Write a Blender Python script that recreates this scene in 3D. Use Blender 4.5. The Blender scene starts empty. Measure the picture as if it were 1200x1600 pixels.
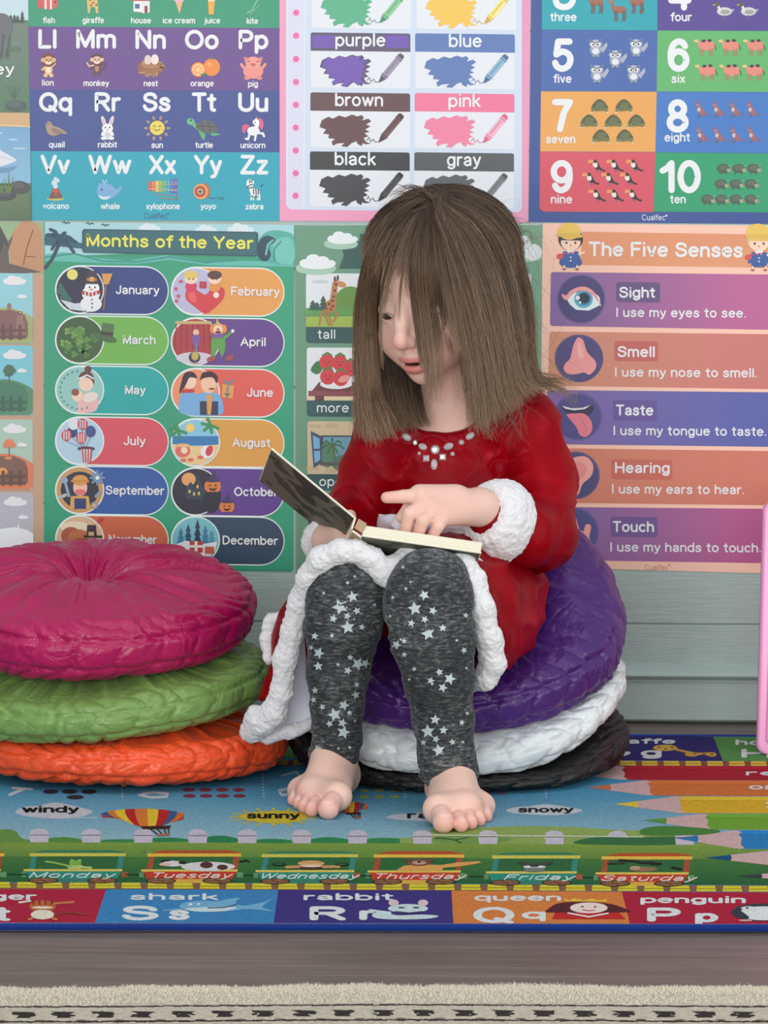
import bpy, math, random
import numpy as np
from mathutils import Vector, Matrix
from mathutils.bvhtree import BVHTree

# ------------------------------------------------------------------ camera
F_PX = 6000.0                      # focal length in pixels of the 1200x1600 frame
PITCH, ROLL = math.radians(6.18), 0.006
CAM = Vector((0.0, -4.558, 0.7452))
_F = Vector((0, math.cos(PITCH), -math.sin(PITCH)))
_R0 = Vector((1, 0, 0)); _U0 = Vector((0, math.sin(PITCH), math.cos(PITCH)))
_R = _R0 * math.cos(ROLL) + _U0 * math.sin(ROLL)
_U = _U0 * math.cos(ROLL) - _R0 * math.sin(ROLL)
scene = bpy.context.scene
LINK = scene.collection.objects.link
_cd = bpy.data.cameras.new('camera'); _co = bpy.data.objects.new('camera', _cd); LINK(_co)
_cd.sensor_fit = 'VERTICAL'; _cd.sensor_height = 36.0; _cd.lens = 36.0 * F_PX / 1600.0
_cd.clip_start = 0.05; _cd.clip_end = 100
_m = Matrix((( _R.x, _U.x, -_F.x, CAM.x), (_R.y, _U.y, -_F.y, CAM.y), (_R.z, _U.z, -_F.z, CAM.z), (0, 0, 0, 1)))
_co.matrix_world = _m
scene.camera = _co

# ------------------------------------------------------------------ light
_w = bpy.data.worlds.new('room_daylight'); scene.world = _w; _w.use_nodes = True
_bg = _w.node_tree.nodes['Background']; _bg.inputs[0].default_value = (0.93, 0.97, 1.0, 1); _bg.inputs[1].default_value = 0.58
def window_light(name, loc, target, sx, sy, power, col):
    l = bpy.data.lights.new(name, 'AREA'); l.shape = 'RECTANGLE'; l.size = sx; l.size_y = sy; l.energy = power; l.color = col
    o = bpy.data.objects.new(name, l); LINK(o); o.location = loc
    o.rotation_euler = (Vector(target) - Vector(loc)).to_track_quat('-Z', 'Y').to_euler()
    return o
window_light('window_daylight', (-0.7, -5.3, 1.0), (0, 0, 0.30), 3.2, 1.7, 108, (1.0, 0.985, 0.96))
window_light('side_window_daylight', (2.3, -2.4, 0.9), (0.2, -0.1, 0.2), 1.2, 1.3, 22, (1.0, 0.99, 0.97))
window_light('ceiling_bounce', (0.0, -1.7, 2.4), (0, -1.0, 0.0), 2.4, 1.6, 14, (1.0, 0.98, 0.96))
scene.view_settings.view_transform = 'Standard'; scene.view_settings.look = 'None'
scene.view_settings.gamma = 1.0; scene.view_settings.use_curve_mapping = False
scene.view_settings.exposure = 0.0

# ------------------------------------------------------------------ helpers
def ray(px, py):
    return _F + _R * ((px - 600) / F_PX) + _U * ((800 - py) / F_PX)
def atY(px, py, y):
    d = ray(px, py); return CAM + d * ((y - CAM.y) / d.y)
def atZ(px, py, z):
    d = ray(px, py); return CAM + d * ((z - CAM.z) / d.z)
def to_px(p):
    v = Vector(p) - CAM; k = v.dot(_F)
    return (600 + F_PX * v.dot(_R) / k, 800 - F_PX * v.dot(_U) / k)
def lin(c):
    def f(v):
        v /= 255.0
        return v / 12.92 if v <= 0.04045 else ((v + 0.055) / 1.055) ** 2.4
    return (f(c[0]), f(c[1]), f(c[2]), 1.0)
def tag(o, label=None, cat=None, group=None, kind=None):
    if label: o['label'] = label
    if cat: o['category'] = cat
    if group: o['group'] = group
    if kind: o['kind'] = kind
    return o
def mesh_obj(name, verts, faces, mat=None, parent=None, smooth=True):
    me = bpy.data.meshes.new(name)
    if isinstance(verts, np.ndarray): verts = verts.tolist()
    if isinstance(faces, np.ndarray): faces = faces.tolist()
    me.from_pydata(verts, [], faces)
    if smooth: me.polygons.foreach_set('use_smooth', [True] * len(me.polygons))
    me.update()
    for m in (mat if isinstance(mat, (list, tuple)) else [mat]):
        if m: me.materials.append(m)
    o = bpy.data.objects.new(name, me); LINK(o)
    if parent: o.parent = parent
    return o
def empty(name, loc=(0, 0, 0)):
    o = bpy.data.objects.new(name, None); LINK(o); o.empty_display_size = 0.05
    return o

def fast_mesh(name, V, Q, mat, parent=None, smooth=True):
    """mesh object from numpy vertices and quads"""
    me = bpy.data.meshes.new(name); V = np.ascontiguousarray(V, dtype=np.float32); Q = np.ascontiguousarray(Q, dtype=np.int32)
    k = Q.shape[1]
    me.vertices.add(len(V)); me.vertices.foreach_set('co', V.ravel())
    me.loops.add(Q.size); me.loops.foreach_set('vertex_index', Q.ravel())
    me.polygons.add(len(Q)); me.polygons.foreach_set('loop_start', np.arange(0, Q.size, k, dtype=np.int32))
    me.polygons.foreach_set('loop_total', np.full(len(Q), k, dtype=np.int32))
    me.polygons.foreach_set('use_smooth', np.full(len(Q), smooth))
    me.update(calc_edges=True); me.validate()
    if mat: me.materials.append(mat)
    o = bpy.data.objects.new(name, me); LINK(o)
    if parent: o.parent = parent
    return o

class Mat:
    """small wrapper for a principled node material"""
    def __init__(self, name, col=(200, 200, 200), rough=0.6, spec=0.3, sheen=0.0, sheen_tint=None, metal=0.0):
        self.m = bpy.data.materials.new(name); self.m.use_nodes = True
        self.t = self.m.node_tree; self.b = self.t.nodes['Principled BSDF']
        self.set('Base Color', lin(col)); self.set('Roughness', rough); self.set('Specular IOR Level', spec); self.set('Metallic', metal)
        if sheen:
            self.set('Sheen Weight', sheen); self.set('Sheen Roughness', 0.35)
            if sheen_tint: self.set('Sheen Tint', lin(sheen_tint))
    def set(self, k, v): self.b.inputs[k].default_value = v
    def node(self, t, **kw):
        n = self.t.nodes.new(t)
        for k, v in kw.items():
            if k in n.inputs: n.inputs[k].default_value = v
            else: setattr(n, k, v)
        return n
    def link(self, a, b): self.t.links.new(a, b)
    def coords(self, scale=(1, 1, 1), rot=(0, 0, 0)):
        c = self.node('ShaderNodeTexCoord'); mp = self.node('ShaderNodeMapping')
        mp.inputs['Scale'].default_value = scale; mp.inputs['Rotation'].default_value = rot
        self.link(c.outputs['Object'], mp.inputs[0]); return mp.outputs[0]
    def noise(self, scale, detail=4, rough=0.55, vec=None, dist=0.0):
        n = self.node('ShaderNodeTexNoise', Scale=scale, Detail=detail, Roughness=rough, Distortion=dist)
        self.link(vec if vec else self.coords(), n.inputs['Vector']); return n.outputs['Fac']
    def ramp(self, fac, stops):
        r = self.node('ShaderNodeValToRGB'); e = r.color_ramp.elements
        while len(e) < len(stops): e.new(0.5)
        for i, (p, c) in enumerate(stops):
            e[i].position = p; e[i].color = lin(c) if len(c) == 3 else c
        self.link(fac, r.inputs[0]); return r.outputs[0]
    def bump(self, h, strength=0.3, dist=0.002, prev=None):
        b = self.node('ShaderNodeBump', Strength=strength, Distance=dist)
        self.link(h, b.inputs['Height'])
        if prev: self.link(prev, b.inputs['Normal'])
        self.link(b.outputs[0], self.b.inputs['Normal']); return b.outputs[0]
    def colour(self, out): self.link(out, self.b.inputs['Base Color'])

# ------------------------------------------------------------------ stroke lettering
def _arc(cx, cy, rx, ry, a0, a1, n=12):
    return [(cx + rx * math.cos(math.radians(a0 + (a1 - a0) * i / n)), cy + ry * math.sin(math.radians(a0 + (a1 - a0) * i / n))) for i in range(n + 1)]
def _sp(pts, n=4):
    """catmull-rom through 2-D points"""
    out = []
    P = [pts[0]] + list(pts) + [pts[-1]]
    for i in range(1, len(P) - 2):
        for k in range(n):
            t = k / n; a, b, c, d = P[i - 1], P[i], P[i + 1], P[i + 2]
            out.append(tuple(0.5 * ((2 * b[j]) + (c[j] - a[j]) * t + (2 * a[j] - 5 * b[j] + 4 * c[j] - d[j]) * t * t + (3 * b[j] - a[j] - 3 * c[j] + d[j]) * t ** 3) for j in (0, 1)))
    out.append(pts[-1]); return out
_o = _arc(.27, .35, .25, .35, 0, 360, 22)
G = {
 'a': (.52, [_arc(.25, .5, .2, .2, 165, 0, 8) + [(.46, .03)], _sp([(.46, .4), (.28, .37), (.08, .28), (.04, .14), (.2, 0), (.38, .07), (.46, .22)])]),
 'b': (.55, [[(.03, 1), (.03, 0)], _arc(.28, .35, .25, .35, 0, 360, 22)]),
 'c': (.5, [_arc(.27, .35, .25, .35, 48, 312, 16)]),
 'd': (.55, [[(.51, 1), (.51, 0)], _arc(.26, .35, .25, .35, 0, 360, 22)]),
 'e': (.54, [[(.03, .38), (.51, .38)] + _arc(.27, .35, .25, .35, 6, 318, 18)]),
 'f': (.32, [[(.37, .99)] + _arc(.31, .82, .15, .18, 90, 180, 6) + [(.16, 0)], [(.0, .69), (.34, .69)]]),
 'g': (.55, [_arc(.26, .35, .24, .35, 0, 360, 22), [(.5, .7), (.5, -.03)] + _arc(.27, -.05, .23, .23, 0, -155, 10)]),
 'h': (.52, [[(.03, 1), (.03, 0)], [(.03, .4)] + _arc(.255, .47, .22, .23, 180, 0, 10) + [(.475, 0)]]),
 'i': (.1, [[(.05, .69), (.05, 0)], [(.05, .98), (.05, .985)]]),
 'j': (.14, [[(.1, .69), (.1, -.12), (.02, -.25), (-.06, -.25)], [(.1, .98), (.1, .985)]]),
 'k': (.46, [[(.03, 1), (.03, 0)], [(.42, .68), (.05, .3)], [(.17, .42), (.45, 0)]]),
 'l': (.1, [[(.05, 1), (.05, 0)]]),
 'm': (.82, [[(.03, .69), (.03, 0)], [(.03, .4)] + _arc(.215, .5, .19, .2, 180, 0, 9) + [(.405, 0)], [(.405, .4)] + _arc(.59, .5, .19, .2, 180, 0, 9) + [(.78, 0)]]),
 'n': (.52, [[(.03, .69), (.03, 0)], [(.03, .4)] + _arc(.255, .47, .22, .23, 180, 0, 10) + [(.475, 0)]]),
 'o': (.55, [_o]),
 'p': (.55, [[(.03, .69), (.03, -.28)], _arc(.28, .35, .25, .35, 0, 360, 22)]),
 'q': (.55, [[(.51, .69), (.51, -.28)], _arc(.26, .35, .25, .35, 0, 360, 22)]),
 'r': (.32, [[(.03, .69), (.03, 0)], [(.03, .36)] + _arc(.26, .42, .23, .27, 180, 78, 7)]),
 's': (.48, [_sp([(.43, .55), (.34, .67), (.22, .7), (.09, .64), (.06, .52), (.14, .41), (.33, .33), (.43, .22), (.4, .08), (.25, 0), (.1, .03), (.02, .16)])]),
 't': (.33, [[(.15, .93), (.15, .16)] + _arc(.27, .14, .12, .13, 180, 280, 6), [(.0, .69), (.3, .69)]]),
 'u': (.52, [[(.03, .69), (.03, .24)] + _arc(.25, .24, .22, .24, 180, 360, 10) + [(.47, .3)], [(.47, .69), (.47, 0)]]),
 'v': (.48, [[(.02, .69), (.24, 0), (.46, .69)]]),
 'w': (.74, [[(.02, .69), (.2, 0), (.37, .66), (.54, 0), (.72, .69)]]),
 'x': (.46, [[(.03, .69), (.43, 0)], [(.43, .69), (.03, 0)]]),
 'y': (.48, [[(.02, .69), (.25, .02)], [(.47, .69), (.24, -.05), (.16, -.22), (.04, -.25)]]),
 'z': (.46, [[(.04, .69), (.42, .69), (.03, 0), (.44, 0)]]),
 'A': (.74, [[(.02, 0), (.37, 1), (.72, 0)], [(.15, .34), (.59, .34)]]),
 'B': (.66, [[(.05, 0), (.05, 1), (.36, 1)] + _arc(.36, .76, .22, .24, 90, -90, 8) + [(.05, .52)], [(.36, .52)] + _arc(.38, .26, .25, .26, 90, -90, 8) + [(.05, 0)]]),
 'C': (.74, [_arc(.4, .5, .37, .5, 42, 318, 20)]),
 'D': (.7, [[(.05, 0), (.05, 1), (.27, 1)] + _arc(.27, .5, .39, .5, 90, -90, 14) + [(.05, 0)]]),
 'E': (.6, [[(.57, 1), (.05, 1), (.05, 0), (.58, 0)], [(.05, .53), (.52, .53)]]),
 'F': (.57, [[(.56, 1), (.05, 1), (.05, 0)], [(.05, .52), (.48, .52)]]),
 'G': (.78, [_arc(.4, .5, .37, .5, 45, 350, 22) + [(.765, .47), (.46, .47)]]),
 'H': (.7, [[(.05, 0), (.05, 1)], [(.65, 0), (.65, 1)], [(.05, .53), (.65, .53)]]),
 'I': (.12, [[(.06, 0), (.06, 1)]]),
 'J': (.48, [[(.43, 1), (.43, .24)] + _arc(.23, .24, .2, .24, 0, -175, 10)]),
 'L': (.52, [[(.05, 1), (.05, 0), (.5, 0)]]),
 'M': (.8, [[(.05, 0), (.05, 1), (.4, .06), (.75, 1), (.75, 0)]]),
 'N': (.7, [[(.05, 0), (.05, 1), (.64, 0), (.64, 1)]]),
 'O': (.8, [_arc(.4, .5, .37, .5, 0, 360, 28)]),
 'P': (.64, [[(.05, 0), (.05, 1), (.36, 1)] + _arc(.36, .73, .25, .27, 90, -90, 9) + [(.05, .46)]]),
 'Q': (.8, [_arc(.4, .5, .37, .5, 0, 360, 28), [(.48, .22), (.76, -.05)]]),
 'R': (.68, [[(.05, 0), (.05, 1), (.38, 1)] + _arc(.38, .75, .24, .25, 90, -90, 9) + [(.05, .5)], [(.34, .5), (.64, 0)]]),
 'S': (.64, [_sp([(.58, .77), (.52, .92), (.33, 1), (.13, .94), (.06, .77), (.14, .61), (.34, .53), (.54, .43), (.6, .26), (.51, .08), (.31, 0), (.12, .06), (.03, .25)])]),
 'T': (.62, [[(.02, 1), (.6, 1)], [(.31, 1), (.31, 0)]]),
 'U': (.7, [[(.05, 1), (.05, .34)] + _arc(.35, .34, .3, .34, 180, 360, 14) + [(.65, 1)]]),
 'V': (.68, [[(.02, 1), (.34, 0), (.66, 1)]]),
 'W': (.98, [[(.02, 1), (.26, 0), (.49, .96), (.72, 0), (.96, 1)]]),
 'X': (.66, [[(.04, 1), (.62, 0)], [(.62, 1), (.04, 0)]]),
 'Y': (.66, [[(.02, 1), (.33, .46), (.64, 1)], [(.33, .46), (.33, 0)]]),
 'Z': (.62, [[(.05, 1), (.57, 1), (.03, 0), (.6, 0)]]),
 '0': (.58, [_arc(.29, .5, .26, .5, 0, 360, 24)]),
 '1': (.36, [[(.02, .72), (.16, .82), (.29, 1), (.29, 0)]]),
 '2': (.58, [_arc(.29, .73, .23, .27, 165, -35, 12) + [(.04, 0), (.55, 0)]]),
 '3': (.58, [_sp([(.06, .78), (.14, .94), (.29, 1), (.46, .92), (.5, .75), (.42, .58), (.25, .53)]), _sp([(.25, .53), (.45, .47), (.54, .28), (.45, .07), (.28, 0), (.1, .07), (.03, .24)])]),
 '4': (.6, [[(.43, 0), (.43, 1), (.03, .27), (.57, .27)]]),
 '5': (.58, [[(.5, 1), (.13, 1), (.07, .52)] + _sp([(.07, .52), (.26, .63), (.46, .54), (.53, .33), (.45, .1), (.27, 0), (.1, .07), (.03, .22)])]),
 '6': (.58, [_arc(.29, .32, .25, .32, 0, 360, 20), _sp([(.5, .83), (.42, .96), (.28, 1), (.12, .88), (.04, .6), (.04, .32)])]),
 '7': (.56, [[(.04, 1), (.53, 1), (.33, .62), (.2, 0)]]),
 '8': (.58, [_arc(.29, .26, .26, .26, 0, 360, 20), _arc(.29, .76, .21, .24, 0, 360, 20)]),
 '9': (.58, [_arc(.29, .68, .25, .32, 0, 360, 20), _sp([(.08, .17), (.16, .04), (.3, 0), (.46, .12), (.54, .4), (.54, .68)])]),
 ' ': (.2, []), '.': (.1, [[(.05, .03), (.05, .035)]]), "'": (.1, [[(.05, 1), (.05, .8)]]),
}

class Art:
    """flat printed artwork on a sheet: coloured polygons laid a few hundredths of a millimetre apart"""
    STEP = 0.00006
    def __init__(self, place, slope=0.006):
        self.place, self.slope = place, slope
        self.v, self.f, self.c, self.u = [], [], [], 0
        self.l = 1; self.ax = 1.0; self.z(0, 0, 1)
    def z(self, ox, oy, s): self.ox, self.oy, self.s = ox, oy, s; return self
    def at(self, n): self.l = n; return self
    def _pts(self, pts): return [(self.ox + x * self.s, self.oy + y * self.s) for x, y in pts]
    def _face(self, P, cols):
        i = len(self.v)
        lift = self.l * self.STEP + (self.u % 12) * 0.000005
        self.v += [tuple(self.place(x, y, lift)) for x, y in P]
        self.f.append(list(range(i, i + len(P)))); self.c.append(cols)
    def poly(self, pts, col):
        P = self._pts(pts)
        cols = [lin(c) for c in col] if isinstance(col[0], (tuple, list)) else [lin(col)] * len(P)
        self._face(P, cols); self.l += 1; self.u += 1; return self
    def ell(self, cx, cy, rx, ry, col, rot=0, n=20, a0=0, a1=360):
        r = math.radians(rot); pts = []
        for i in range(n if a1 - a0 == 360 else n + 1):
            a = math.radians(a0 + (a1 - a0) * i / n); x, y = rx * math.cos(a), ry * math.sin(a)
            pts.append((cx + x * math.cos(r) - y * math.sin(r), cy + x * math.sin(r) + y * math.cos(r)))
        return self.poly(pts, col)
    def box(self, x0, y0, x1, y1, col, r=0, n=5):
        k = self.slope
        def q(x, y): return (x, y + k * (x - x0))
        if r <= 0: return self.poly([q(x0, y0), q(x1, y0), q(x1, y1), q(x0, y1)], col)
        pts = []
        for cx, cy, a in ((x1 - r, y0 + r, -90), (x1 - r, y1 - r, 0), (x0 + r, y1 - r, 90), (x0 + r, y0 + r, 180)):
            for i in range(n + 1):
                t = math.radians(a + 90 * i / n); pts.append(q(cx + r * math.cos(t), cy + r * math.sin(t)))
        return self.poly(pts, col)
    def blob(self, pts, col, n=4):
        P = pts + pts[:1]
        Q = [pts[-1]] + list(P) + [pts[1]]
        out = []
        for i in range(1, len(Q) - 2):
            for k in range(n):
                t = k / n; a, b, c, d = Q[i - 1], Q[i], Q[i + 1], Q[i + 2]
                out.append(tuple(0.5 * ((2 * b[j]) + (c[j] - a[j]) * t + (2 * a[j] - 5 * b[j] + 4 * c[j] - d[j]) * t * t + (3 * b[j] - a[j] - 3 * c[j] + d[j]) * t ** 3) for j in (0, 1)))
        return self.poly(out, col)
    def _stroke(self, P, w, col, disc=8):
        P = [p for i, p in enumerate(P) if i == 0 or abs(p[0] - P[i - 1][0]) + abs(p[1] - P[i - 1][1]) > 1e-9]
        c = lin(col); h = w / 2; ax = self.ax
        if ax != 1.0: P = [(p[0] / ax, p[1]) for p in P]
        def emit(Q): self._face([(x * ax, y) for x, y in Q], [c] * len(Q))
        def fan(p): emit([(p[0] + h * math.cos(2 * math.pi * i / disc), p[1] + h * math.sin(2 * math.pi * i / disc)) for i in range(disc)])
        self.u += 1; fan(P[0])
        if len(P) < 2: return
        if math.hypot(P[0][0] - P[-1][0], P[0][1] - P[-1][1]) > w * .05: fan(P[-1])
        self.u += 1; mids = []
        D = []
        for a, b in zip(P, P[1:]):
            L = math.hypot(b[0] - a[0], b[1] - a[1]); D.append(((b[0] - a[0]) / L, (b[1] - a[1]) / L))
        def off(i, end):
            d0, d1 = D[max(i - 1, 0)], D[min(i, len(D) - 1)]
            dot = d0[0] * d1[0] + d0[1] * d1[1]
            if dot < 0.75:
                d = d0 if end else d1; return (-d[1] * h, d[0] * h)
            m = (d0[0] + d1[0], d0[1] + d1[1]); L = math.hypot(*m); m = (m[0] / L, m[1] / L)
            k = h / max(0.6, m[0] * d1[0] + m[1] * d1[1]); return (-m[1] * k, m[0] * k)
        for i in range(len(P) - 1):
            o0 = off(i, False) if i else (-D[0][1] * h, D[0][0] * h); o1 = off(i + 1, True) if i + 2 < len(P) else (-D[-1][1] * h, D[-1][0] * h)
            a, b = P[i], P[i + 1]
            emit([(a[0] + o0[0], a[1] + o0[1]), (b[0] + o1[0], b[1] + o1[1]), (b[0] - o1[0], b[1] - o1[1]), (a[0] - o0[0], a[1] - o0[1])])
            if i and D[i - 1][0] * D[i][0] + D[i - 1][1] * D[i][1] < 0.75: mids.append(a)
            if i % 2: self.u += 1
            else: self.u -= 1 if i else 0
        self.u += 2
        for a in mids: fan(a)
    def line(self, pts, w, col, closed=False):
        P = self._pts(pts + pts[:1] if closed else pts); self._stroke(P, w * self.s, col); self.l += 1; return self
    def text(self, s, x0, x1, yb, h, col, bold=0.17, slope=None, shear=0.0, gap=0.17):
        """letters of cap height h between x0 and x1, baseline yb (at x0); bold is the stroke width over the cap height"""
        k = self.slope if slope is None else slope
        adv = [G[c][0] for c in s]; tot = sum(adv) + gap * (len(s) - 1)
        w = bold * h; wx = w * self.ax
        sx = (x1 - x0 - wx) / max(tot, 1e-6) if tot > .13 else h
        x = x0 + wx / 2
        for c, a in zip(s, adv):
            for st in G[c][1]:
                P = []
                for gx, gy in st:
                    X = x + gx * sx; Y = (gy * (h - w) + (w / 2 if gy >= 0 else w / 2))
                    X += shear * Y
                    P.append((X, yb - Y + k * (X - x0)))
                self._stroke(self._pts(P), w * self.s, col)
            x += (a + gap) * sx
        self.l += 1; return self
    def build(self, name, mat, parent=None, extra=None):
        v, f, c = list(self.v), list(self.f), list(self.c)
        o = mesh_obj(name, v, f, mat, parent, smooth=False)
        at = o.data.attributes.new('ink', 'FLOAT_COLOR', 'CORNER')
        flat = np.array([x for cols in c for col in cols for x in col], dtype=np.float32)
        at.data.foreach_set('color', flat)
        return o

def ink_material(name, rough, spec, fibre=None):
    m = Mat(name, rough=rough, spec=spec)
    a = m.node('ShaderNodeAttribute', attribute_name='ink')
    if fibre:
        n = m.noise(fibre, 3, 0.7); r = m.ramp(n, [(0.3, (205, 205, 205)), (0.7, (255, 255, 255))])
        mx = m.node('ShaderNodeMix', data_type='RGBA', blend_type='MULTIPLY'); mx.inputs[0].default_value = 1.0
        m.link(a.outputs['Color'], mx.inputs[6]); m.link(r, mx.inputs[7]); m.colour(mx.outputs[2]); m.bump(n, 0.5, 0.0012)
    else:
        m.colour(a.outputs['Color'])
        n = m.noise(9, 2, 0.5); m.bump(n, 0.25, 0.004)
    return m.m

# ------------------------------------------------------------------ setting
WALL_Y = 0.0
m = Mat('painted_wood_wall', (134, 153, 149), 0.42, 0.35)
n = m.noise(22, 5, 0.6, m.coords((1, 1, 7))); m.colour(m.ramp(n, [(0.25, (164, 182, 177)), (0.75, (176, 194, 189))]))
n2 = m.noise(60, 4, 0.6, m.coords((0.35, 1, 5))); m.bump(n2, 0.35, 0.002)
WALL_M = m.m
z_groove = [atY(700, y, 0).z for y in (972.5, 790)]
dz = z_groove[1] - z_groove[0]
edges = [z_groove[0] + dz * i for i in range(-1, 9)]
edges[0] = -0.0; edges = sorted(e for e in edges if e > -0.01)
V, Fc = [], []
for a, b in zip(edges, edges[1:]):             # shiplap boards with a narrow shadow gap between them
    g = 0.0005
    prof = [(0.003, a), (0.003, a + g), (0.0, a + g + 0.0006), (0.0, b - g - 0.0006), (0.003, b - g), (0.003, b)]
    i = len(V)
    for x in (-2.2, 2.2): V += [(x, y, z) for y, z in prof]
    Fc += [[i + k, i + 6 + k, i + 7 + k, i + k + 1] for k in range(5)]
tag(mesh_obj('wall_back', V, Fc, WALL_M, smooth=False), kind='structure')

m = Mat('painted_baseboard', (174, 193, 189), 0.33, 0.45)
n2 = m.noise(50, 4, 0.6, m.coords((0.4, 1, 3))); m.bump(n2, 0.2, 0.0015)
zt = atY(1000, 1041, 0).z; zb = atY(1000, 1064, -0.014).z
bot = atY(1000, 1125, -0.014).z
prof = [(0, zt + 0.001), (-0.004, zt)] + [(-0.011 - 0.010 * math.sin(math.pi * t), zt - 0.002 - (zt - zb - 0.003) * t) for t in [i / 8 for i in range(9)]] + [(-0.012, zb - .0012), (-0.014, zb - 0.003), (-0.014, bot + 0.0005), (-0.0125, bot), (0, bot)]
V, Fc = [], []
for x in (-2.2, 2.2): V += [(x, y, z) for y, z in prof]
Fc = [[k, k + 1, len(prof) + k + 1, len(prof) + k] for k in range(len(prof) - 1)]
tag(mesh_obj('baseboard_back', V, Fc, m.m, smooth=False), kind='structure')

m = Mat('grey_wood_floor', (120, 108, 102), 0.38, 0.4)
n = m.noise(5.0, 6, 0.62, m.coords((0.5, 9, 1)), 0.6); n3 = m.noise(26, 5, 0.65, m.coords((0.25, 8, 1)))
mx = m.node('ShaderNodeMix', data_type='FLOAT'); mx.inputs[0].default_value = 0.45
m.link(n, mx.inputs[2]); m.link(n3, mx.inputs[3])
m.colour(m.ramp(mx.outputs[0], [(0.28, (80, 68, 62)), (0.5, (108, 95, 88)), (0.72, (138, 124, 115))]))
m.bump(n3, 0.15, 0.001)
V, Fc = [], []
ys = [0.07]
while ys[-1] > -2.9: ys.append(ys[-1] - 0.236)
rs = random.Random(4)
for a, b in zip(ys, ys[1:]):                   # laminate planks with bevelled joints
    xs = [-2.2]
    while xs[-1] < 2.2: xs.append(xs[-1] + (rs.choice([1.2, 1.3, 1.5]) if len(xs) == 1 else 1.6))
    for xa, xb in zip(xs, xs[1:]):
        i = len(V); g = 0.0012
        V += [(xa, a, -.0012), (xb, a, -.0012), (xb, b, -.0012), (xa, b, -.0012), (xa + g, a - g, 0), (xb - g, a - g, 0), (xb - g, b + g, 0), (xa + g, b + g, 0)]
        Fc += [[i + 4, i + 7, i + 6, i + 5]] + [[i + k, i + 4 + k, i + 4 + (k + 1) % 4, i + (k + 1) % 4] for k in range(4)]
tag(mesh_obj('floor', V, Fc, m.m, smooth=False), kind='structure')
# ------------------------------------------------------------------ posters
PAPER = ink_material('laminated_print', 0.36, 0.35)
W = (232, 235, 238)
def on_wall(x, y, d): return atY(x, y, -0.0009 - d)
def sheet(corners, col, slope=0.006):
    a = Art(on_wall, slope); a.l = 0; a.poly(corners, col)
    front = [on_wall(x, y, 0) for x, y in corners]; back = [Vector((p.x, -0.0001, p.z)) for p in front]
    for i in range(4):
        j = (i + 1) % 4; k = len(a.v)
        a.v += [tuple(front[i]), tuple(back[i]), tuple(back[j]), tuple(front[j])]; a.f.append([k, k + 1, k + 2, k + 3]); a.c.append([lin((225, 225, 222))] * 4)
    return a
def poster(a, name, label, group='learning posters taped to the wall'):
    return tag(a.build(name, PAPER), label, 'poster', group)
def cloud(a, x, y, w, col=W, h=0.36):
    for dx, dy, r in ((-.34, .05, .16), (-.12, -.06, .2), (.14, -.02, .18), (.36, .06, .14)):
        a.ell(x + dx * w, y + dy * w, r * w, r * w * h * 2, col, n=14)
    a.ell(x, y + .1 * w, .48 * w, .12 * w, col)
def tree(a, x, y, h, w, col):
    for k in range(3): a.poly([(x - w * (.3 + .1 * k), y - h * (.62 - .28 * k)), (x, y - h * (1 - .24 * k)), (x + w * (.3 + .1 * k), y - h * (.62 - .28 * k))], col)
    a.box(x - w * .06, y - h * .08, x + w * .06, y, (90, 70, 55))

# --- pond poster, cut by the left edge of the frame
a = sheet([(-330, -120), (44, -120), (48.5, 345), (-330, 341)], (92, 128, 104), 0.0); a.z(0, 0, .2248)
a.box(-1450, -540, 196, 140, (196, 218, 228))
a.poly([(-1450, 120), (60, 150), (196, 160), (204, 780), (-1450, 760)], [(110, 130, 120), (112, 130, 122), (110, 128, 116), (84, 122, 96), (84, 122, 96)])
for i, x in enumerate((75, 100, 122, 155)): tree(a, x, 160, (60, 60, 55, 85)[i], 40, (62, 82, 78))
a.blob([(-120, 120), (-40, 95), (30, 95), (75, 130), (88, 190), (75, 240), (68, 330), (60, 395), (40, 400), (48, 300), (36, 245), (20, 300), (14, 400), (-8, 405), (-10, 260), (-120, 260)], (104, 108, 112))
a.poly([(60, 265), (72, 250), (58, 390), (34, 402), (48, 330)], (78, 86, 88)); a.poly([(15, 220), (30, 240), (24, 330), (16, 402), (-4, 405), (10, 320)], (82, 90, 92))
a.ell(100, 338, 46, 14, (92, 112, 98))
a.text('donkey', -330, 100, 520, 82, W, bold=.16)
for dx in (-22, -8, 6, 22): a.line([(98, 690), (96 + dx * 1.2, 640), (95 + dx * 2.2, 600)], 3, (82, 112, 92))
a.ell(112, 735, 70, 36, (74, 92, 92)); a.ell(105, 725, 50, 20, (88, 104, 104))
a.poly([(-1450, 760), (206, 785), (208, 885), (-1450, 850)], (208, 172, 128)); a.line([(-400, 838), (208, 882)], 7, (226, 204, 172))
a.poly([(-1450, 848), (208, 886), (214, 1275), (-1450, 1275)], [(120, 172, 208), (118, 168, 204), (140, 188, 220), (140, 188, 220)])
for x, y, w in ((-10, 925, 30), (90, 970, 34), (135, 1032, 48)): a.ell(x, y, w, 5, (192, 218, 232))
a.blob([(-160, 1080), (-60, 1020), (30, 1060), (110, 1108), (96, 1125), (30, 1150), (-60, 1170), (-160, 1170)], (222, 226, 232)); a.line([(-40, 1075), (40, 1100), (92, 1112)], 6, (196, 200, 214))
a.blob([(-200, 1160), (-40, 1168), (70, 1160), (120, 1150), (60, 1195), (-60, 1200)], (108, 152, 190))
a.poly([(-1450, 1270), (160, 1290), (214, 1270), (218, 1530), (-1450, 1515)], [(110, 130, 92), (110, 128, 92), (92, 118, 92), (84, 112, 84), (96, 122, 88)])
a.ell(140, 1303, 70, 46, (78, 82, 82), 8); a.ell(125, 1288, 46, 22, (92, 96, 96), 8)
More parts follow.
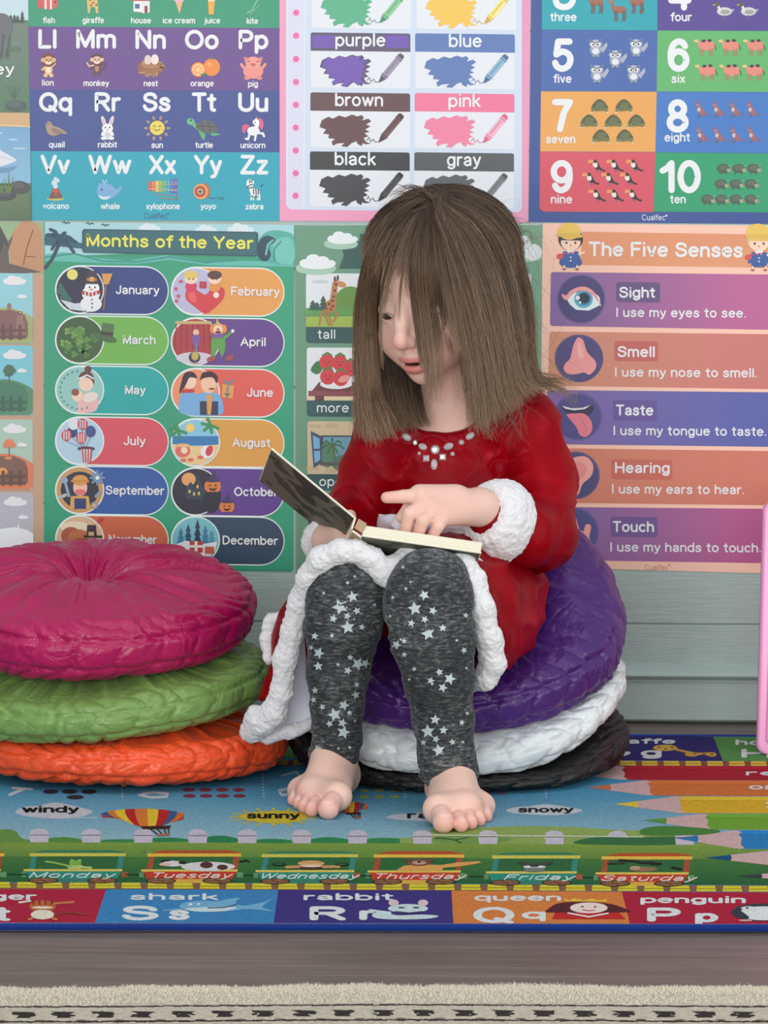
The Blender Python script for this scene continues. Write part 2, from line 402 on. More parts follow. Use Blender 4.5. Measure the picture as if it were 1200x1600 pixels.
a.ell(30, 1355, 86, 42, (70, 76, 78)); a.ell(20, 1345, 60, 22, (84, 90, 90))
for x0, x1, y1 in ((60, 62, 1180), (66, 96, 1218), (50, 30, 1230), (20, -20, 1240), (8, 20, 1250)): a.poly([(x0 - 9, 1340), (x1, y1), (x0 + 9, 1340)], (98, 130, 74))
poster(a, 'pond_poster', 'farm pond poster with white swan, grey animal and grass at upper left edge')

# --- alphabet poster
a = sheet([(40, -190), (436, -190), (436.5, 345), (49, 344)], (40, 160, 125), .004); a.z(0, 0, .375)
a.poly([(107, -510), (1163, -510), (1163, 116), (118, 108)], (48, 152, 116))
a.poly([(118, 110), (1163, 117), (1164, 378), (124, 373)], (106, 74, 142))
a.poly([(124, 373), (1164, 378), (1164, 635), (128, 630)], (62, 80, 146))
a.poly([(128, 630), (1164, 635), (1164, 921), (131, 918)], (30, 166, 186))
for s, x0, x1, y in (('Ll', 155, 240, 203), ('Mm', 313, 487, 203), ('Nn', 560, 695, 205), ('Oo', 768, 914, 206), ('Pp', 990, 1120, 206),
                     ('Qq', 160, 304, 466), ('Rr', 390, 505, 466), ('Ss', 592, 714, 466), ('Tt', 797, 904, 467), ('Uu', 988, 1122, 467),
                     ('Vv', 167, 293, 726), ('Ww', 366, 549, 726), ('Xx', 618, 736, 727), ('Yy', 806, 926, 727), ('Zz', 998, 1120, 727)):
    a.at(5); a.text(s, x0, x1, y, 82, W, bold=.185, slope=0)
a.at(5)
for s, x0, x1, y in (('fish', 178, 230, 97), ('giraffe', 343, 434, 97), ('house', 545, 630, 98), ('ice cream', 677, 814, 98), ('juice', 852, 918, 98), ('kite', 1027, 1076, 100),
                     ('lion', 174, 225, 357), ('monkey', 347, 455, 359), ('nest', 598, 659, 360), ('orange', 793, 891, 360), ('pig', 1033, 1076, 362),
                     ('quail', 203, 271, 615), ('rabbit', 407, 489, 615), ('sun', 630, 680, 617), ('turtle', 813, 888, 617), ('unicorn', 1001, 1107, 618),
                     ('volcano', 178, 288, 871), ('whale', 419, 500, 872), ('xylophone', 608, 750, 872), ('yoyo', 835, 901, 872), ('zebra', 1022, 1099, 873)):
    a.at(5); a.text(s, x0, x1, y, 26, W, bold=.17, slope=0)
a.at(5).text('Cualfec', 598, 697, 911, 24, (34, 92, 128), bold=.12, slope=0); a.at(5).ell(700, 891, 4, 4, (34, 92, 128), n=8)
def I(n=6): a.at(n)
I(); a.ell(205, 12, 38, 28, (216, 96, 92)); a.poly([(172, 8), (155, -8), (158, 40), (172, 30)], (206, 90, 88))
for x in (190, 212): a.box(x - 4, -12, x + 4, 38, (238, 226, 226))
a.ell(232, 8, 4, 4, (40, 40, 50), n=8)
I(); a.poly([(362, 8), (372, -40), (404, -40), (410, 55), (400, 55), (396, 30), (378, 30), (374, 55), (366, 55)], (222, 184, 110))
for x, y in ((376, 0), (388, 12), (398, -4), (402, 20), (380, 22)): a.ell(x, y, 5, 5, (160, 104, 62), n=7)
I(); a.poly([(548, 6), (588, -40), (628, 2)], (196, 56, 62)); a.poly([(556, 4), (622, 4), (620, 54), (556, 48)], (238, 238, 238)); a.poly([(588, 4), (624, 4), (624, 50), (592, 56)], (226, 226, 230))
a.box(562, 16, 582, 36, (70, 110, 160)); a.box(602, 24, 615, 54, (150, 60, 60), 5)
I(); a.poly([(728, -2), (764, -2), (748, 58)], (232, 178, 128)); a.ell(746, -6, 24, 16, (240, 180, 190)); a.ell(746, -22, 18, 16, (236, 150, 170))
I(); a.poly([(866, -16), (896, -16), (890, 60), (870, 60)], (244, 170, 60)); a.poly([(866, -16), (896, -16), (895, 6), (867, 6)], (240, 220, 180)); a.line([(888, -10), (897, -40)], 3, W)
I(); a.line([(1030, 55), (1052, 40), (1064, 14), (1082, -8)], 3, (170, 210, 190)); a.line([(1042, 62), (1056, 46), (1082, 20)], 2, (140, 200, 170)); a.poly([(1070, -2), (1100, -60), (1140, -10)], (226, 120, 110))
def critter(x, y, s, body, face, mane=None, belly=None, ear=True):
    """little standing cartoon animal: mane, body, ears, face, limbs"""
    a.at(6); a.ell(x, y + 30 * s, 17 * s, 24 * s, body); 
    for k in (-1, 1):
        a.ell(x + k * 12 * s, y + 56 * s, 9 * s, 8 * s, body); a.line([(x + k * 13 * s, y + 20 * s), (x + k * 27 * s, y + (8 if k > 0 else 34) * s)], 8 * s, body)
    if belly: a.ell(x, y + 32 * s, 10 * s, 16 * s, belly)
    if mane: a.ell(x, y - 8 * s, 30 * s, 29 * s, mane)
    if ear:
        for k in (-1, 1): a.ell(x + k * 23 * s, y - 8 * s, 9 * s, 9 * s, face)
    a.ell(x, y - 6 * s, 20 * s, 18 * s, face); a.ell(x, y + 2 * s, 11 * s, 7 * s, (246, 228, 205)); a.ell(x, y - 2 * s, 4 * s, 3 * s, (70, 40, 36), n=8)
    for k in (-1, 1): a.ell(x + k * 8 * s, y - 9 * s, 3 * s, 4 * s, (40, 30, 34), n=8)
critter(202, 258, 1.0, (232, 190, 140), (224, 176, 124), (116, 66, 60), (246, 226, 196)); a.at(12).line([(182, 300), (166, 292)], 4, (120, 66, 60))
critter(404, 256, 0.9, (100, 62, 66), (232, 188, 160), (96, 58, 62), (190, 130, 110)); a.at(13).line([(424, 292), (438, 278), (438, 262)], 5, (100, 62, 66)); a.line([(390, 272), (372, 276), (362, 262)], 6, (232, 188, 160))
I(); a.ell(628, 282, 54, 34, (158, 110, 74)); 
rs = random.Random(2)
for k in range(26):
    t = rs.uniform(0, 6.28); a.at(8); a.line([(628 + 40 * math.cos(t), 284 + 24 * math.sin(t)), (628 + 58 * math.cos(t + .3), 284 + 36 * math.sin(t + .3))], 5, rs.choice([(176, 128, 86), (138, 92, 62), (196, 150, 104)]))
I(10); a.ell(616, 250, 15, 21, (226, 206, 196)); a.ell(645, 248, 16, 22, (240, 224, 214)); a.ell(628, 276, 34, 9, (176, 126, 84))
I(); a.ell(882, 280, 35, 37, (238, 138, 62)); a.ell(872, 268, 10, 8, (246, 168, 100)); a.ell(884, 245, 9, 4, (110, 130, 60)); a.ell(826, 290, 31, 31, (236, 130, 58)); a.ell(826, 290, 25, 25, (250, 216, 168)); a.ell(826, 290, 21, 21, (244, 160, 84))
for k in range(4): a.at(11); a.line([(826 - 21 * math.cos(k * .785), 290 - 21 * math.sin(k * .785)), (826 + 21 * math.cos(k * .785), 290 + 21 * math.sin(k * .785))], 2.5, (250, 222, 180))
a.ell(848, 310, 13, 6, (78, 130, 70), -15)
I(); a.ell(1055, 296, 42, 32, (238, 150, 140))
for k in (-1, 1): a.at(7); a.line([(1055 + k * 36, 286), (1055 + k * 50, 268)], 12, (238, 150, 140)); a.ell(1055 + k * 26, 325, 12, 8, (228, 136, 128)); a.poly([(1055 + k * 22, 240), (1055 + k * 40, 236), (1055 + k * 34, 262)], (226, 128, 124))
a.ell(1055, 262, 32, 26, (242, 160, 148)); a.ell(1055, 270, 12, 9, (224, 120, 118))
for k in (-1, 1): a.ell(1055 + k * 4, 270, 2.5, 3.5, (140, 60, 70), n=6); a.line([(1055 + k * 20 - 5, 258), (1055 + k * 20, 253), (1055 + k * 20 + 5, 258)], 3, (110, 60, 60))
# quail, rabbit, sun, turtle, unicorn
I(); a.blob([(190, 520), (200, 506), (212, 510), (222, 524), (250, 534), (280, 556), (252, 558), (226, 566), (204, 560), (194, 544)], (170, 146, 128)); a.blob([(216, 534), (244, 540), (262, 556), (230, 556)], (142, 120, 108)); a.ell(200, 517, 3, 3, (40, 34, 34), n=7); a.line([(226, 566), (224, 576)], 3, (150, 110, 80))
I(); 
for k in (-1, 1): a.ell(448 + k * 16, 506, 8, 24, (226, 226, 228), k * 18); a.ell(448 + k * 16, 508, 4, 17, (232, 176, 180), k * 18)
a.ell(448, 560, 19, 22, (228, 230, 232)); a.ell(448, 534, 23, 19, (238, 240, 242))
for k in (-1, 1): a.ell(448 + k * 9, 531, 3, 4, (60, 60, 70), n=7); a.ell(448 + k * 16, 576, 12, 7, (238, 240, 242)); a.ell(448 + k * 18, 556, 7, 12, (238, 240, 242), k * -30)
a.ell(448, 540, 4, 3, (226, 140, 150), n=7); a.ell(448, 562, 10, 12, (206, 208, 214))
I(); 
for k in range(10): t = k * .628; a.at(6); a.ell(655 + 46 * math.cos(t), 534 + 44 * math.sin(t), 9, 6, (168, 140, 128), math.degrees(t), n=10)
a.ell(655, 533, 33, 32, (120, 100, 80)); a.ell(655, 533, 31, 30, (232, 214, 92))
for k in (-1, 1): a.line([(655 + k * 12 - 5, 528), (655 + k * 12, 523), (655 + k * 12 + 5, 528)], 3, (110, 80, 40)); a.ell(655 + k * 20, 538, 5, 4, (240, 170, 90), n=8)
a.line([(645, 538), (650, 544), (660, 544), (665, 538)], 3, (110, 80, 40))
I(); a.ell(795, 507, 17, 14, (110, 186, 140), 20); a.line([(802, 514), (826, 534)], 16, (104, 180, 136)); a.blob([(826, 540), (850, 546), (856, 566), (848, 584), (836, 566)], (92, 172, 124)); a.blob([(880, 552), (906, 556), (920, 558), (900, 566), (880, 564)], (92, 172, 124))
a.blob([(816, 528), (832, 508), (862, 500), (892, 514), (906, 544), (876, 556), (846, 552)], (92, 98, 96)); a.line([(818, 532), (850, 552), (904, 548)], 5, (70, 120, 96))
for x0, y0, x1, y1 in ((840, 508, 846, 548), (866, 502, 876, 552), (826, 524, 898, 528)): a.line([(x0, y0), (x1, y1)], 2.5, (64, 68, 70))
a.ell(795, 501, 4, 4, (40, 50, 50), n=8)
I(); a.blob([(1014, 520), (1008, 540), (1018, 556), (1026, 540), (1040, 534), (1034, 520)], (214, 92, 134)); a.ell(1056, 546, 26, 19, (240, 240, 244))
for x0, y0, x1, y1 in ((1040, 556, 1034, 580), (1034, 580, 1024, 578), (1074, 554, 1096, 556), (1096, 556, 1100, 568), (1066, 560, 1062, 584)): a.line([(x0, y0), (x1, y1)], 9, (238, 238, 243))
a.line([(1066, 540), (1072, 514)], 18, (242, 242, 246)); a.ell(1068, 509, 15, 13, (244, 244, 248)); a.poly([(1062, 498), (1068, 486), (1073, 498)], (240, 200, 110)); a.blob([(1076, 492), (1094, 500), (1098, 524), (1090, 542), (1082, 528), (1080, 508)], (216, 98, 138)); a.ell(1062, 510, 2.5, 3.5, (60, 40, 60), n=7)
# volcano, whale, xylophone, yoyo, zebra
I(); a.ell(231, 828, 36, 8, (196, 190, 96)); a.poly([(222, 784), (242, 784), (262, 826), (202, 828)], (126, 82, 78)); a.poly([(222, 784), (242, 784), (246, 806), (238, 798), (232, 820), (228, 798), (220, 802)], (218, 78, 62))
for x, y, r in ((231, 776, 10), (226, 762, 12), (238, 752, 10), (230, 744, 7)): a.ell(x, y, r, r, (206, 222, 230), n=12)
I(); a.blob([(404, 796), (412, 768), (440, 762), (466, 772), (486, 790), (500, 776), (510, 778), (496, 800), (476, 820), (446, 832), (416, 826)], (122, 174, 218)); a.blob([(410, 812), (430, 820), (462, 818), (440, 832), (418, 826)], (212, 228, 240)); a.line([(434, 762), (426, 750)], 4, (180, 220, 240)); a.line([(436, 762), (444, 750)], 4, (180, 220, 240)); a.ell(424, 790, 3.5, 4.5, (40, 50, 70), n=8)
I(); 
for k, c in enumerate(((206, 62, 58), (226, 118, 64), (232, 198, 84), (140, 186, 90), (86, 180, 140), (70, 160, 190), (82, 116, 190), (118, 92, 176))):
    x = 617 + k * 15.5; a.at(6); a.poly([(x, 758 - k * 1.8), (x + 14, 757 - k * 1.8), (x + 14, 796 + k * 1.9), (x, 794 + k * 1.9)], c); a.ell(x + 7, 764 - k, 2.5, 2.5, (220, 220, 220), n=6); a.ell(x + 7, 788 + k, 2.5, 2.5, (220, 220, 220), n=6)
a.at(10); a.line([(640, 808), (735, 818)], 4, (150, 130, 110)); a.line([(664, 826), (738, 830)], 4, (150, 130, 110)); a.ell(736, 818, 6, 5, (120, 120, 130), n=8); a.ell(738, 830, 6, 5, (120, 120, 130), n=8); a.line([(617, 774), (740, 766)], 3, (200, 180, 140)); a.line([(617, 784), (740, 792)], 3, (200, 180, 140))
I(); a.line([(868, 822), (884, 828), (905, 824)], 3, (60, 70, 80)); a.ell(922, 826, 13, 5, (60, 70, 80)); a.ell(922, 826, 9, 2.5, (30, 166, 186)); a.ell(848, 796, 29, 32, (186, 110, 66)); a.ell(836, 798, 31, 33, (228, 158, 98)); a.ell(834, 798, 22, 23, (176, 62, 50)); a.ell(834, 798, 13, 13, (240, 226, 196))
for k in range(4): a.line([(834 - 12 * math.cos(k * .785), 798 - 12 * math.sin(k * .785)), (834 + 12 * math.cos(k * .785), 798 + 12 * math.sin(k * .785))], 3, (120, 50, 40))
I(); a.ell(1062, 800, 20, 14, (236, 238, 240)); a.line([(1048, 794), (1044, 764)], 17, (236, 238, 240)); a.blob([(1030, 752), (1044, 746), (1058, 756), (1054, 770), (1036, 784), (1028, 776)], (240, 242, 244))
for x in (1048, 1058, 1072, 1080): a.line([(x, 808), (x + (2 if x > 1060 else -2), 832)], 7, (234, 236, 240))
for x0, y0, x1, y1 in ((1040, 748, 1042, 758), (1050, 748, 1049, 760), (1038, 772, 1052, 768), (1038, 784, 1054, 780), (1056, 788, 1058, 808), (1066, 788, 1068, 812), (1076, 790, 1076, 810), (1046, 818, 1052, 818), (1056, 822, 1062, 822), (1070, 820, 1076, 820), (1079, 824, 1084, 824), (1088, 776, 1094, 770)): a.at(12); a.line([(x0, y0), (x1, y1)], 4, (30, 34, 42))
a.ell(1033, 778, 5, 4, (40, 40, 46), n=8); a.ell(1040, 760, 3, 3, (20, 20, 26), n=7)
poster(a, 'alphabet_poster', 'alphabet poster in green, purple, navy and teal bands with letter pictures')

# --- colours poster
a = sheet([(437, -190), (831, -190), (825, 347.5), (437, 345)], (240, 168, 200), .012); a.z(430, 0, .34167)
a.poly([(24, -560), (1172, -560), (1156, 1016), (20, 1008)], [(238, 160, 194), (226, 150, 188), (232, 160, 192), (240, 158, 192)])
a.box(50, -520, 1128, 958, (206, 220, 238), 26); a.poly([(56, -500), (136, -500), (132, 956), (80, 956), (54, 930)], (216, 218, 238)); a.line([(137, -500), (131, 956)], 3, (236, 240, 246)); a.line([(54, -500), (52, 930), (72, 954)], 4, (228, 236, 246))
for y in (58, 163, 270, 375, 479, 584, 688, 792, 895): a.at(6).ell(96 - y * .003, y, 19, 19, (240, 206, 226)); a.ell(96 - y * .003, y, 14, 14, (222, 112, 172))
SCR = [(0, 55), (10, 25), (40, 10), (62, 18), (90, 4), (120, 12), (150, 0), (176, 8), (196, 2), (206, 14), (196, 26), (226, 18), (240, 30), (216, 44), (236, 52), (212, 66), (232, 76), (208, 82), (226, 96), (204, 104), (216, 122), (240, 128), (214, 132), (200, 126), (196, 140), (176, 130), (172, 118), (150, 126), (128, 144), (100, 140), (116, 126), (84, 128), (62, 138), (56, 120), (72, 108), (40, 104), (44, 88), (16, 84), (30, 66)]
def swatch(x, y, word, head, scr, cray, dark, tx):
    a.at(4); a.box(x, y, x + 456, y + 252, (226, 231, 238), 12)
    a.box(x, y, x + 456, y + 84, head, 10); a.box(x, y + 40, x + 456, y + 84, head)
    if word == 'purple': a.at(7).box(x + 8, y + 14, x + 108, y + 70, (112, 84, 176)); a.box(x + 344, y + 14, x + 448, y + 70, (112, 84, 176))
    a.at(9).text(word, tx[0], tx[1], tx[2], 62, W, bold=.15, slope=.006)
    P = [(x + 42 + px * .985, y + 102 + py * 1.03) for px, py in SCR]
    if word == 'purple': a.at(8).poly(P, dark); a.at(9).poly([(x + 52 + px * .86, y + 104 + py * 1.0) for px, py in SCR], scr)
    else: a.at(9).poly(P, scr)
    a.line([(x + 258, y + 220), (x + 268, y + 206), (x + 276, y + 226), (x + 288, y + 214), (x + 296, y + 228), (x + 312, y + 226)], 3, dark)
    # crayon
    ux, uy = .64, -.77; nx, ny = .77, .64; bx, by = x + 326, y + 214
    def q(t, s): return (bx + ux * t + nx * s, by + uy * t + ny * s)
    a.at(10).poly([q(-18, -4), q(-18, 2), q(14, 15), q(14, -15)], dark); a.poly([q(12, -15), q(12, 15), q(140, 15), q(140, -15)], cray); a.poly([q(128, -15), q(128, 15), q(146, 11), q(146, -11)], dark)
    a.line([q(20, -15), q(20, 15)], 4, dark); a.line([q(120, -15), q(120, 15)], 4, dark); a.line([q(34, -3), q(108, -3)], 8, tuple(int(c * .86) for c in cray))
swatch(166, -124, 'green', (86, 176, 136), (86, 176, 136), (132, 204, 150), (70, 140, 104), (270, 500, -60))
swatch(646, -120, 'yellow', (240, 196, 84), (240, 196, 84), (248, 230, 130), (206, 164, 66), (790, 950, -54))
swatch(162, 148, 'purple', (92, 84, 112), (112, 84, 176), (158, 150, 172), (86, 76, 108), (273, 506, 212))
swatch(640, 152, 'blue', (92, 122, 182), (92, 122, 182), (142, 186, 214), (70, 104, 150), (792, 946, 216))
swatch(161, 422, 'brown', (98, 68, 74), (98, 66, 70), (108, 76, 80), (70, 46, 52), (272, 496, 486))
swatch(638, 425, 'pink', (236, 120, 156), (236, 130, 164), (244, 176, 198), (214, 104, 140), (790, 940, 490))
swatch(159, 692, 'black', (50, 54, 58), (58, 60, 64), (72, 74, 78), (40, 42, 46), (270, 461, 756))
swatch(636, 696, 'gray', (82, 86, 90), (92, 96, 100), (130, 132, 138), (74, 78, 84), (784, 942, 760))
poster(a, 'colors_poster', 'pink bordered colors poster with crayon scribbles named purple, blue, brown and pink')

# --- numbers poster
a = sheet([(832, -190), (1450, -190), (1450, 352), (826, 347)], (60, 84, 150), .008); a.z(800, 0, 1 / 3)
C6 = [((142, -250), (683, -250), (681, 142), (140, 139)), ((684, -250), (1300, -250), (1300, 146), (682, 142)),
      ((140, 141), (681, 143), (678, 428), (136, 426)), ((682, 143), (1300, 146), (1300, 432), (678, 429)),
      ((136, 428), (678, 430), (672, 712), (132, 710)), ((678, 430), (1300, 434), (1300, 718), (672, 713)),
      ((132, 712), (672, 714), (664, 958), (129, 956)), ((672, 714), (1300, 720), (1300, 996), (664, 992))]
for P, c in zip(C6, ((32, 164, 178), (88, 70, 148), (70, 104, 172), (98, 180, 110), (232, 166, 88), (66, 122, 196), (214, 84, 100), (44, 158, 112))): a.at(2).poly(list(P), c)
a.at(3).poly([(129, 955), (664, 955), (664, 994), (150, 992), (134, 984), (129, 972)], (214, 84, 100))
for s, x0, x1, yb, h in (('3', 186, 306, 48, 152), ('4', 727, 846, 50, 152), ('5', 183, 296, 337, 157), ('6', 724, 838, 337, 157), ('7', 181, 291, 620, 156), ('8', 720, 833, 622, 157), ('9', 175, 290, 906, 156), ('10', 688, 890, 906, 156)):
    a.at(5).text(s, x0, x1, yb, h, W, bold=.19, slope=0)
for s, x0, x1, yb in (('three', 178, 304, 100), ('four', 742, 844, 100), ('five', 193, 280, 389), ('six', 746, 813, 389), ('seven', 158, 299, 672), ('eight', 714, 836, 664), ('nine', 181, 283, 954), ('ten', 740, 816, 954)):
    a.at(5).text(s, x0, x1, yb, 42, W, bold=.16, slope=0)
a.at(5).text('Cualfec', 608, 720, 1033, 28, (226, 230, 238), bold=.11, slope=0); a.at(5).ell(724, 1011, 5, 5, (226, 230, 238), n=8)
for x, y in ((395, 10), (503, 45), (586, 10)):
    a.at(6); a.ell(x, y, 34, 17, (158, 104, 84)); a.line([(x - 26, y), (x - 34, y - 34)], 14, (158, 104, 84)); a.ell(x - 38, y - 36, 13, 9, (170, 116, 92))
    for dx in (-22, -12, 16, 26): a.line([(x + dx, y + 8), (x + dx + 4, y + 30), (x + dx, y + 52)], 6, (120, 76, 66))
for x, y in ((992, 54), (1105, 54)):
    a.at(6); a.ell(x + 4, y, 36, 20, (206, 208, 204)); a.line([(x - 18, y - 4), (x - 26, y - 30)], 12, (222, 222, 216)); a.ell(x - 30, y - 34, 12, 10, (96, 92, 80)); a.poly([(x - 40, y - 36), (x - 56, y - 30), (x - 40, y - 28)], (214, 170, 90)); a.poly([(x + 34, y - 8), (x + 52, y - 12), (x + 36, y + 6)], (196, 198, 200)); a.line([(x + 4, y + 18), (x - 6, y + 38)], 4, (120, 110, 120)); a.ell(x + 8, y + 2, 22, 10, (160, 160, 164))
for x, y in ((392, 220), (582, 218), (484, 270), (398, 340), (570, 340)):
    a.at(6); a.ell(x, y + 12, 27, 30, (150, 162, 184)); a.poly([(x + 20, y + 10), (x + 52, y - 22), (x + 56, y - 4), (x + 34, y + 28)], (168, 178, 198)); a.ell(x, y - 14, 30, 20, (178, 188, 206))
    for k in (-1, 1): a.poly([(x + k * 12, y - 28), (x + k * 32, y - 40), (x + k * 28, y - 18)], (120, 132, 160)); a.ell(x + k * 12, y - 12, 10, 10, (236, 240, 246)); a.ell(x + k * 11, y - 11, 5, 5, (40, 46, 70), n=10); a.line([(x + k * 2, y - 18), (x + k * 24, y - 28)], 4, (70, 80, 110)); a.ell(x + k * 10, y + 42, 8, 5, (150, 160, 170))
    a.poly([(x - 4, y - 8), (x + 4, y - 8), (x, y + 2)], (222, 180, 90)); a.ell(x, y + 20, 17, 15, (224, 228, 236))
for x, y in ((912, 214), (1026, 214), (1142, 214), (916, 332), (1030, 332), (1138, 332)):
    a.at(6); a.ell(x, y, 40, 24, (226, 140, 124)); a.ell(x - 14, y - 22, 10, 7, (70, 60, 66)); a.ell(x + 14, y - 24, 10, 7, (70, 60, 66)); a.line([(x - 34, y - 4), (x - 44, y - 20)], 10, (226, 150, 132)); a.ell(x - 48, y - 22, 12, 7, (226, 196, 130))
    for dx in (-28, -16, 16, 28): a.line([(x + dx, y + 16), (x + dx, y + 44)], 5, (196, 120, 104))
    a.line([(x + 38, y - 4), (x + 46, y + 20)], 3, (60, 60, 60))
for x, y in ((410, 500), (524, 500), (360, 572), (474, 572), (582, 572), (416, 642), (528, 642)):
    a.at(6); a.blob([(x - 38, y + 14), (x - 28, y - 16), (x, y - 36), (x + 28, y - 18), (x + 40, y + 12), (x, y + 20)], (84, 92, 62)); a.ell(x + 4, y - 8, 22, 14, (106, 112, 74)); a.line([(x - 34, y + 12), (x + 38, y + 10)], 9, (122, 122, 78))
    a.ell(x - 10, y + 10, 17, 12, (112, 120, 84)); a.ell(x - 16, y + 8, 3, 3, (30, 30, 30), n=6); a.ell(x - 4, y + 8, 3, 3, (30, 30, 30), n=6)
    for dx in (-36, 36): a.line([(x + dx * .8, y + 16), (x + dx, y + 24)], 10, (120, 126, 88)); a.ell(x + dx, y + 27, 8, 3, (232, 222, 190), n=8)
for r in (0, 1):
    for k in range(4):
        x, y = 886 + 80 * k + (4 if r else 0), 512 + 120 * r; a.at(6)
        a.blob([(x - 18, y - 4), (x - 4, y - 14), (x + 14, y + 6), (x + 22, y + 24), (x + 4, y + 30), (x - 10, y + 20)], (158, 104, 112)); a.ell(x - 16, y - 20, 11, 9, (170, 116, 120)); a.poly([(x - 18, y - 26), (x - 24, y - 46), (x - 8, y - 28)], (150, 96, 104)); a.ell(x - 10, y + 2, 8, 10, (214, 186, 176)); a.line([(x + 16, y + 16), (x + 34, y + 30), (x + 44, y + 24)], 5, (150, 98, 108)); a.line([(x - 2, y + 28), (x - 14, y + 36)], 6, (122, 84, 92))
for x, y in ((394, 778), (480, 778), (572, 778), (366, 840), (456, 840), (544, 840), (396, 918), (482, 918), (566, 918)):
    a.at(6); a.blob([(x - 10, y - 14), (x + 8, y - 16), (x + 20, y + 6), (x + 30, y + 18), (x + 14, y + 18), (x - 4, y + 12)], (40, 40, 48)); a.ell(x - 4, y - 6, 11, 14, (232, 228, 216), -20); a.ell(x - 6, y - 22, 11, 8, (44, 44, 50)); a.poly([(x - 12, y - 28), (x - 34, y - 30), (x - 40, y - 16), (x - 34, y - 12), (x - 12, y - 16)], (236, 152, 100)); a.line([(x + 2, y + 16), (x + 8, y + 28)], 4, (70, 110, 150)); a.line([(x + 26, y + 18), (x + 40, y + 22)], 8, (40, 40, 46))
for x, y in ((990, 790), (1062, 790), (1132, 790), (980, 862), (1050, 862), (1120, 862), (916, 934), (982, 934), (1050, 934), (1120, 934)):
    a.at(6); a.ell(x, y, 30, 22, (76, 92, 82)); a.ell(x + 2, y - 4, 22, 13, (94, 108, 96)); a.ell(x + 28, y + 8, 12, 8, (170, 170, 140)); a.line([(x + 26, y - 10), (x + 36, y - 18)], 3, (150, 180, 150)); a.line([(x - 14, y + 20), (x - 14, y + 26)], 5, (80, 90, 80)); a.line([(x + 14, y + 20), (x + 14, y + 26)], 5, (80, 90, 80)); a.ell(x + 34, y + 6, 2.5, 2.5, (30, 30, 30), n=6)
poster(a, 'numbers_poster', 'navy bordered counting poster with numbers five to ten and small animals')

# --- seasons poster at the lower left edge
a = sheet([(-330, 343), (68, 347), (68, 905), (-330, 905)], (198, 164, 138), 0.004); a.z(0, 340, .3252)
a.poly([(-900, 20), (206, 22), (206, 268), (-900, 262)], (150, 180, 140)); a.blob([(52, 190), (44, 120), (70, 60), (110, 18), (150, 18), (196, 60), (204, 160), (200, 260), (60, 255)], (196, 146, 108))
a.line([(112, 228), (128, 150), (158, 60)], 5, (120, 82, 66)); a.line([(124, 185), (168, 190)], 4, (120, 82, 66))
a.poly([(-300, 60), (10, 60), (36, 120), (66, 80), (40, 160), (44, 220), (200, 262), (120, 268), (-300, 262)], (104, 92, 88)); a.poly([(-300, 40), (0, 40), (36, 110), (40, 150), (20, 120), (-20, 230), (-300, 230)], (76, 74, 78))
def season(y0, y1, sky, ground, hill, tr):
    a.at(3); a.box(-400, y0, 157, y1, sky, 14); cloud(a, 70, y0 + 44, 112); cloud(a, 106, y0 + 122, 48)
    P = [(-400, y1 - 150)] + [(x, y1 - 172 + 44 * ((x - 20) / 130.0) ** 2) for x in (-60, -20, 20, 60, 100, 130, 157)] + [(157, y1 - 14), (143, y1), (-400, y1)]
    a.poly(P, ground); a.poly([(-400, y1 - 130), (0, y1 - 160), (70, y1 - 158), (118, y1 - 136), (134, y1 - 100), (134, y1 - 30), (-400, y1 - 30)], hill)
    if tr:
        a.line([(44, y1 - 215), (44, y1 - 160)], 4, (90, 76, 66))
        if len(tr) == 3:
            for x, y, r in ((44, y1 - 222, 24), (30, y1 - 212, 16), (60, y1 - 212, 16)): a.ell(x, y, r, r * .8, tr)
    for x in (15, 52, 96): a.box(x - 8, y1 - 90, x + 8, y1 - 16, tuple(int(c * .8) for c in hill), 5)
    for y in (y1 - 70, y1 - 36): a.box(-400, y, 124, y + 12, tuple(int(c * .8) for c in hill))
season(256, 604, (150, 210, 222), (168, 178, 120), (134, 98, 98), None); a.ell(44, 425, 10, 14, (150, 116, 100)); a.at(14)
a.poly([(0, 560), (30, 440), (56, 440), (84, 560)], (150, 116, 110)); a.poly([(74, 560), (84, 450), (104, 450), (126, 560)], (156, 120, 112)); a.ell(95, 458, 10, 9, (60, 50, 50)); a.ell(96, 456, 5, 5, (232, 206, 120)); a.ell(96, 444, 4, 3, W)
season(612, 948, (128, 204, 220), (88, 146, 112), (74, 128, 104), (78, 118, 92)); a.at(14).poly([(20, 760), (44, 708), (64, 755), (44, 764)], (72, 110, 88))
season(968, 1305, (176, 206, 190), (226, 130, 92), (128, 94, 80), (226, 138, 96)); a.at(14).ell(90, 1200, 22, 16, (232, 160, 90)); a.ell(10, 1220, 26, 18, (232, 160, 90)); a.ell(40, 1155, 18, 8, (222, 140, 88))
a.at(3).box(-400, 1318, 160, 1720, (186, 186, 198), 14); cloud(a, 74, 1362, 112); cloud(a, 112, 1438, 50); a.poly([(-400, 1500), (0, 1496), (60, 1488), (84, 1490), (88, 1466), (94, 1492), (130, 1500), (160, 1520), (160, 1720), (-400, 1720)], (236, 240, 246))
rs = random.Random(8)
for k in range(40): a.at(9).ell(rs.uniform(-100, 150), rs.uniform(1330, 1490), 2, 2, W, n=6)
poster(a, 'seasons_poster', 'tan poster with four stacked season scenes at lower left edge')

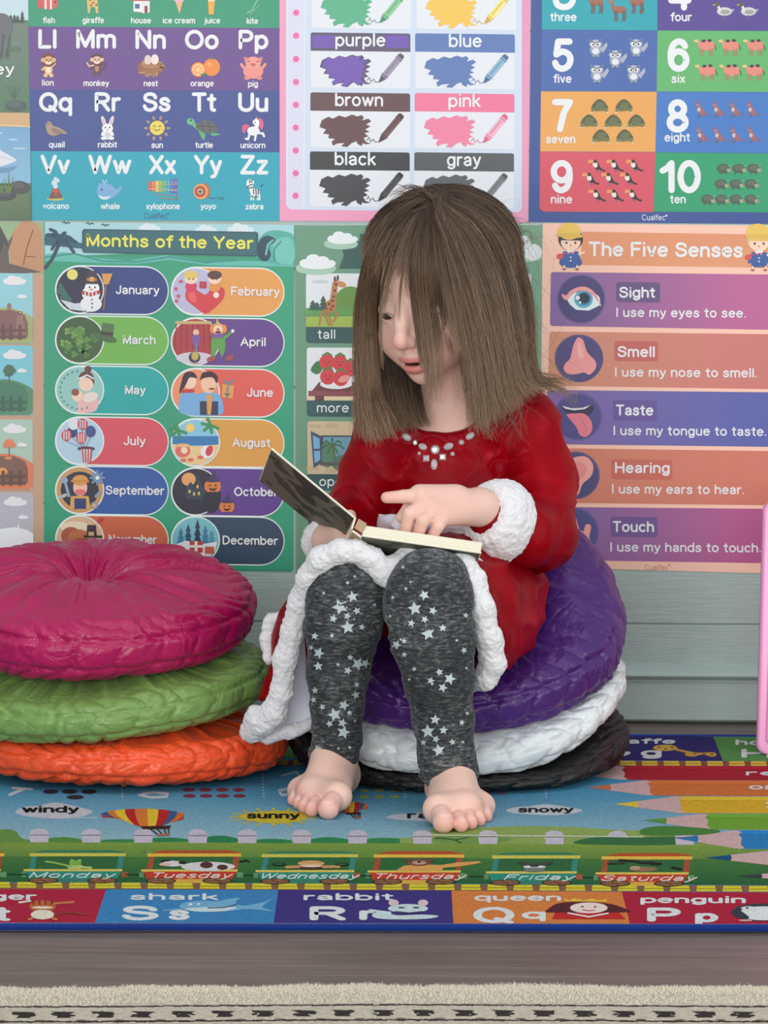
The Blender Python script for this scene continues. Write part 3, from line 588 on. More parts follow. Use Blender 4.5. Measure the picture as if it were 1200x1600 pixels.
# --- months poster
a = sheet([(69, 347), (460, 352), (456, 893), (69, 888)], (52, 160, 124), .014); a.z(0, 340, .38333)
a.at(1).poly([(183, 18), (1198, 30), (1198, 120), (183, 160)], (168, 214, 222))
for x, y, w in ((610, 40, 90), (840, 46, 90), (980, 44, 110)): cloud(a, x, y, w, (216, 234, 240))
a.at(6).ell(240, 90, 60, 24, (40, 92, 112)); a.at(6).poly([(183, 70), (360, 110), (350, 128), (183, 112)], (44, 98, 116))
a.at(5).poly([(183, 150), (260, 140), (360, 160), (520, 176), (680, 152), (860, 184), (1000, 176), (1198, 184), (1198, 240), (183, 240)], (96, 190, 178)); a.line([(183, 162), (300, 146), (420, 178), (560, 180), (690, 160), (840, 184), (960, 168)], 7, (60, 150, 140))
a.at(7).poly([(183, 176), (420, 186), (560, 188), (690, 172), (850, 194), (1198, 200), (1195, 1437), (183, 1428)], (50, 160, 124))
a.at(9).line([(185, 205), (215, 165), (240, 110)], 14, (38, 72, 92))
for x, y in ((192, 70), (205, 48), (265, 62), (310, 100), (300, 140), (212, 128)): a.line([(242, 96), ((242 + x) / 2 + 4, (96 + y) / 2 - 14), (x, y)], 13, (36, 76, 96))
for x, y in ((268, 25), (365, 28), (428, 34)): a.line([(x - 14, y - 5), (x - 5, y - 8), (x, y), (x + 8, y - 6), (x + 16, y - 3)], 4, (50, 80, 100))
a.at(9).blob([(1050, 150), (1046, 108), (1070, 70), (1110, 52), (1160, 56), (1198, 80), (1198, 184), (1100, 184)], (84, 176, 164)); a.blob([(1050, 146), (1054, 100), (1084, 74), (1118, 84), (1132, 112), (1112, 104), (1096, 120), (1104, 150), (1090, 176), (1064, 172)], (34, 70, 88)); a.blob([(1110, 118), (1140, 84), (1190, 90), (1196, 184), (1130, 180)], (112, 198, 184))
a.line([(1084, 150), (1092, 110), (1112, 92)], 8, (120, 190, 190)); a.line([(1120, 176), (1116, 130), (1146, 96)], 6, (60, 140, 140))
a.at(18).poly([(342, 46), (1046, 58), (1052, 66), (1050, 152), (1042, 158), (342, 143), (335, 134), (335, 54)], (38, 86, 98)); a.poly([(344, 52), (1044, 63), (1044, 152), (344, 138)], (50, 104, 112))
a.at(22).text('Months of the Year', 350, 1034, 118, 52, (238, 232, 92), bold=.17, slope=.017)
PX = [(228, 684), (700, 1156)]; PY = [192, 398, 604, 812 - 80 + 0]
def pill(col, yc, word, wx, c, disc, h=95, left=None):
    """rounded month panel: white rim, coloured body, picture disc at its left end; yc is the centre height"""
    x0, x1 = PX[col]; r = h
    def cap(x0, x1, y, r, cc):
        pts = [(x0 + r + r * math.cos(math.radians(t)), y + r * math.sin(math.radians(t))) for t in range(90, 271, 10)] + [(x1 - r + r * math.cos(math.radians(t)), y + 4 + r * math.sin(math.radians(t))) for t in range(-90, 91, 10)]
        a.poly(pts, cc)
    a.at(10); cap(x0 - 4, x1 + 4, yc, r + 5, (236, 244, 242)); cap(x0, x1, yc, r, c)
    a.at(12); a.ell(x0 + 97, yc, 100, r + 2, (236, 244, 242), n=32); a.ell(x0 + 97, yc, 95, r - 2, disc, n=32)
    a.at(34); hh = 37; a.text(word, wx[0], wx[1], yc + 18, hh, W, bold=.165, slope=.012); a.at(14)
    return x0 + 97, yc
x, y = pill(0, 294, 'January', (471, 650), (44, 64, 132), (40, 46, 74))
a.ell(x - 30, y - 62, 22, 22, (232, 226, 122)); 
for k in range(4): tree(a, x - 78 + k * 12, y + 20 + 18 * k, 50, 40, (60, 110, 104))
a.poly([(x - 80, y + 40), (x - 20, y + 56), (x + 40, y + 50), (x + 20, y + 88), (x - 40, y + 80)], (206, 220, 228))
a.ell(x + 46, y + 58, 44, 32, (236, 240, 244)); a.ell(x + 46, y + 16, 37, 32, (240, 244, 247)); a.ell(x + 50, y - 6, 30, 28, (244, 246, 249)); a.line([(x + 14, y + 12), (x + 44, y + 20), (x + 78, y + 10)], 15, (186, 60, 60))
for k in range(4): a.line([(x + 22 + k * 15, y + 10), (x + 22 + k * 15, y + 24)], 5, W)
a.box(x + 18, y - 36, x + 80, y - 24, (56, 50, 70)); a.box(x + 28, y - 78, x + 70, y - 34, (62, 56, 78), 6); a.box(x + 28, y - 48, x + 70, y - 36, (196, 110, 70)); a.box(x + 40, y - 52, x + 58, y - 34, (226, 170, 90)); a.ell(x + 40, y - 10, 3, 4, (30, 30, 36)); a.ell(x + 62, y - 10, 3, 4, (30, 30, 36)); a.poly([(x + 52, y - 6), (x + 36, y + 2), (x + 52, y + 2)], (232, 140, 70))
a.line([(x + 108, y - 20), (x + 98, y + 80)], 7, (150, 100, 70)); a.poly([(x + 98, y - 22), (x + 90, y - 66), (x + 134, y - 66), (x + 118, y - 22)], (222, 160, 80))
for k in (40, 56, 72): a.ell(x + 50, y + k, 3.5, 3.5, (60, 60, 80), n=8)
x, y = pill(1, 300, 'February', (940, 1140), (232, 162, 86), (188, 190, 222))
a.blob([(x - 40, y + 30), (x - 36, y - 4), (x - 4, y - 10), (x + 40, y + 14), (x + 70, y - 16), (x + 114, y - 12), (x + 116, y + 26), (x + 80, y + 66), (x + 40, y + 92), (x - 6, y + 62)], (214, 62, 72)); a.blob([(x - 30, y + 26), (x - 26, y + 2), (x - 4, y + 4), (x + 4, y + 40), (x - 10, y + 46)], (232, 96, 100))
for dx, hc, bc in ((-18, (228, 200, 110), (214, 60, 90)), (78, (92, 60, 56), (232, 150, 70))): a.ell(x + dx, y - 18, 24, 22, bc); a.ell(x + dx, y - 54, 28, 25, (250, 214, 192)); a.ell(x + dx, y - 66, 29, 18, hc); a.ell(x + dx - 9, y - 50, 3, 4, (50, 40, 40), n=7); a.ell(x + dx + 9, y - 50, 3, 4, (50, 40, 40), n=7)
a.box(x + 16, y - 40, x + 46, y - 12, (190, 60, 80), 4); a.ell(x + 84, y + 16, 12, 12, (248, 226, 214)); 
for dx, dy in ((-80, -10), (-70, 20), (-60, -40), (-78, 40)): a.ell(x + dx, y + dy, 8, 7, (214, 80, 100), n=9)
x, y = pill(0, 498, 'March', (499, 636), (114, 184, 82), (62, 96, 58))
rs = random.Random(11)
for k in range(34):
    t, q = rs.uniform(0, 6.28), 78 * math.sqrt(rs.random()); cx, cy = x + q * math.cos(t) * .9, y + q * math.sin(t) * .85; a.at(14 + k % 8)
    g = rs.choice([(96, 146, 74), (120, 168, 84), (82, 128, 66)])
    for d in range(3): a.ell(cx + 8 * math.cos(d * 2.1), cy + 8 * math.sin(d * 2.1), 8, 7, g, n=9)
a.at(24).poly([(x + 92, y - 70), (x + 140, y - 62), (x + 134, y - 14), (x + 86, y - 20)], (84, 118, 76)); a.ell(x + 104, y - 8, 48, 15, (76, 106, 70), 15); a.poly([(x + 88, y - 34), (x + 137, y - 28), (x + 134, y - 16), (x + 86, y - 22)], (60, 56, 50))
x, y = pill(1, 506, 'April', (979, 1085), (100, 66, 142), (176, 60, 66))
for k in range(7): a.at(14); a.line([(x - 78 + k * 22, y - 74), (x - 84 + k * 24, y + 30)], 4, (140, 40, 50))
a.at(15).ell(x - 4, y + 66, 76, 24, (212, 206, 216)); a.ell(x - 4, y + 64, 24, 23, (66, 60, 84)); a.ell(x - 2, y + 58, 15, 18, (198, 176, 90))
a.line([(x - 78, y - 78), (x + 60, y - 78)], 12, (206, 176, 120)); a.ell(x + 2, y - 38, 13, 13, (232, 190, 170)); a.blob([(x - 14, y - 24), (x + 20, y - 24), (x + 14, y + 14), (x - 8, y + 14)], (130, 90, 160)); a.line([(x + 6, y + 14), (x + 2, y + 40)], 8, (96, 130, 190))
a.blob([(x + 70, y - 22), (x + 112, y - 24), (x + 122, y + 20), (x + 108, y + 60), (x + 90, y + 30), (x + 76, y + 66), (x + 64, y + 50)], (96, 162, 78)); a.ell(x + 92, y - 52, 28, 24, (236, 168, 120)); a.ell(x + 70, y - 52, 12, 18, (232, 140, 60)); a.ell(x + 116, y - 52, 12, 18, (232, 140, 60)); a.ell(x + 92, y - 50, 20, 17, (244, 214, 190)); a.ell(x + 92, y - 50, 6, 5, (210, 60, 60)); a.ell(x + 92, y - 39, 12, 5, (70, 40, 40)); a.poly([(x + 84, y - 72), (x + 100, y - 72), (x + 84, y - 98)], (206, 180, 90)); a.ell(x + 92, y - 24, 32, 9, (130, 90, 160)); a.line([(x + 120, y - 16), (x + 148, y - 40)], 12, (96, 162, 78)); a.ell(x + 152, y - 44, 7, 7, W)
for dx, dy in ((64, 70), (138, 66)): a.ell(x + dx, y + dy, 19, 11, (160, 80, 76), -20)
x, y = pill(0, 702, 'May', (508, 594), (32, 172, 170), (150, 206, 200))
a.blob([(x - 10, y + 88), (x, y + 30), (x + 40, y + 10), (x + 76, y + 40), (x + 66, y + 84), (x + 20, y + 94)], (238, 190, 190)); a.ell(x + 26, y - 30, 32, 36, (246, 214, 196)); a.blob([(x - 6, y - 34), (x + 2, y - 66), (x + 30, y - 76), (x + 56, y - 58), (x + 58, y - 20), (x + 44, y - 44), (x + 10, y - 52)], (112, 62, 66)); a.ell(x + 34, y - 84, 15, 14, (112, 62, 66)); a.line([(x - 6, y - 44), (x + 30, y - 60), (x + 56, y - 46)], 6, W); a.ell(x - 10, y + 24, 22, 24, (248, 216, 196)); a.ell(x - 18, y + 10, 16, 15, (146, 86, 72)); a.ell(x + 44, y + 30, 32, 20, (236, 226, 214), -20)
for k in range(14): t = 1.2 + k * .26; a.ell(x + 80 * math.cos(t), y + 78 * math.sin(t), 5, 3, (70, 130, 130), math.degrees(t) + 40, n=8)
x, y = pill(1, 712, 'June', (1005, 1114), (226, 96, 86), (240, 150, 110))
a.blob([(x - 66, y + 80), (x - 60, y + 10), (x - 30, y - 4), (x + 10, y + 6), (x + 50, y - 2), (x + 96, y + 10), (x + 114, y + 60), (x + 100, y + 92), (x, y + 96)], (122, 178, 226)); a.ell(x + 54, y - 36, 32, 40, (246, 200, 170)); a.blob([(x + 18, y - 50), (x + 30, y - 80), (x + 66, y - 84), (x + 90, y - 64), (x + 86, y - 36), (x + 70, y - 60), (x + 36, y - 58)], (58, 40, 48)); a.ell(x - 24, y - 44, 28, 30, (248, 212, 190)); a.blob([(x - 58, y - 40), (x - 44, y - 78), (x - 10, y - 82), (x + 6, y - 58), (x - 24, y - 60), (x - 40, y - 30), (x - 66, y + 6)], (54, 38, 46)); a.line([(x - 52, y - 4), (x - 10, y - 6)], 14, (206, 60, 70)); a.box(x + 18, y + 36, x + 92, y + 92, (52, 62, 92), 4); a.poly([(x + 44, y + 10), (x + 70, y + 10), (x + 62, y + 92), (x + 48, y + 92)], (222, 164, 90)); a.ell(x + 66, y - 14, 12, 4, (150, 60, 60))
a.poly([(x + 110, y - 34), (x + 158, y - 28), (x + 152, y + 26), (x + 106, y + 20)], (232, 160, 86)); a.line([(x + 133, y - 30), (x + 128, y + 22)], 8, (110, 150, 160)); a.line([(x + 116, y - 46), (x + 134, y - 34), (x + 152, y - 50)], 8, (110, 150, 160)); a.line([(x + 120, y + 4), (x + 128, y + 12), (x + 140, y + 6)], 4, (90, 60, 40))
Z = 260 / .38333 + 0.5
x, y = pill(0, 231 + Z, 'July', (503, 594), (220, 84, 100), (184, 216, 236))
for dx, dy, c in ((-30, -36, (52, 70, 128)), (-54, -22, (206, 80, 90)), (-26, -68, (226, 232, 240)), (12, -68, (200, 76, 88)), (44, -38, (70, 84, 140)), (6, -12, (206, 90, 98))):
    a.ell(x + dx, y + dy, 21, 24, c); 
    if c[0] > 190 and c[1] < 120:
        for k in (-10, 0, 10): a.line([(x + dx + k, y + dy - 16), (x + dx + k, y + dy + 16)], 4, (232, 232, 240))
    a.line([(x + dx, y + dy + 24), (x + 20, y + 34)], 2, (90, 110, 150))
a.ell(x + 26, y + 32, 36, 9, (96, 60, 74)); a.poly([(x + 4, y + 34), (x + 50, y + 34), (x + 46, y + 86), (x + 12, y + 90)], (230, 226, 230))
for k in range(4): a.line([(x + 11 + k * 12, y + 36), (x + 16 + k * 9, y + 86)], 6, (180, 66, 76))
x, y = pill(1, 238 + Z, 'August', (946, 1104), (226, 164, 78), (140, 206, 232))
a.poly([(x - 94, y - 26), (x + 94, y - 26), (x + 94, y + 12), (x - 94, y + 12)], (54, 128, 186)); a.poly([(x - 94, y + 6), (x, y + 16), (x + 94, y + 8), (x + 82, y + 50), (x + 30, y + 90), (x - 30, y + 90), (x - 84, y + 46)], (240, 206, 150)); a.ell(x - 22, y - 60, 18, 18, (246, 214, 110))
for bx, by in ((-70, -50), (60, -70)):
    for k in range(5): a.at(20).line([(x + bx, y + by), (x + bx + 34 * math.cos(.4 + k), y + by + 30 * math.sin(.4 + k))], 12, (60, 150, 90))
a.ell(x + 48, y + 38, 28, 26, (240, 240, 240)); a.ell(x + 56, y + 34, 14, 22, (216, 70, 80), 20); a.ell(x - 52, y + 34, 30, 26, (230, 110, 100)); a.ell(x - 46, y + 32, 14, 14, (250, 220, 200)); a.ell(x - 52, y + 12, 30, 8, (236, 190, 130)); 
for dx, dy in ((-20, 70), (20, 60), (-50, 72)): a.ell(x + dx, y + dy, 12, 7, (226, 110, 90))
x, y = pill(0, 432 + Z, 'September', (429, 671), (46, 92, 168), (206, 160, 100))
a.ell(x, y, 78, 76, (44, 48, 66)); a.poly([(x - 40, y + 74), (x - 36, y + 24), (x + 36, y + 24), (x + 44, y + 74), (x, y + 80)], (222, 170, 90)); a.poly([(x - 22, y + 78), (x - 22, y + 34), (x + 26, y + 34), (x + 26, y + 76)], (44, 62, 120)); a.ell(x + 2, y - 10, 29, 34, (248, 196, 176)); a.ell(x + 2, y - 40, 32, 22, (222, 160, 84)); a.box(x - 36, y - 42, x + 38, y - 32, (206, 146, 74), 4); a.ell(x + 2, y + 8, 22, 12, (230, 120, 120)); a.line([(x - 60, y - 36), (x - 44, y + 24)], 11, (150, 170, 196)); a.ell(x - 62, y - 40, 14, 13, (150, 170, 196)); a.line([(x - 82, y + 30), (x - 58, y + 20)], 14, (180, 186, 196)); a.line([(x + 84, y + 6), (x + 66, y + 26)], 12, (150, 160, 176))
for k in range(8): a.at(26).line([(x + 72, y - 50), (x + 72 + 28 * math.cos(k * .785), y - 50 + 28 * math.sin(k * .785))], 9, (120, 150, 186))
a.ell(x + 72, y - 50, 20, 20, (120, 150, 186)); a.ell(x + 72, y - 50, 8, 8, (230, 240, 246)); a.ell(x + 60, y + 62, 15, 15, (160, 160, 160)); a.ell(x + 60, y + 62, 6, 6, (226, 190, 120))
x, y = pill(1, 438 + Z, 'October', (953, 1134), (98, 62, 146), (42, 42, 58))
a.ell(x - 28, y - 50, 29, 27, (232, 168, 104)); a.poly([(x - 40, y + 30), (x - 40, y - 16), (x - 20, y - 40), (x, y - 16), (x + 10, y - 70), (x + 26, y - 20), (x + 40, y - 20), (x + 40, y + 34)], (56, 66, 84))
for dx, dy in ((-24, 0), (8, -20), (14, 8), (-6, 10)): a.box(x + dx - 4, y + dy - 7, x + dx + 4, y + dy + 6, (222, 200, 120))
for px, py, s in ((x + 70, y - 22, 1.0), (x + 128, y + 62, .9)):
    a.at(22); 
    for d in (-16, 0, 16): a.ell(px + d * s, py, 18 * s, 24 * s, (222, 130, 70))
    a.ell(px, py - 22 * s, 30 * s, 6 * s, (70, 50, 90)); a.poly([(px - 18 * s, py - 22 * s), (px + 4 * s, py - 66 * s), (px + 18 * s, py - 22 * s)], (76, 54, 98)); a.poly([(px - 14 * s, py - 8 * s), (px - 4 * s, py - 2 * s), (px - 16 * s, py)], (60, 30, 20)); a.poly([(px + 14 * s, py - 8 * s), (px + 4 * s, py - 2 * s), (px + 16 * s, py)], (60, 30, 20)); a.poly([(px - 18 * s, py + 6 * s), (px, py + 10 * s), (px + 18 * s, py + 6 * s), (px + 8 * s, py + 18 * s), (px - 8 * s, py + 18 * s)], (70, 36, 24))
a.at(20).blob([(x + 40, y), (x + 70, y - 10), (x + 104, y + 4), (x + 90, y + 70), (x + 60, y + 88), (x + 30, y + 60)], (40, 40, 56))
x, y = pill(0, 632 + Z, 'November', (441, 640), (212, 106, 72), (222, 186, 150))
a.ell(x - 20, y - 50, 60, 22, (242, 224, 196)); a.ell(x - 36, y - 14, 40, 36, (176, 96, 66)); a.ell(x - 4, y - 6, 44, 34, (196, 116, 76)); a.ell(x + 10, y + 20, 50, 24, (158, 82, 60)); a.poly([(x + 30, y - 58), (x + 66, y - 58), (x + 70, y - 10), (x + 28, y - 10)], (62, 56, 62)); a.box(x + 16, y - 16, x + 92, y - 6, (52, 48, 54)); a.box(x + 36, y - 30, x + 58, y - 14, (206, 180, 140)); a.at(24).ell(x + 84, y - 76, 16, 9, (196, 60, 60), -30)
x, y = pill(1, 636 + Z, 'December', (905, 1134), (50, 74, 98), (122, 196, 204))
for dx, h, c in ((-60, 70, (70, 130, 170)), (-30, 86, (52, 84, 120)), (40, 80, (70, 130, 170)), (66, 60, (84, 150, 180)), (8, 106, (44, 64, 92))): a.at(15); tree(a, x + dx, y + 18, h, 36, c)
a.at(21).poly([(x - 90, y + 20), (x - 40, y + 2), (x + 30, y + 16), (x + 88, y + 6), (x + 80, y + 46), (x + 40, y + 84), (x - 40, y + 84), (x - 80, y + 50)], (232, 238, 242)); a.box(x - 24, y + 4, x + 30, y + 50, (196, 66, 66), 4); a.box(x - 4, y + 4, x + 8, y + 50, (240, 236, 228)); a.box(x - 24, y + 20, x + 30, y + 30, (240, 236, 228)); a.box(x + 38, y + 26, x + 76, y + 56, (206, 96, 76), 4)
poster(a, 'months_poster', 'green months poster with yellow title and twelve rounded month panels')

# --- opposites poster, partly behind the child
a = sheet([(461, 352), (848, 352), (842, 905), (462, 900)], (112, 158, 130), .006); a.z(440, 340, .3252)
a.poly([(62, 38), (1254, 38), (1240, 1730), (78, 1720)], [(104, 152, 126), (120, 166, 138), (124, 168, 140), (104, 150, 122)])
a.at(4).poly([(275, 112), (376, 112), (376, 78), (900, 78), (900, 112), (1010, 112), (985, 180), (1010, 246), (275, 246), (300, 180)], (52, 94, 88))
for x, y, w in ((285, 95, 165), (165, 210, 195), (450, 130, 90)):
    a.at(6); cloud(a, x, y + 22, w, (166, 204, 184), .3); cloud(a, x + 8, y, w * .9, (232, 240, 242), .34)
for x, y in ((1165, 130),): a.at(6); a.ell(x + 16, y + 60, 70, 24, (166, 204, 184)); a.ell(x, y, 34, 44, (226, 236, 238)); a.ell(x + 40, y + 36, 46, 40, (226, 236, 238)); a.ell(x - 30, y + 36, 30, 34, (226, 236, 238))
def card(x0, y0, x1, y1, word, wx, sky=(226, 232, 236)):
    a.at(4); a.box(x0, y0, x1, y1, (50, 88, 90), 16); a.box(x0, y0, x1, y1 - 78, sky, 14); a.box(x0, y0 + 40, x1, y1 - 78, sky)
    if word: a.at(16).text(word, wx[0], wx[1], y1 - 20, 46, (226, 234, 236), bold=.13, slope=.004)
    a.at(7)
card(117, 267, 600, 603, 'tall', (172, 260))
a.ell(185, 308, 42, 9, (196, 210, 216)); a.poly([(117, 440), (260, 430), (300, 340), (400, 350), (600, 430), (600, 480), (117, 480)], (96, 146, 92)); a.ell(330, 400, 72, 70, (104, 148, 74)); 
for x, h in ((150, 50), (200, 72), (170, 40)): tree(a, x, 446, h, 48, (56, 92, 82))
for x in range(125, 380, 26): a.at(11).ell(x, 452, 20, 18, (98, 158, 86), n=12)
a.at(12).poly([(117, 476), (600, 470), (600, 525), (117, 525)], (158, 186, 84))
a.blob([(200, 410), (230, 395), (240, 345), (248, 308), (268, 300), (268, 345), (262, 400), (258, 440), (230, 455), (198, 450)], (186, 128, 84)); a.ell(285, 320, 26, 14, (200, 142, 94), 15); a.ell(270, 290, 5, 14, (90, 60, 50)); a.ell(256, 294, 5, 12, (90, 60, 50))
for x0, y0, x1, y1, x2, y2 in ((206, 444, 188, 470, 182, 516), (222, 452, 230, 480, 240, 518), (248, 446, 268, 464, 250, 500), (212, 450, 212, 480, 228, 516)): a.line([(x0, y0), (x1, y1), (x2, y2)], 9, (178, 122, 80))
for x, y in ((210, 425), (228, 415), (246, 425), (236, 440), (250, 380), (256, 350), (244, 400), (262, 320)): a.at(16).ell(x, y, 7, 7, (120, 62, 46), n=7)
card(121, 624, 600, 956, 'more', (168, 324))
a.poly([(128, 856), (180, 790), (600, 790), (600, 846), (128, 856)], (112, 62, 72)); a.poly([(128, 832), (600, 836), (600, 858), (128, 862)], (138, 76, 84)); a.poly([(160, 860), (204, 860), (204, 878), (160, 878)], (104, 56, 66)); a.box(121, 858, 600, 878, (222, 204, 170)); a.at(10).box(160, 856, 204, 880, (104, 56, 66))
a.ell(262, 800, 78, 24, (232, 232, 236)); a.blob([(140, 730), (170, 690), (200, 700), (190, 740), (165, 752)], (62, 120, 76))
for x, y in ((218, 695), (280, 698), (330, 726), (222, 765), (284, 772)): a.at(13); a.ell(x, y, 37, 38, (208, 66, 72)); a.line([(x - 20, y - 32), (x + 2, y - 46), (x + 22, y - 32)], 9, (74, 130, 70)); a.ell(x - 10, y - 4, 3, 4, (120, 30, 40), n=7); a.ell(x + 12, y - 4, 3, 4, (120, 30, 40), n=7); a.line([(x - 6, y + 8), (x, y + 12), (x + 8, y + 8)], 3, (130, 30, 40))
a.ell(300, 775, 30, 16, (232, 150, 150), -20)
card(124, 978, 600, 1310, 'open', (180, 330), (206, 188, 154))
for x, y in ((160, 1000), (240, 996), (150, 1205), (240, 1215)): a.box(x - 30, y - 8, x + 30, y + 10, (196, 176, 140), 4)
a.box(190, 1046, 480, 1185, (70, 80, 88)); a.box(200, 1054, 470, 1172, (110, 160, 180)); a.ell(220, 1140, 40, 60, (92, 134, 110)); a.ell(300, 1180, 60, 40, (86, 126, 104)); a.line([(258, 1172), (252, 1130), (244, 1095)], 6, (110, 100, 70))
for k in range(7): a.at(13).line([(244, 1094), (244 + 36 * math.cos(.2 + k * .9), 1088 + 26 * math.sin(.2 + k * .9)), (244 + 56 * math.cos(.2 + k * .9), 1104 + 32 * math.sin(.2 + k * .9))], 8, (66, 118, 80))
a.poly([(140, 1025), (190, 1050), (194, 1176), (154, 1204)], (74, 84, 104)); a.poly([(150, 1046), (182, 1062), (184, 1110), (154, 1112)], (120, 178, 220)); a.poly([(154, 1122), (185, 1120), (186, 1164), (160, 1180)], (120, 178, 220)); a.box(185, 1176, 480, 1190, (92, 92, 84))
a.at(4).box(128, 1400, 600, 1640, (84, 80, 106), 14); a.at(4).box(560, 1330, 1200, 1650, (52, 92, 90), 14)
# right hand column, seen past the hair
a.at(4).box(1000, 1272 - 1005, 1200, 603, (52, 92, 90), 14); a.box(1000, 267, 1200, 525, (226, 234, 238), 14); tree(a, 1165, 470, 62, 60, (56, 104, 100)); a.box(1000, 466, 1200, 525, (150, 190, 92))
a.at(4).box(1000, 640, 1204, 940, (214, 232, 234), 14); a.ell(1150, 760, 70, 46, (120, 196, 190)); a.ell(1160, 720, 30, 20, (206, 220, 226)); a.poly([(1130, 800), (1204, 790), (1204, 860), (1150, 900)], (196, 214, 220))
poster(a, 'opposites_poster', 'sage green opposites poster with giraffe and strawberries half hidden behind the child')

# --- five senses poster
a = sheet([(848, 349), (1450, 355), (1450, 903), (838, 886)], (250, 202, 182), .012); a.z(800, 340, 1 / 3)
k12 = .013
a.at(2).poly([(330, 66), (1112, 78), (1330, 82), (1330, 240), (1112, 234), (322, 222)], [(226, 150, 110), (224, 150, 112), (224, 150, 112), (226, 160, 118), (226, 160, 118), (226, 152, 112)])
a.at(5).text('The Five Senses', 357, 1085, 182, 70, W, bold=.175, slope=.008)
def kid(x, y, hair, skirt):
    a.at(8); a.ell(x, y + 112, 54, 26, (60, 96, 160)) if skirt else a.box(x - 36, y + 80, x + 36, y + 130, (60, 96, 160), 12)
    a.poly([(x - 34, y + 60), (x + 34, y + 60), (x + 54, y + 112), (x - 54, y + 112)], (62, 98, 164)); a.poly([(x - 20, y + 54), (x + 20, y + 54), (x + 10, y + 74), (x, y + 62), (x - 10, y + 74)], W)
    a.ell(x, y + 2, 58, 54, hair); a.ell(x, y + 18, 46, 38, (250, 214, 190)); a.poly([(x - 52, y - 8), (x + 52, y - 4), (x + 46, y + 10), (x - 48, y + 8)], hair); a.ell(x - 6, y - 34, 54, 40, (232, 196, 96)); a.ell(x - 4, y - 14, 64, 12, (222, 184, 84), 3)
    for d in (-20, 22): a.ell(x + d, y + 20, 5, 6, (60, 40, 40), n=8)
    a.ell(x, y + 32, 5, 3, (210, 110, 100), n=8); a.ell(x - 50, y + 84, 16, 13, (216, 84, 96)); a.line([(x - 46, y + 74), (x + 20, y + 64)], 4, (216, 84, 96)); a.line([(x + 40, y + 74), (x + 62, y + 66)], 10, (250, 214, 190))
    for d in (-30, 30): a.line([(x + d, y + 128), (x + d, y + 142)], 8, (250, 214, 190)); a.ell(x + d, y + 144, 9, 4, (120, 70, 60), n=8)
    for d in (88, 104): a.ell(x, y + d, 4, 4, W, n=7)
kid(275, 98, (60, 44, 48), True); kid(1158, 102, (226, 190, 120), False)
R0 = [((182, 255), (1330, 268), (1330, 528), (178, 508)), ((176, 534), (1330, 548), (1330, 806), (168, 788)), ((165, 808), (1330, 820), (1330, 1076), (158, 1062)), ((158, 1080), (1330, 1096), (1330, 1350), (148, 1336)), ((146, 1356), (1330, 1366), (1330, 1622), (138, 1604))]
BC = [((130, 104, 160), (192, 104, 152)), ((212, 148, 118), (206, 124, 118)), ((134, 108, 172), (92, 100, 172)), ((216, 134, 108), (208, 122, 104)), ((128, 108, 172), (184, 92, 142))]
for P, (c0, c1) in zip(R0, BC):
    (xa, ya), (xb, yb), (xc, yc), (xd, yd) = P; r = 12; a.at(2)
    for i in range(8):
        t0, t1 = i / 8, (i + 1) / 8; m0 = [c0[j] + (c1[j] - c0[j]) * min(1, t0 * 1.25) for j in range(3)]; m1 = [c0[j] + (c1[j] - c0[j]) * min(1, t1 * 1.25) for j in range(3)]
        q = lambda A, B, t: (A[0] + (B[0] - A[0]) * t, A[1] + (B[1] - A[1]) * t)
        if i: a.at(2).poly([q(P[0], P[1], t0), q(P[0], P[1], t1), q(P[3], P[2], t1), q(P[3], P[2], t0)], [tuple(m0), tuple(m1), tuple(m1), tuple(m0)])
        else: a.at(2).poly([(xa + r, ya), q(P[0], P[1], t1), q(P[3], P[2], t1), (xd + r, yd), (xd + 3, yd - 4), (xd, yd - r), (xa, ya + r), (xa + 3, ya + 4)], [tuple(m0), tuple(m1), tuple(m1)] + [tuple(m0)] * 5)
rows = [('Sight', (501, 673), 376, 'I use my eyes to see.', (486, 1098), 468, (104, 84, 132), (488, 302, 694, 396)),
        ('Smell', (493, 672), 654, 'I use my nose to smell.', (480, 1150), 748, (196, 104, 98), (480, 578, 686, 672)),
        ('Taste', (485, 664), 148 + 780, 'I use my tongue to taste.', (473, 1194), 242 + 780, (104, 88, 156), (474, 855, 680, 950)),
        ('Hearing', (480, 742), 418 + 780, 'I use my ears to hear.', (466, 1090), 516 + 780, (202, 106, 92), (466, 1132, 752, 1226)),
        ('Touch', (470, 668), 694 + 780, 'I use my hands to touch.', (458, 1169), 788 + 780, (112, 84, 146), (462, 1402, 682, 1496))]
for w1, x1, y1, w2, x2, y2, bc, bx in rows:
    a.at(4).box(*bx, bc, 14); a.at(6).text(w1, x1[0], x1[1], y1, 52, W, bold=.17, slope=.004); a.at(6).text(w2, x2[0], x2[1], y2 - 2, 45, W, bold=.155, slope=.006)
a.at(6).text('Cualfec', 622, 734, 872 + 780, 26, (196, 138, 122), bold=.11, slope=.004); a.at(6).ell(738, 1628, 5, 5, (196, 138, 122), n=8)
DK = (78, 74, 124)
a.at(4).ell(324, 382, 114, 114, (100, 92, 150), n=36); a.ell(324, 382, 108, 110, (74, 66, 120), n=36)
a.poly([(258, 384)] + [(258 + 80 * math.sin(t) ** 1 * 0 + 78 - 78 * math.cos(t), 386 - 40 * math.sin(t)) for t in [i * .26 for i in range(1, 12)]] + [(414, 410), (360, 436), (300, 432), (272, 408)], (222, 240, 244))
a.ell(335, 382, 44, 42, (96, 176, 196)); a.ell(337, 380, 34, 32, (70, 140, 170)); a.ell(338, 378, 26, 25, (44, 52, 80)); a.ell(308, 376, 10, 10, W); a.ell(319, 398, 6, 6, W)
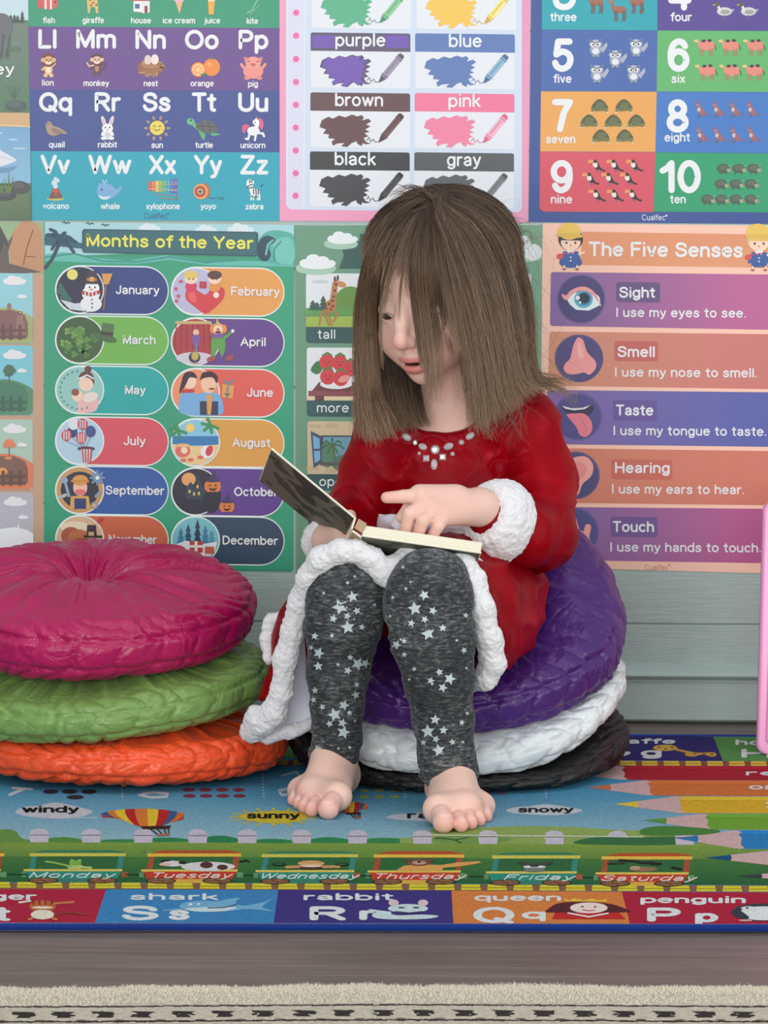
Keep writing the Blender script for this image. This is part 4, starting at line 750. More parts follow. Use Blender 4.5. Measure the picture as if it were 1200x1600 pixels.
a.blob([(232, 358), (254, 364), (272, 344), (310, 326), (350, 326), (388, 352), (412, 402), (384, 368), (346, 344), (306, 346), (276, 366), (260, 386), (244, 382)], (236, 160, 160)); a.line([(412, 402), (416, 412)], 6, (236, 160, 160))
a.at(4).ell(314, 660, 114, 112, (92, 84, 136), n=36); a.ell(316, 662, 108, 106, DK, n=36)
a.blob([(316, 562), (336, 580), (352, 630), (390, 672), (392, 706), (364, 736), (336, 726), (300, 734), (262, 732), (242, 710), (250, 684), (272, 660), (286, 606), (300, 572)], (240, 158, 158)); a.blob([(316, 580), (326, 610), (336, 650), (318, 660), (306, 620)], (246, 182, 178))
a.at(4).ell(310, 932, 114, 112, (98, 92, 156), n=36); a.ell(308, 934, 106, 104, (84, 78, 140), n=36)
a.blob([(232, 884), (270, 892), (330, 890), (374, 878), (384, 900), (350, 930), (290, 930), (250, 910)], (58, 54, 80)); a.poly([(234, 882), (280, 894), (330, 892), (370, 878), (340, 898), (290, 903), (250, 896)], W); a.blob([(256, 922), (290, 918), (340, 920), (372, 956), (374, 1000), (346, 1028), (318, 1018), (300, 980), (270, 944)], (232, 130, 146)); a.line([(322, 940), (346, 980), (348, 1004)], 5, (216, 108, 128))
a.at(4).ell(298, 1208, 114, 112, (104, 92, 140), n=36); a.ell(296, 1210, 108, 106, (80, 74, 122), n=36)
a.blob([(258, 1150), (300, 1122), (350, 1122), (380, 1160), (372, 1210), (330, 1250), (312, 1296), (280, 1304), (250, 1290), (240, 1220)], (244, 168, 160)); a.blob([(280, 1160), (320, 1146), (350, 1170), (340, 1206), (310, 1228), (300, 1180)], (234, 148, 144))
a.at(4).ell(292, 1474, 114, 114, (100, 92, 150), n=36); a.ell(290, 1476, 108, 108, (82, 82, 140), n=36)
for x0, y0, x1, y1, w in ((268, 1480, 232, 1424, 34), (300, 1470, 284, 1414, 34), (346, 1500, 356, 1450, 30)): a.line([(x0, y0), (x1, y1)], w, (246, 168, 160))
a.ell(306, 1520, 62, 56, (246, 168, 160))
poster(a, 'senses_poster', 'peach poster titled The Five Senses with purple and orange bars')
# ------------------------------------------------------------------ play rug
RUG_Z = 0.006
RUG = ink_material('printed_rug_pile', 0.92, 0.1, 420)
def on_rug(x, y, d): return atZ(x, y, RUG_Z + d)
a = Art(on_rug, 0.004); a.l = 0
L0, R0_, LF, RF = (-470, 1444), (1756, 1448), (-300, 1147), (1560, 1151)
a.poly([LF, RF, R0_, L0], (64, 148, 190))
for (p, q) in ((LF, RF), (RF, R0_), (R0_, L0), (L0, LF)):
    t0, t1 = on_rug(*p, 0), on_rug(*q, 0); k = len(a.v)
    a.v += [tuple(t0), (t0.x, t0.y, 0.0004), (t1.x, t1.y, 0.0004), tuple(t1)]; a.f.append([k, k + 1, k + 2, k + 3]); a.c.append([lin((30, 60, 150))] * 4)
# sky and meadow bands
def band(y0, y1, c0, c1, n=16, x0=-400, x1=1700):
    l = a.l
    for i in range(n):
        xa, xb = x0 + (x1 - x0) * i / n, x0 + (x1 - x0) * (i + 1) / n; a.l = l
        k = .004; a.poly([(xa, y0 + k * xa), (xb, y0 + k * xb), (xb, y1 + k * xb), (xa, y1 + k * xa)], [c0, c0, c1, c1])
    a.l = l + 1
a.at(1); band(1190, 1240, (52, 140, 186), (88, 160, 196)); a.at(1); band(1240, 1312, (88, 160, 196), (152, 190, 204))
a.at(2); band(1313, 1338, (138, 166, 74), (104, 144, 66)); a.at(2); band(1338, 1378, (74, 126, 62), (38, 98, 58))
a.z(0, 1260, .25)
for P, c in (([(-400, 220), (-100, 190), (0, 145), (90, 150), (130, 195), (180, 210), (180, 224), (-400, 224)], (110, 152, 76)), ([(300, 200), (400, 192), (480, 200), (515, 212), (510, 224), (300, 222)], (92, 146, 66)),
             ([(630, 212), (700, 206), (830, 206), (835, 222), (630, 222)], (64, 140, 84)), ([(945, 200), (1060, 194), (1165, 204), (1165, 220), (945, 220)], (52, 136, 84)), ([(1276, 195), (1380, 182), (1480, 200), (1480, 224), (1276, 222)], (48, 134, 84)),
             ([(1600, 210), (1700, 202), (1820, 212), (1820, 228), (1600, 226)], (52, 138, 84)), ([(1944, 205), (2060, 192), (2180, 208), (2180, 226), (1944, 226)], (52, 138, 84)), ([(2285, 206), (2400, 196), (2580, 208), (2580, 230), (2285, 228)], (60, 140, 80))):
    a.at(3).blob(P, c)
a.at(3).poly([(2500, 200), (2640, 188), (2720, 130), (2900, 135), (3100, 128), (3300, 122), (3600, 130), (3900, 150), (4300, 150), (4300, 238), (2500, 230)], (150, 176, 96))
a.blob([(2700, 195), (2900, 175), (3060, 185), (3200, 200), (3100, 230), (2750, 228)], (120, 160, 84)); a.blob([(3620, 210), (3760, 190), (3900, 196), (4250, 190), (4250, 238), (3640, 236)], (58, 116, 68)); a.blob([(4000, 150), (4100, 124), (4300, 128), (4500, 150), (4400, 176), (4050, 180)], (78, 136, 62))
for x in (-90, 245, 570, 895, 1235, 1545, 1885, 2235, 2640, 3050, 3465, 3860, 4280):
    y = 138 + (x / 4280) * 16; w = 56
    a.at(5).poly([(x - w, y + 86), (x - w - 6, y + 34), (x - w + 6, y + 12), (x - 20, y), (x + 20, y), (x + w - 6, y + 12), (x + w + 6, y + 34), (x + w, y + 86)], (206, 200, 214)); a.line([(x - w, y + 40), (x + w, y + 40)], 5, (130, 106, 128))
a.at(7).line([(2680, 179), (3000, 182), (3600, 186), (4020, 190)], 7, (214, 222, 196)); a.at(6).line([(2720, 198), (2780, 200), (2840, 208), (2880, 228)], 7, (50, 90, 58)); a.line([(2840, 210), (2930, 192)], 5, (60, 100, 60))
a.at(2).line([(300, 285), (600, 276), (900, 284)], 14, (86, 116, 124))
# clouds with weather words
def wcloud(x0, x1, y0, y1, col=(206, 204, 216)):
    w, h = x1 - x0, y1 - y0; a.at(4)
    a.blob([(x0, y0 + .55 * h), (x0 + .14 * w, y0 + .25 * h), (x0 + .3 * w, y0 + .2 * h), (x0 + .5 * w, y0), (x0 + .68 * w, y0 + .12 * h), (x0 + .84 * w, y0 + .3 * h), (x1, y0 + .55 * h), (x0 + .86 * w, y0 + .86 * h), (x0 + .6 * w, y1), (x0 + .3 * w, y0 + .92 * h), (x0 + .1 * w, y0 + .8 * h)], col)
wcloud(95, 580, -24, 78); a.at(4).line([(480, 72), (610, 70)], 9, (178, 200, 214)); a.ax = 2.6; a.at(6).text('windy', 135, 496, 39, 44, (26, 26, 30), bold=.2, slope=0)
a.at(4).blob([(1490, 66), (1560, 40), (1680, 28), (1760, 26), (1860, 34), (1920, 62), (1870, 92), (1740, 108), (1600, 96)], (214, 190, 58))
for k in range(16): t = k * .3927; a.at(4).line([(1710 + 200 * math.cos(t), 66 + 38 * math.sin(t)), (1710 + 270 * math.cos(t), 66 + 56 * math.sin(t))], 7, (206, 190, 70))
a.at(6).text('sunny', 1540, 1876, 76, 42, (26, 26, 22), bold=.2, slope=0)
wcloud(2410, 2960, 32, 94, (196, 204, 216)); a.at(6).text('rainy', 2540, 2920, 76, 44, (24, 26, 34), bold=.2, slope=0)
wcloud(3160, 3640, -14, 56, (206, 216, 224)); a.at(6).text('snowy', 3236, 3586, 38, 38, (30, 32, 36), bold=.2, slope=0); a.ax = 1.0
# balloons
def balloon(x0, x1, y0, y1):
    w, h = x1 - x0, y1 - y0; C = [(196, 62, 52), (62, 96, 148), (226, 128, 58), (240, 204, 62), (196, 44, 44), (228, 130, 60), (240, 204, 62), (196, 44, 44), (62, 96, 148), (226, 118, 58), (196, 62, 52)]
    def edge(t): return x0 + w * (.5 - .5 * math.cos(math.pi * t)), t
    def pt(u, v):   # u across, v down
        top = y0 + h * .42 * (1 - math.sqrt(max(0, 1 - (2 * u - 1) ** 2))); lo = y0 + h * .42 + h * .58 * (1 - abs(2 * u - 1.16) ** 1.6 * .75); 
        return (x0 + w * u + (0.58 - u) * w * .45 * v ** 2 * .9, top + (max(lo, top) - top) * v)
    us = [0, .05, .12, .2, .31, .42, .56, .68, .8, .89, .96, 1]; a.at(4)
    for i, c in enumerate(C):
        u0, u1 = us[i], us[i + 1]; vs = [k / 6 for k in range(7)]; a.l = 4
        a.poly([pt(u0, v) for v in vs] + [pt(u1, v) for v in reversed(vs)] if i not in (0, 10) else ([pt(u0, .5)] + [pt(u1, v) for v in vs] if i == 0 else [pt(u0, v) for v in vs] + [pt(u1, .5)]), c)
    bx = x0 + .68 * w
    a.at(6).poly([(bx - .2 * w, y1 - .1 * h), (bx + .14 * w, y1 - .14 * h), (bx + .12 * w, y1 + .04 * h), (bx - .17 * w, y1 + .06 * h)], (70, 40, 36))
    for d in (-.1, -.02, .06, .11): a.line([(bx + d * w, y1), (bx + d * w * .6 + .05 * w, y1 + .3 * h)], 7, (64, 46, 44))
    a.poly([(bx - .03 * w, y1 + .3 * h), (bx + .13 * w, y1 + .26 * h), (bx + .12 * w, y1 + .36 * h), (bx - .01 * w, y1 + .4 * h)], (176, 116, 80))
balloon(604, 1172, 14, 136); balloon(2020, 2310, -30, 46)
# number rows and dots
a.z(0, 1200, .5)
for x in (150, 210, 270): a.at(4).ell(x + 8, 74, 24, 7, (56, 48, 66))
for x in (235, ): a.at(4).ell(x, 91, 27, 7, (56, 48, 66))
for r in (0, 1):
    for k in range(4): a.at(4).ell(590 + 52 * k + r * 2, 68 + 19 * r, 20, 6, (132, 58, 80)); a.at(4).ell(1090 + 48 * k, 70 + 20 * r, 15, 5, (160, 178, 90)); a.at(4).ell(1430 + 46 * k, 18 + 60 * r, 17, 5, (140, 120, 170))
a.at(4).line([(30, 84), (78, 64)], 9, (200, 212, 222)); a.line([(40, 62), (100, 66)], 7, (200, 212, 222)); a.at(4).line([(436, 84), (470, 92), (520, 90), (524, 80), (480, 76), (446, 80)], 8, (196, 208, 220))
a.at(4).line([(880, 24), (925, 12), (940, 26)], 6, (180, 204, 220)); a.at(4).line([(905, 64), (872, 70), (880, 84), (924, 82)], 9, (196, 210, 222))
for x in (376, 818, 1260, 1700): 
    for k in range(12): a.at(4).ell(x + k * .6, -20 + k * 10, 3, 3, (190, 206, 220), n=6)
# weekday train
a.z(0, 1260, .25)
def wagon(x0, x1, y, word, red, wx):
    roof, frame, body = ((190, 84, 44), (176, 84, 56), (204, 66, 46)) if red else ((72, 132, 92), (62, 140, 128), (50, 146, 126))
    a.at(4).poly([(x0 + 60, y - 10), (x0 + 120, y - 20), (x1 - 80, y - 20), (x1 + 4, y - 6), (x1, y + 8), (x0 + 20, y + 8)], roof)
    a.at(5).poly([(x0 + 16, y), (x1 + 8, y), (x1 + 6, y + 20), (x0 + 14, y + 20)], (236, 196, 80) if red else (214, 206, 90))
    a.at(3).poly([(x0 + 50, y + 20), (x1 - 40, y + 20), (x1 - 50, y + 110), (x0 + 10, y + 110)], (52, 108, 62))
    a.at(4).poly([(x0 + 30, y + 20), (x0 + 62, y + 20), (x0 + 44, y + 108), (x0 + 8, y + 108)], frame); a.at(4).poly([(x1 - 40, y + 20), (x1 - 6, y + 20), (x1 - 16, y + 108), (x1 - 52, y + 108)], frame)
    a.at(6).poly([(x0 - 22, y + 100), (x1 - 14, y + 100), (x1 - 16, y + 113), (x0 - 24, y + 113)], (232, 206, 96)); a.at(5).poly([(x0 - 10, y + 113), (x1 - 20, y + 113), (x1 - 60, y + 176), (x0 + 20, y + 176)], body)
    a.at(5).poly([(x0 + 40, y + 160), (x1 - 90, y + 160), (x1 - 120, y + 184), (x0 + 60, y + 184)], (226, 178, 76) if red else (60, 130, 110))
    a.at(5).line([(x0 - 120, y + 132), (x0, y + 134)], 9, (30, 62, 44)); a.at(5).box(x0 - 36, y + 118, x0 - 6, y + 150, (100, 150, 110)); a.at(5).box(x1 - 20, y + 118, x1 + 20, y + 150, (176, 92, 64) if not red else (110, 160, 110))
    for x in (x0 + 100, x1 - 140): a.at(7).ell(x, y + 170, 96, 19, (66, 48, 46)); a.ell(x, y + 170, 82, 14, (150, 112, 76)); a.line([(x - 70, y + 170), (x + 70, y + 170)], 5, (120, 66, 50)); a.line([(x - 20, y + 160), (x + 20, y + 181)], 6, (120, 66, 50))
    a.ax = 1.5; a.at(10).text(word, wx[0], wx[1], y + 154, 36, (222, 236, 232) if not red else (246, 224, 214), bold=.17, shear=.9, slope=.001); a.ax = 1.0
wagon(170, 780, 292, 'Monday', False, (172, 706)); wagon(905, 1500, 294, 'Tuesday', True, (930, 1436)); wagon(1620, 2230, 298, 'Wednesday', False, (1610, 2230))
wagon(2320, 2895, 300, 'Thursday', True, (2320, 2900)); wagon(3060, 3620, 306, 'Friday', False, (3140, 3580)); wagon(3745, 4320, 312, 'Saturday', True, (3745, 4340)); wagon(-520, 20, 292, 'Sunday', True, (-500, -40))
# passengers: frog, cow, monkey, bear, raccoon, goat
a.at(8).ell(470, 378, 50, 20, (190, 204, 120)); a.line([(440, 374), (330, 350), (285, 345)], 12, (150, 186, 90)); a.line([(500, 380), (570, 384)], 14, (190, 204, 120)); a.ell(470, 352, 40, 16, (130, 180, 80)); a.ell(450, 338, 12, 8, (150, 196, 96)); a.ell(498, 338, 12, 8, (150, 196, 96))
a.at(8).ell(1300, 376, 170, 30, (224, 220, 220)); a.ell(1080, 358, 70, 18, (226, 222, 222)); a.ell(1030, 362, 36, 10, (230, 190, 180)); a.ell(1290, 366, 40, 20, (90, 54, 52)); a.ell(1390, 380, 34, 16, (90, 54, 52)); a.ell(1140, 350, 24, 10, (60, 44, 44)); a.line([(1500, 345), (1540, 336), (1556, 345)], 9, (40, 36, 36)); a.line([(1010, 340), (1060, 336)], 9, (50, 40, 40))
a.at(8).ell(1945, 376, 90, 18, (90, 52, 46)); a.ell(1945, 356, 84, 18, (222, 170, 110)); a.ell(1945, 372, 70, 8, (240, 214, 190)); a.line([(1870, 376), (1790, 380)], 18, (206, 156, 96)); a.line([(2020, 378), (2120, 376)], 18, (206, 156, 96)); a.ell(1746, 360, 44, 10, (40, 44, 40)); a.ell(2136, 362, 44, 10, (40, 44, 40)); a.ell(1746, 360, 30, 5, (60, 110, 64)); a.ell(2136, 362, 30, 5, (60, 110, 64))
a.at(8).poly([(2470, 404), (2520, 372), (2600, 362), (2760, 366), (2860, 350), (2990, 342), (3010, 352), (2900, 372), (2770, 384), (2760, 404)], (226, 168, 92)); a.ell(2620, 350, 76, 22, (130, 84, 66)); a.ell(2620, 352, 44, 12, (196, 160, 140)); a.ell(2550, 336, 22, 7, (120, 76, 60)); a.ell(2690, 338, 22, 7, (120, 76, 60)); a.ell(2620, 346, 12, 5, (50, 36, 36))
a.at(8).ell(3340, 366, 86, 18, (70, 84, 70)); a.ell(3340, 378, 72, 10, (226, 226, 222)); a.poly([(3300, 362), (3340, 368), (3380, 362), (3360, 378), (3320, 378)], (60, 58, 62)); a.ell(3264, 352, 30, 8, (70, 72, 66)); a.ell(3430, 354, 30, 8, (70, 72, 66)); a.ell(3340, 396, 70, 14, (120, 130, 124))
a.at(8).ell(4020, 392, 90, 16, (150, 120, 90)); a.ell(3970, 384, 34, 12, (200, 160, 130)); a.line([(3870, 336), (3960, 340), (4010, 352), (4080, 350), (4110, 362)], 15, (44, 50, 40)); a.ell(4100, 358, 40, 8, (40, 44, 38)); a.line([(3800, 357), (3900, 354)], 9, (56, 60, 46)); a.line([(4200, 380), (4260, 392)], 12, (40, 40, 36))
# near track
a.at(3).poly([(-1600, 470), (4800, 494), (4800, 532), (-1600, 512)], (138, 98, 72))
for k in range(-36, 110):
    x = 125 + 163 * k + (k > 0) * k * .35
    if -1500 < x < 6000: y = 472 + x * .0052; a.at(4).poly([(x - 16, y), (x + 96, y), (x + 104, y + 36), (x - 20, y + 36)], (222, 208, 56)); a.line([(x - 14, y + 20), (x + 98, y + 20)], 4, (146, 128, 48))
# near alphabet tiles
T = [(-1510, (64, 148, 84)), (-420, (226, 150, 60)), (664, (178, 36, 66)), (1740, (62, 134, 190)), (2822, (66, 54, 128)), (3886, (218, 130, 66)), (4960, (178, 34, 62)), (6040, (80, 150, 80))]
for (x0, _), (x1, c) in zip(T, T[1:]):
    def low(x): return 2520 + (x - 2520) * 1.04
    a.at(3).poly([(x0, 512 + x0 * .0052), (x1, 512 + x1 * .0052), (low(x1), 736 + x1 * .003), (low(x0), 736 + x0 * .003)], c)
WH = (226, 230, 232)
def word(s, x0, x1, yb, h, b=.19):
    b = min(b, .21); a.ax = 3.0; a.at(5).text(s, x0, x1, yb, h, WH, bold=b, slope=.002); a.ax = 1.0
word('tiger', -180, 232, 584, 46); word('Tt', -210, 74, 716, 92)
word('shark', 808, 1366, 584, 42); word('S', 750, 1004, 712, 92, .2); word('s', 1048, 1194, 710, 84, .2)
word('rabbit', 1892, 2464, 586, 44); word('R', 1920, 2176, 712, 88, .22); word('r', 2240, 2344, 710, 80, .22)
word('queen', 2962, 3514, 590, 44); word('Q', 2948, 3224, 728, 100, .18); word('q', 3258, 3420, 704, 62, .26)
word('penguin', 3998, 4668, 604, 46); word('P', 4030, 4264, 720, 88, .24); word('p', 4338, 4494, 724, 76, .24)
# tile pictures: tiger, shark, rabbit, queen, penguin
a.at(6).ell(266, 624, 84, 38, (196, 104, 60)); a.ell(266, 676, 74, 30, (236, 226, 206)); a.line([(190, 590), (120, 600)], 12, (236, 220, 206)); a.line([(340, 606), (460, 598)], 14, (214, 120, 76)); a.ell(266, 632, 68, 8, (240, 226, 200)); a.line([(340, 680), (430, 660), (540, 676)], 12, (150, 60, 56))
for d in (-60, -20, 20, 60): a.line([(266 + d, 588), (266 + d * .9, 610)], 8, (120, 50, 44))
a.line([(200, 700), (180, 706)], 14, (210, 130, 90)); a.line([(330, 700), (352, 706)], 14, (210, 130, 90))
a.at(6).blob([(1120, 626), (1160, 598), (1260, 590), (1360, 592), (1440, 576), (1500, 574), (1470, 600), (1520, 620), (1640, 600), (1710, 572), (1640, 628), (1710, 656), (1560, 642), (1430, 654), (1280, 660), (1180, 648)], (120, 178, 214)); a.blob([(1150, 640), (1240, 632), (1360, 628), (1480, 632), (1400, 654), (1240, 658)], (206, 226, 236)); a.line([(1300, 634), (1400, 632), (1480, 612)], 6, (50, 70, 96)); a.ell(1240, 610, 12, 5, (240, 244, 246)); a.line([(1020, 652), (1140, 640)], 6, (140, 190, 220)); a.ell(1190, 612, 14, 8, (226, 234, 240))
a.at(6).ell(2550, 638, 126, 28, (206, 226, 226)); a.ell(2460, 602, 32, 20, (224, 196, 206)); a.ell(2644, 602, 32, 20, (224, 196, 206)); a.blob([(2340, 664), (2420, 660), (2480, 680), (2640, 676), (2740, 684), (2690, 700), (2560, 706), (2400, 704), (2330, 690)], (204, 222, 226)); a.line([(2310, 648), (2440, 664)], 12, (214, 230, 232)); a.ell(2510, 632, 22, 4, (70, 60, 100)); a.ell(2600, 632, 22, 4, (70, 60, 100)); a.line([(2470, 656), (2560, 664), (2640, 656)], 5, (90, 100, 120))
a.at(6).blob([(3410, 658), (3430, 638), (3470, 612), (3550, 598), (3710, 598), (3830, 612), (3910, 640), (3940, 656), (3850, 664), (3490, 664)], (92, 40, 50)); a.poly([(3470, 664), (3870, 664), (3910, 704), (3450, 704)], (200, 44, 48)); a.ell(3680, 634, 118, 34, (244, 222, 214)); a.poly([(3530, 592), (3790, 596), (3796, 578), (3740, 588), (3700, 574), (3650, 588), (3590, 572), (3560, 586), (3526, 576)], (236, 196, 70)); a.ell(3640, 626, 8, 4, (50, 36, 40)); a.ell(3720, 628, 8, 4, (50, 36, 40)); a.line([(3640, 646), (3680, 652), (3720, 648)], 4, (190, 60, 60)); a.line([(3550, 666), (3680, 690), (3800, 668)], 9, (240, 232, 226))
a.at(6).ell(4760, 662, 190, 56, (58, 62, 72)); a.ell(4770, 668, 150, 44, (230, 234, 236)); a.blob([(4600, 690), (4620, 650), (4680, 690), (4660, 702)], (58, 62, 72)); a.ell(4680, 636, 50, 12, (230, 234, 236)); a.ell(4670, 634, 10, 5, (50, 50, 56)); a.ell(4660, 712, 44, 6, (230, 170, 170))
# far alphabet tiles, far track
a.z(900, 1120, .25)
FT = [(-4700, (64, 148, 84)), (-3780, (226, 150, 60)), (-2840, (178, 36, 66)), (-1900, (62, 134, 190)), (-980, (80, 150, 80)), (-60, (218, 130, 66)), (858, (54, 46, 112)), (1790, (92, 150, 84)), (2620, (178, 34, 62))]
for (x0, _), (x1, c) in zip(FT, FT[1:]): a.at(3).poly([(x0, 114 + x0 * .012), (x1, 114 + x1 * .012), (-1100 + (x1 + 1100) * 1.031, 270 + x1 * .008), (-1100 + (x0 + 1100) * 1.031, 270 + x0 * .008)], c)
word('giraffe', 120, 626, 168, 34, .2); word('G', 120, 345, 250, 58, .2); word('g', 400, 545, 250, 54, .22); word('horse', 992, 1400, 176, 34, .24); word('H', 1020, 1240, 256, 56, .26); word('h', 1290, 1420, 256, 56, .26)
a.at(6).ell(556, 194, 76, 20, (214, 172, 90)); a.blob([(600, 182), (640, 200), (700, 214), (760, 224), (860, 222), (878, 240), (850, 250), (790, 236), (740, 248), (690, 244), (670, 222), (610, 206)], (206, 160, 76))
for x, y in ((520, 190), (560, 200), (600, 190), (680, 222), (740, 230), (800, 232), (850, 234)): a.at(8).ell(x, y, 9, 5, (140, 92, 46), n=8)
a.at(4).poly([(-4200, 268), (2700, 282), (2700, 308), (-4200, 302)], (150, 84, 60))
for k in range(-30, 20):
    x = 276 + 136 * k; a.at(5).poly([(x, 274 + x * .003), (x + 94, 274 + x * .003), (x + 100, 304 + x * .003), (x + 2, 304 + x * .003)], (226, 196, 76)); a.line([(x + 6, 290 + x * .003), (x + 92, 290 + x * .003)], 4, (170, 130, 60))
# colouring pencils
WD = (214, 180, 178)
def pencil(xt, xl, xb, y0, ym, y1, col, lead, x9=2650, hi=None):
    a.at(5).poly([(xt, ym), (xl, ym - (ym - y0) * (xl - xt) / (xb - xt)), (xl + 8, ym), (xl, ym + (y1 - ym) * (xl - xt) / (xb - xt))], lead)
    a.at(4).poly([(xl - 14, ym - (ym - y0) * (xl - 14 - xt) / (xb - xt)), (xb, y0), (xb + 40, y0 + 10), (xb + 16, y0 + (ym - y0) * .5), (xb + 36, ym), (xb + 30, y1 - (y1 - ym) * .4), (xb + 56, y1 - 4), (xb + 20, y1), (xl - 14, ym + (y1 - ym) * (xl - 14 - xt) / (xb - xt))], WD)
    a.at(3).poly([(xb - 6, y0), (x9, y0 + 6), (x9, y1 + 6), (xb + 10, y1)], col)
    a.at(6).poly([(xb + 44, y0 + 3), (x9, y0 + 8), (x9, y0 + 10 + (y1 - y0) * .2), (xb + 24, y0 + (y1 - y0) * .24)], hi or tuple(min(255, int(c * 1.08)) for c in col))
pencil(-60, 20, 270, 306, 352, 394, (176, 36, 54), (176, 40, 54)); pencil(70, 212, 430, 396, 440, 492, (216, 120, 62), (206, 122, 84)); pencil(240, 384, 624, 496, 546, 602, (226, 180, 44), (236, 206, 70), hi=(238, 204, 60)); pencil(420, 562, 790, 606, 646, 704, (118, 170, 56), (96, 156, 70)); pencil(616, 758, 1000, 710, 758, 826, (42, 132, 196), (44, 128, 190)); pencil(806, 966, 1340, 822, 880, 944, (40, 84, 130), (24, 84, 126)); pencil(1006, 1158, 1500, 952, 996, 1034, (70, 60, 76), (66, 56, 72))
word('red', 1056, 1400, 366, 32, .24); word('orange', 1076, 1640, 454, 34, .24); word('yellow', 1180, 1760, 560, 36, .24)
play_rug = a.build('play_rug', RUG)
tag(play_rug, 'colorful alphabet play rug with weekday train and hot air balloon on grey wood floor', 'rug')
# stitched blue edge all round
m = Mat('rug_edge_yarn', (22, 52, 132), 0.8, 0.15, 0.3); n = m.noise(500, 2, 0.6); m.bump(n, 0.6, 0.001)
V, Fc = [], []
cs = [on_rug(*p, 0) for p in (LF, RF, R0_, L0)]; cen = sum(cs, Vector()) / 4
for i in range(4):
    p, q = cs[i], cs[(i + 1) % 4]; d = (q - p).normalized(); nrm = Vector((d.y, -d.x, 0)); nrm = nrm if nrm.dot(p - cen) > 0 else -nrm
    k0 = len(V); ns = 10
    for e in (p - d * .004, q + d * .004):
        for j in range(ns): t = 2 * math.pi * j / ns; V.append(tuple(e + nrm * (0.001 + 0.0048 * math.cos(t)) + Vector((0, 0, 0.0043 - e.z + 0.0038 * math.sin(t)))))
    Fc += [[k0 + j, k0 + (j + 1) % ns, k0 + ns + (j + 1) % ns, k0 + ns + j] for j in range(ns)] + [[k0 + j for j in range(ns)], [k0 + ns + j for j in range(ns)]]
tag(mesh_obj('binding', V, Fc, m.m, play_rug), 'blue stitched edge of the play rug')

# ------------------------------------------------------------------ cream pile rug in front
a = Art(lambda x, y, d: atZ(x, y, 0.012 + d), 0.0); a.l = 0
edge = [(x, 1546 - 4.5 * math.exp(-((x - 650) / 420.0) ** 2) + 1.2 * math.sin(x * .021) + .8 * math.sin(x * .053)) for x in range(-700, 1901, 25)]
CR = (204, 196, 178)
pts = [atZ(x, y, 0.012) for x, y in edge]
a.v += [tuple(p) for p in pts] + [(p.x, p.y, 0.0003) for p in pts] + [(p.x, -2.6, 0.012) for p in pts]
N = len(pts)
for i in range(N - 1):
    for f in ([i, i + 1, N + i + 1, N + i], [i + 1, i, 2 * N + i, 2 * N + i + 1]): a.f.append(f); a.c.append([lin(CR)] * 4)
DKL = (62, 58, 56)
rs = random.Random(5)
def yl(x): return 1573.5 - 3.5 * math.exp(-((x - 650) / 420.0) ** 2)
for y0, w in ((0, 2.2), (23.5, 2.6)):
    x = -200
    while x < 1400:
        x2 = x + rs.uniform(6, 13); a.at(1).line([(x, yl(x) + y0 + rs.uniform(-.7, .7)), (x2, yl(x2) + y0 + rs.uniform(-.7, .7))], w * rs.uniform(.6, 1.2), DKL); x = x2 - .5
for k in range(-3, 23):
    x = 37 + 62.5 * k; y = yl(x) + 12.5
    for d in range(9): a.at(1).ell(x + rs.uniform(-15, 15), y + rs.uniform(-3.2, 3.2), rs.uniform(3, 8), rs.uniform(1, 2.2), DKL, rs.uniform(-12, 12), n=8)
    a.at(1).ell(x + 26, y + 9, 9, 1.3, (120, 112, 104), n=8); a.at(1).poly([(x - 20, y - 5), (x + 18, y - 4), (x + 6, y + 1), (x + 12, y + 5), (x - 12, y + 5), (x - 6, y)], DKL)
    a.at(1).ell(x + 10, y + 42, 24, 5, DKL, n=8)
CREAM = ink_material('cream_rug_pile', 0.95, 0.05, 300)
cr = a.build('pile_rug', CREAM); tag(cr, 'cream pile rug with black woven border at the bottom of the picture', 'rug')
V, Fc = [], []
for i in range(16000):
    x = rs.uniform(-60, 1260)
    i0 = int((x + 700) / 25); ye = edge[i0][1]
    y = ye + (abs(rs.gauss(0, 5)) if i < 9000 else rs.uniform(0, 27))
    p = atZ(x, y, 0.0115); L = rs.uniform(.0012, .0034) * (1.5 if rs.random() < .04 else 1); dx, dy = rs.gauss(0, .0022), rs.gauss(0, .0016) + (0.0012 if i < 9000 else 0); w = rs.uniform(.0003, .0006); k = len(V)
    V += [(p.x - w, p.y, p.z), (p.x + w, p.y, p.z), (p.x + dx, p.y + dy, p.z + L)]; Fc.append([k, k + 1, k + 2])
m = Mat('cream_yarn', (212, 205, 188), 0.95, 0.05)
tag(mesh_obj('pile', V, Fc, m.m, cr), 'short cream yarn tufts', kind='stuff')

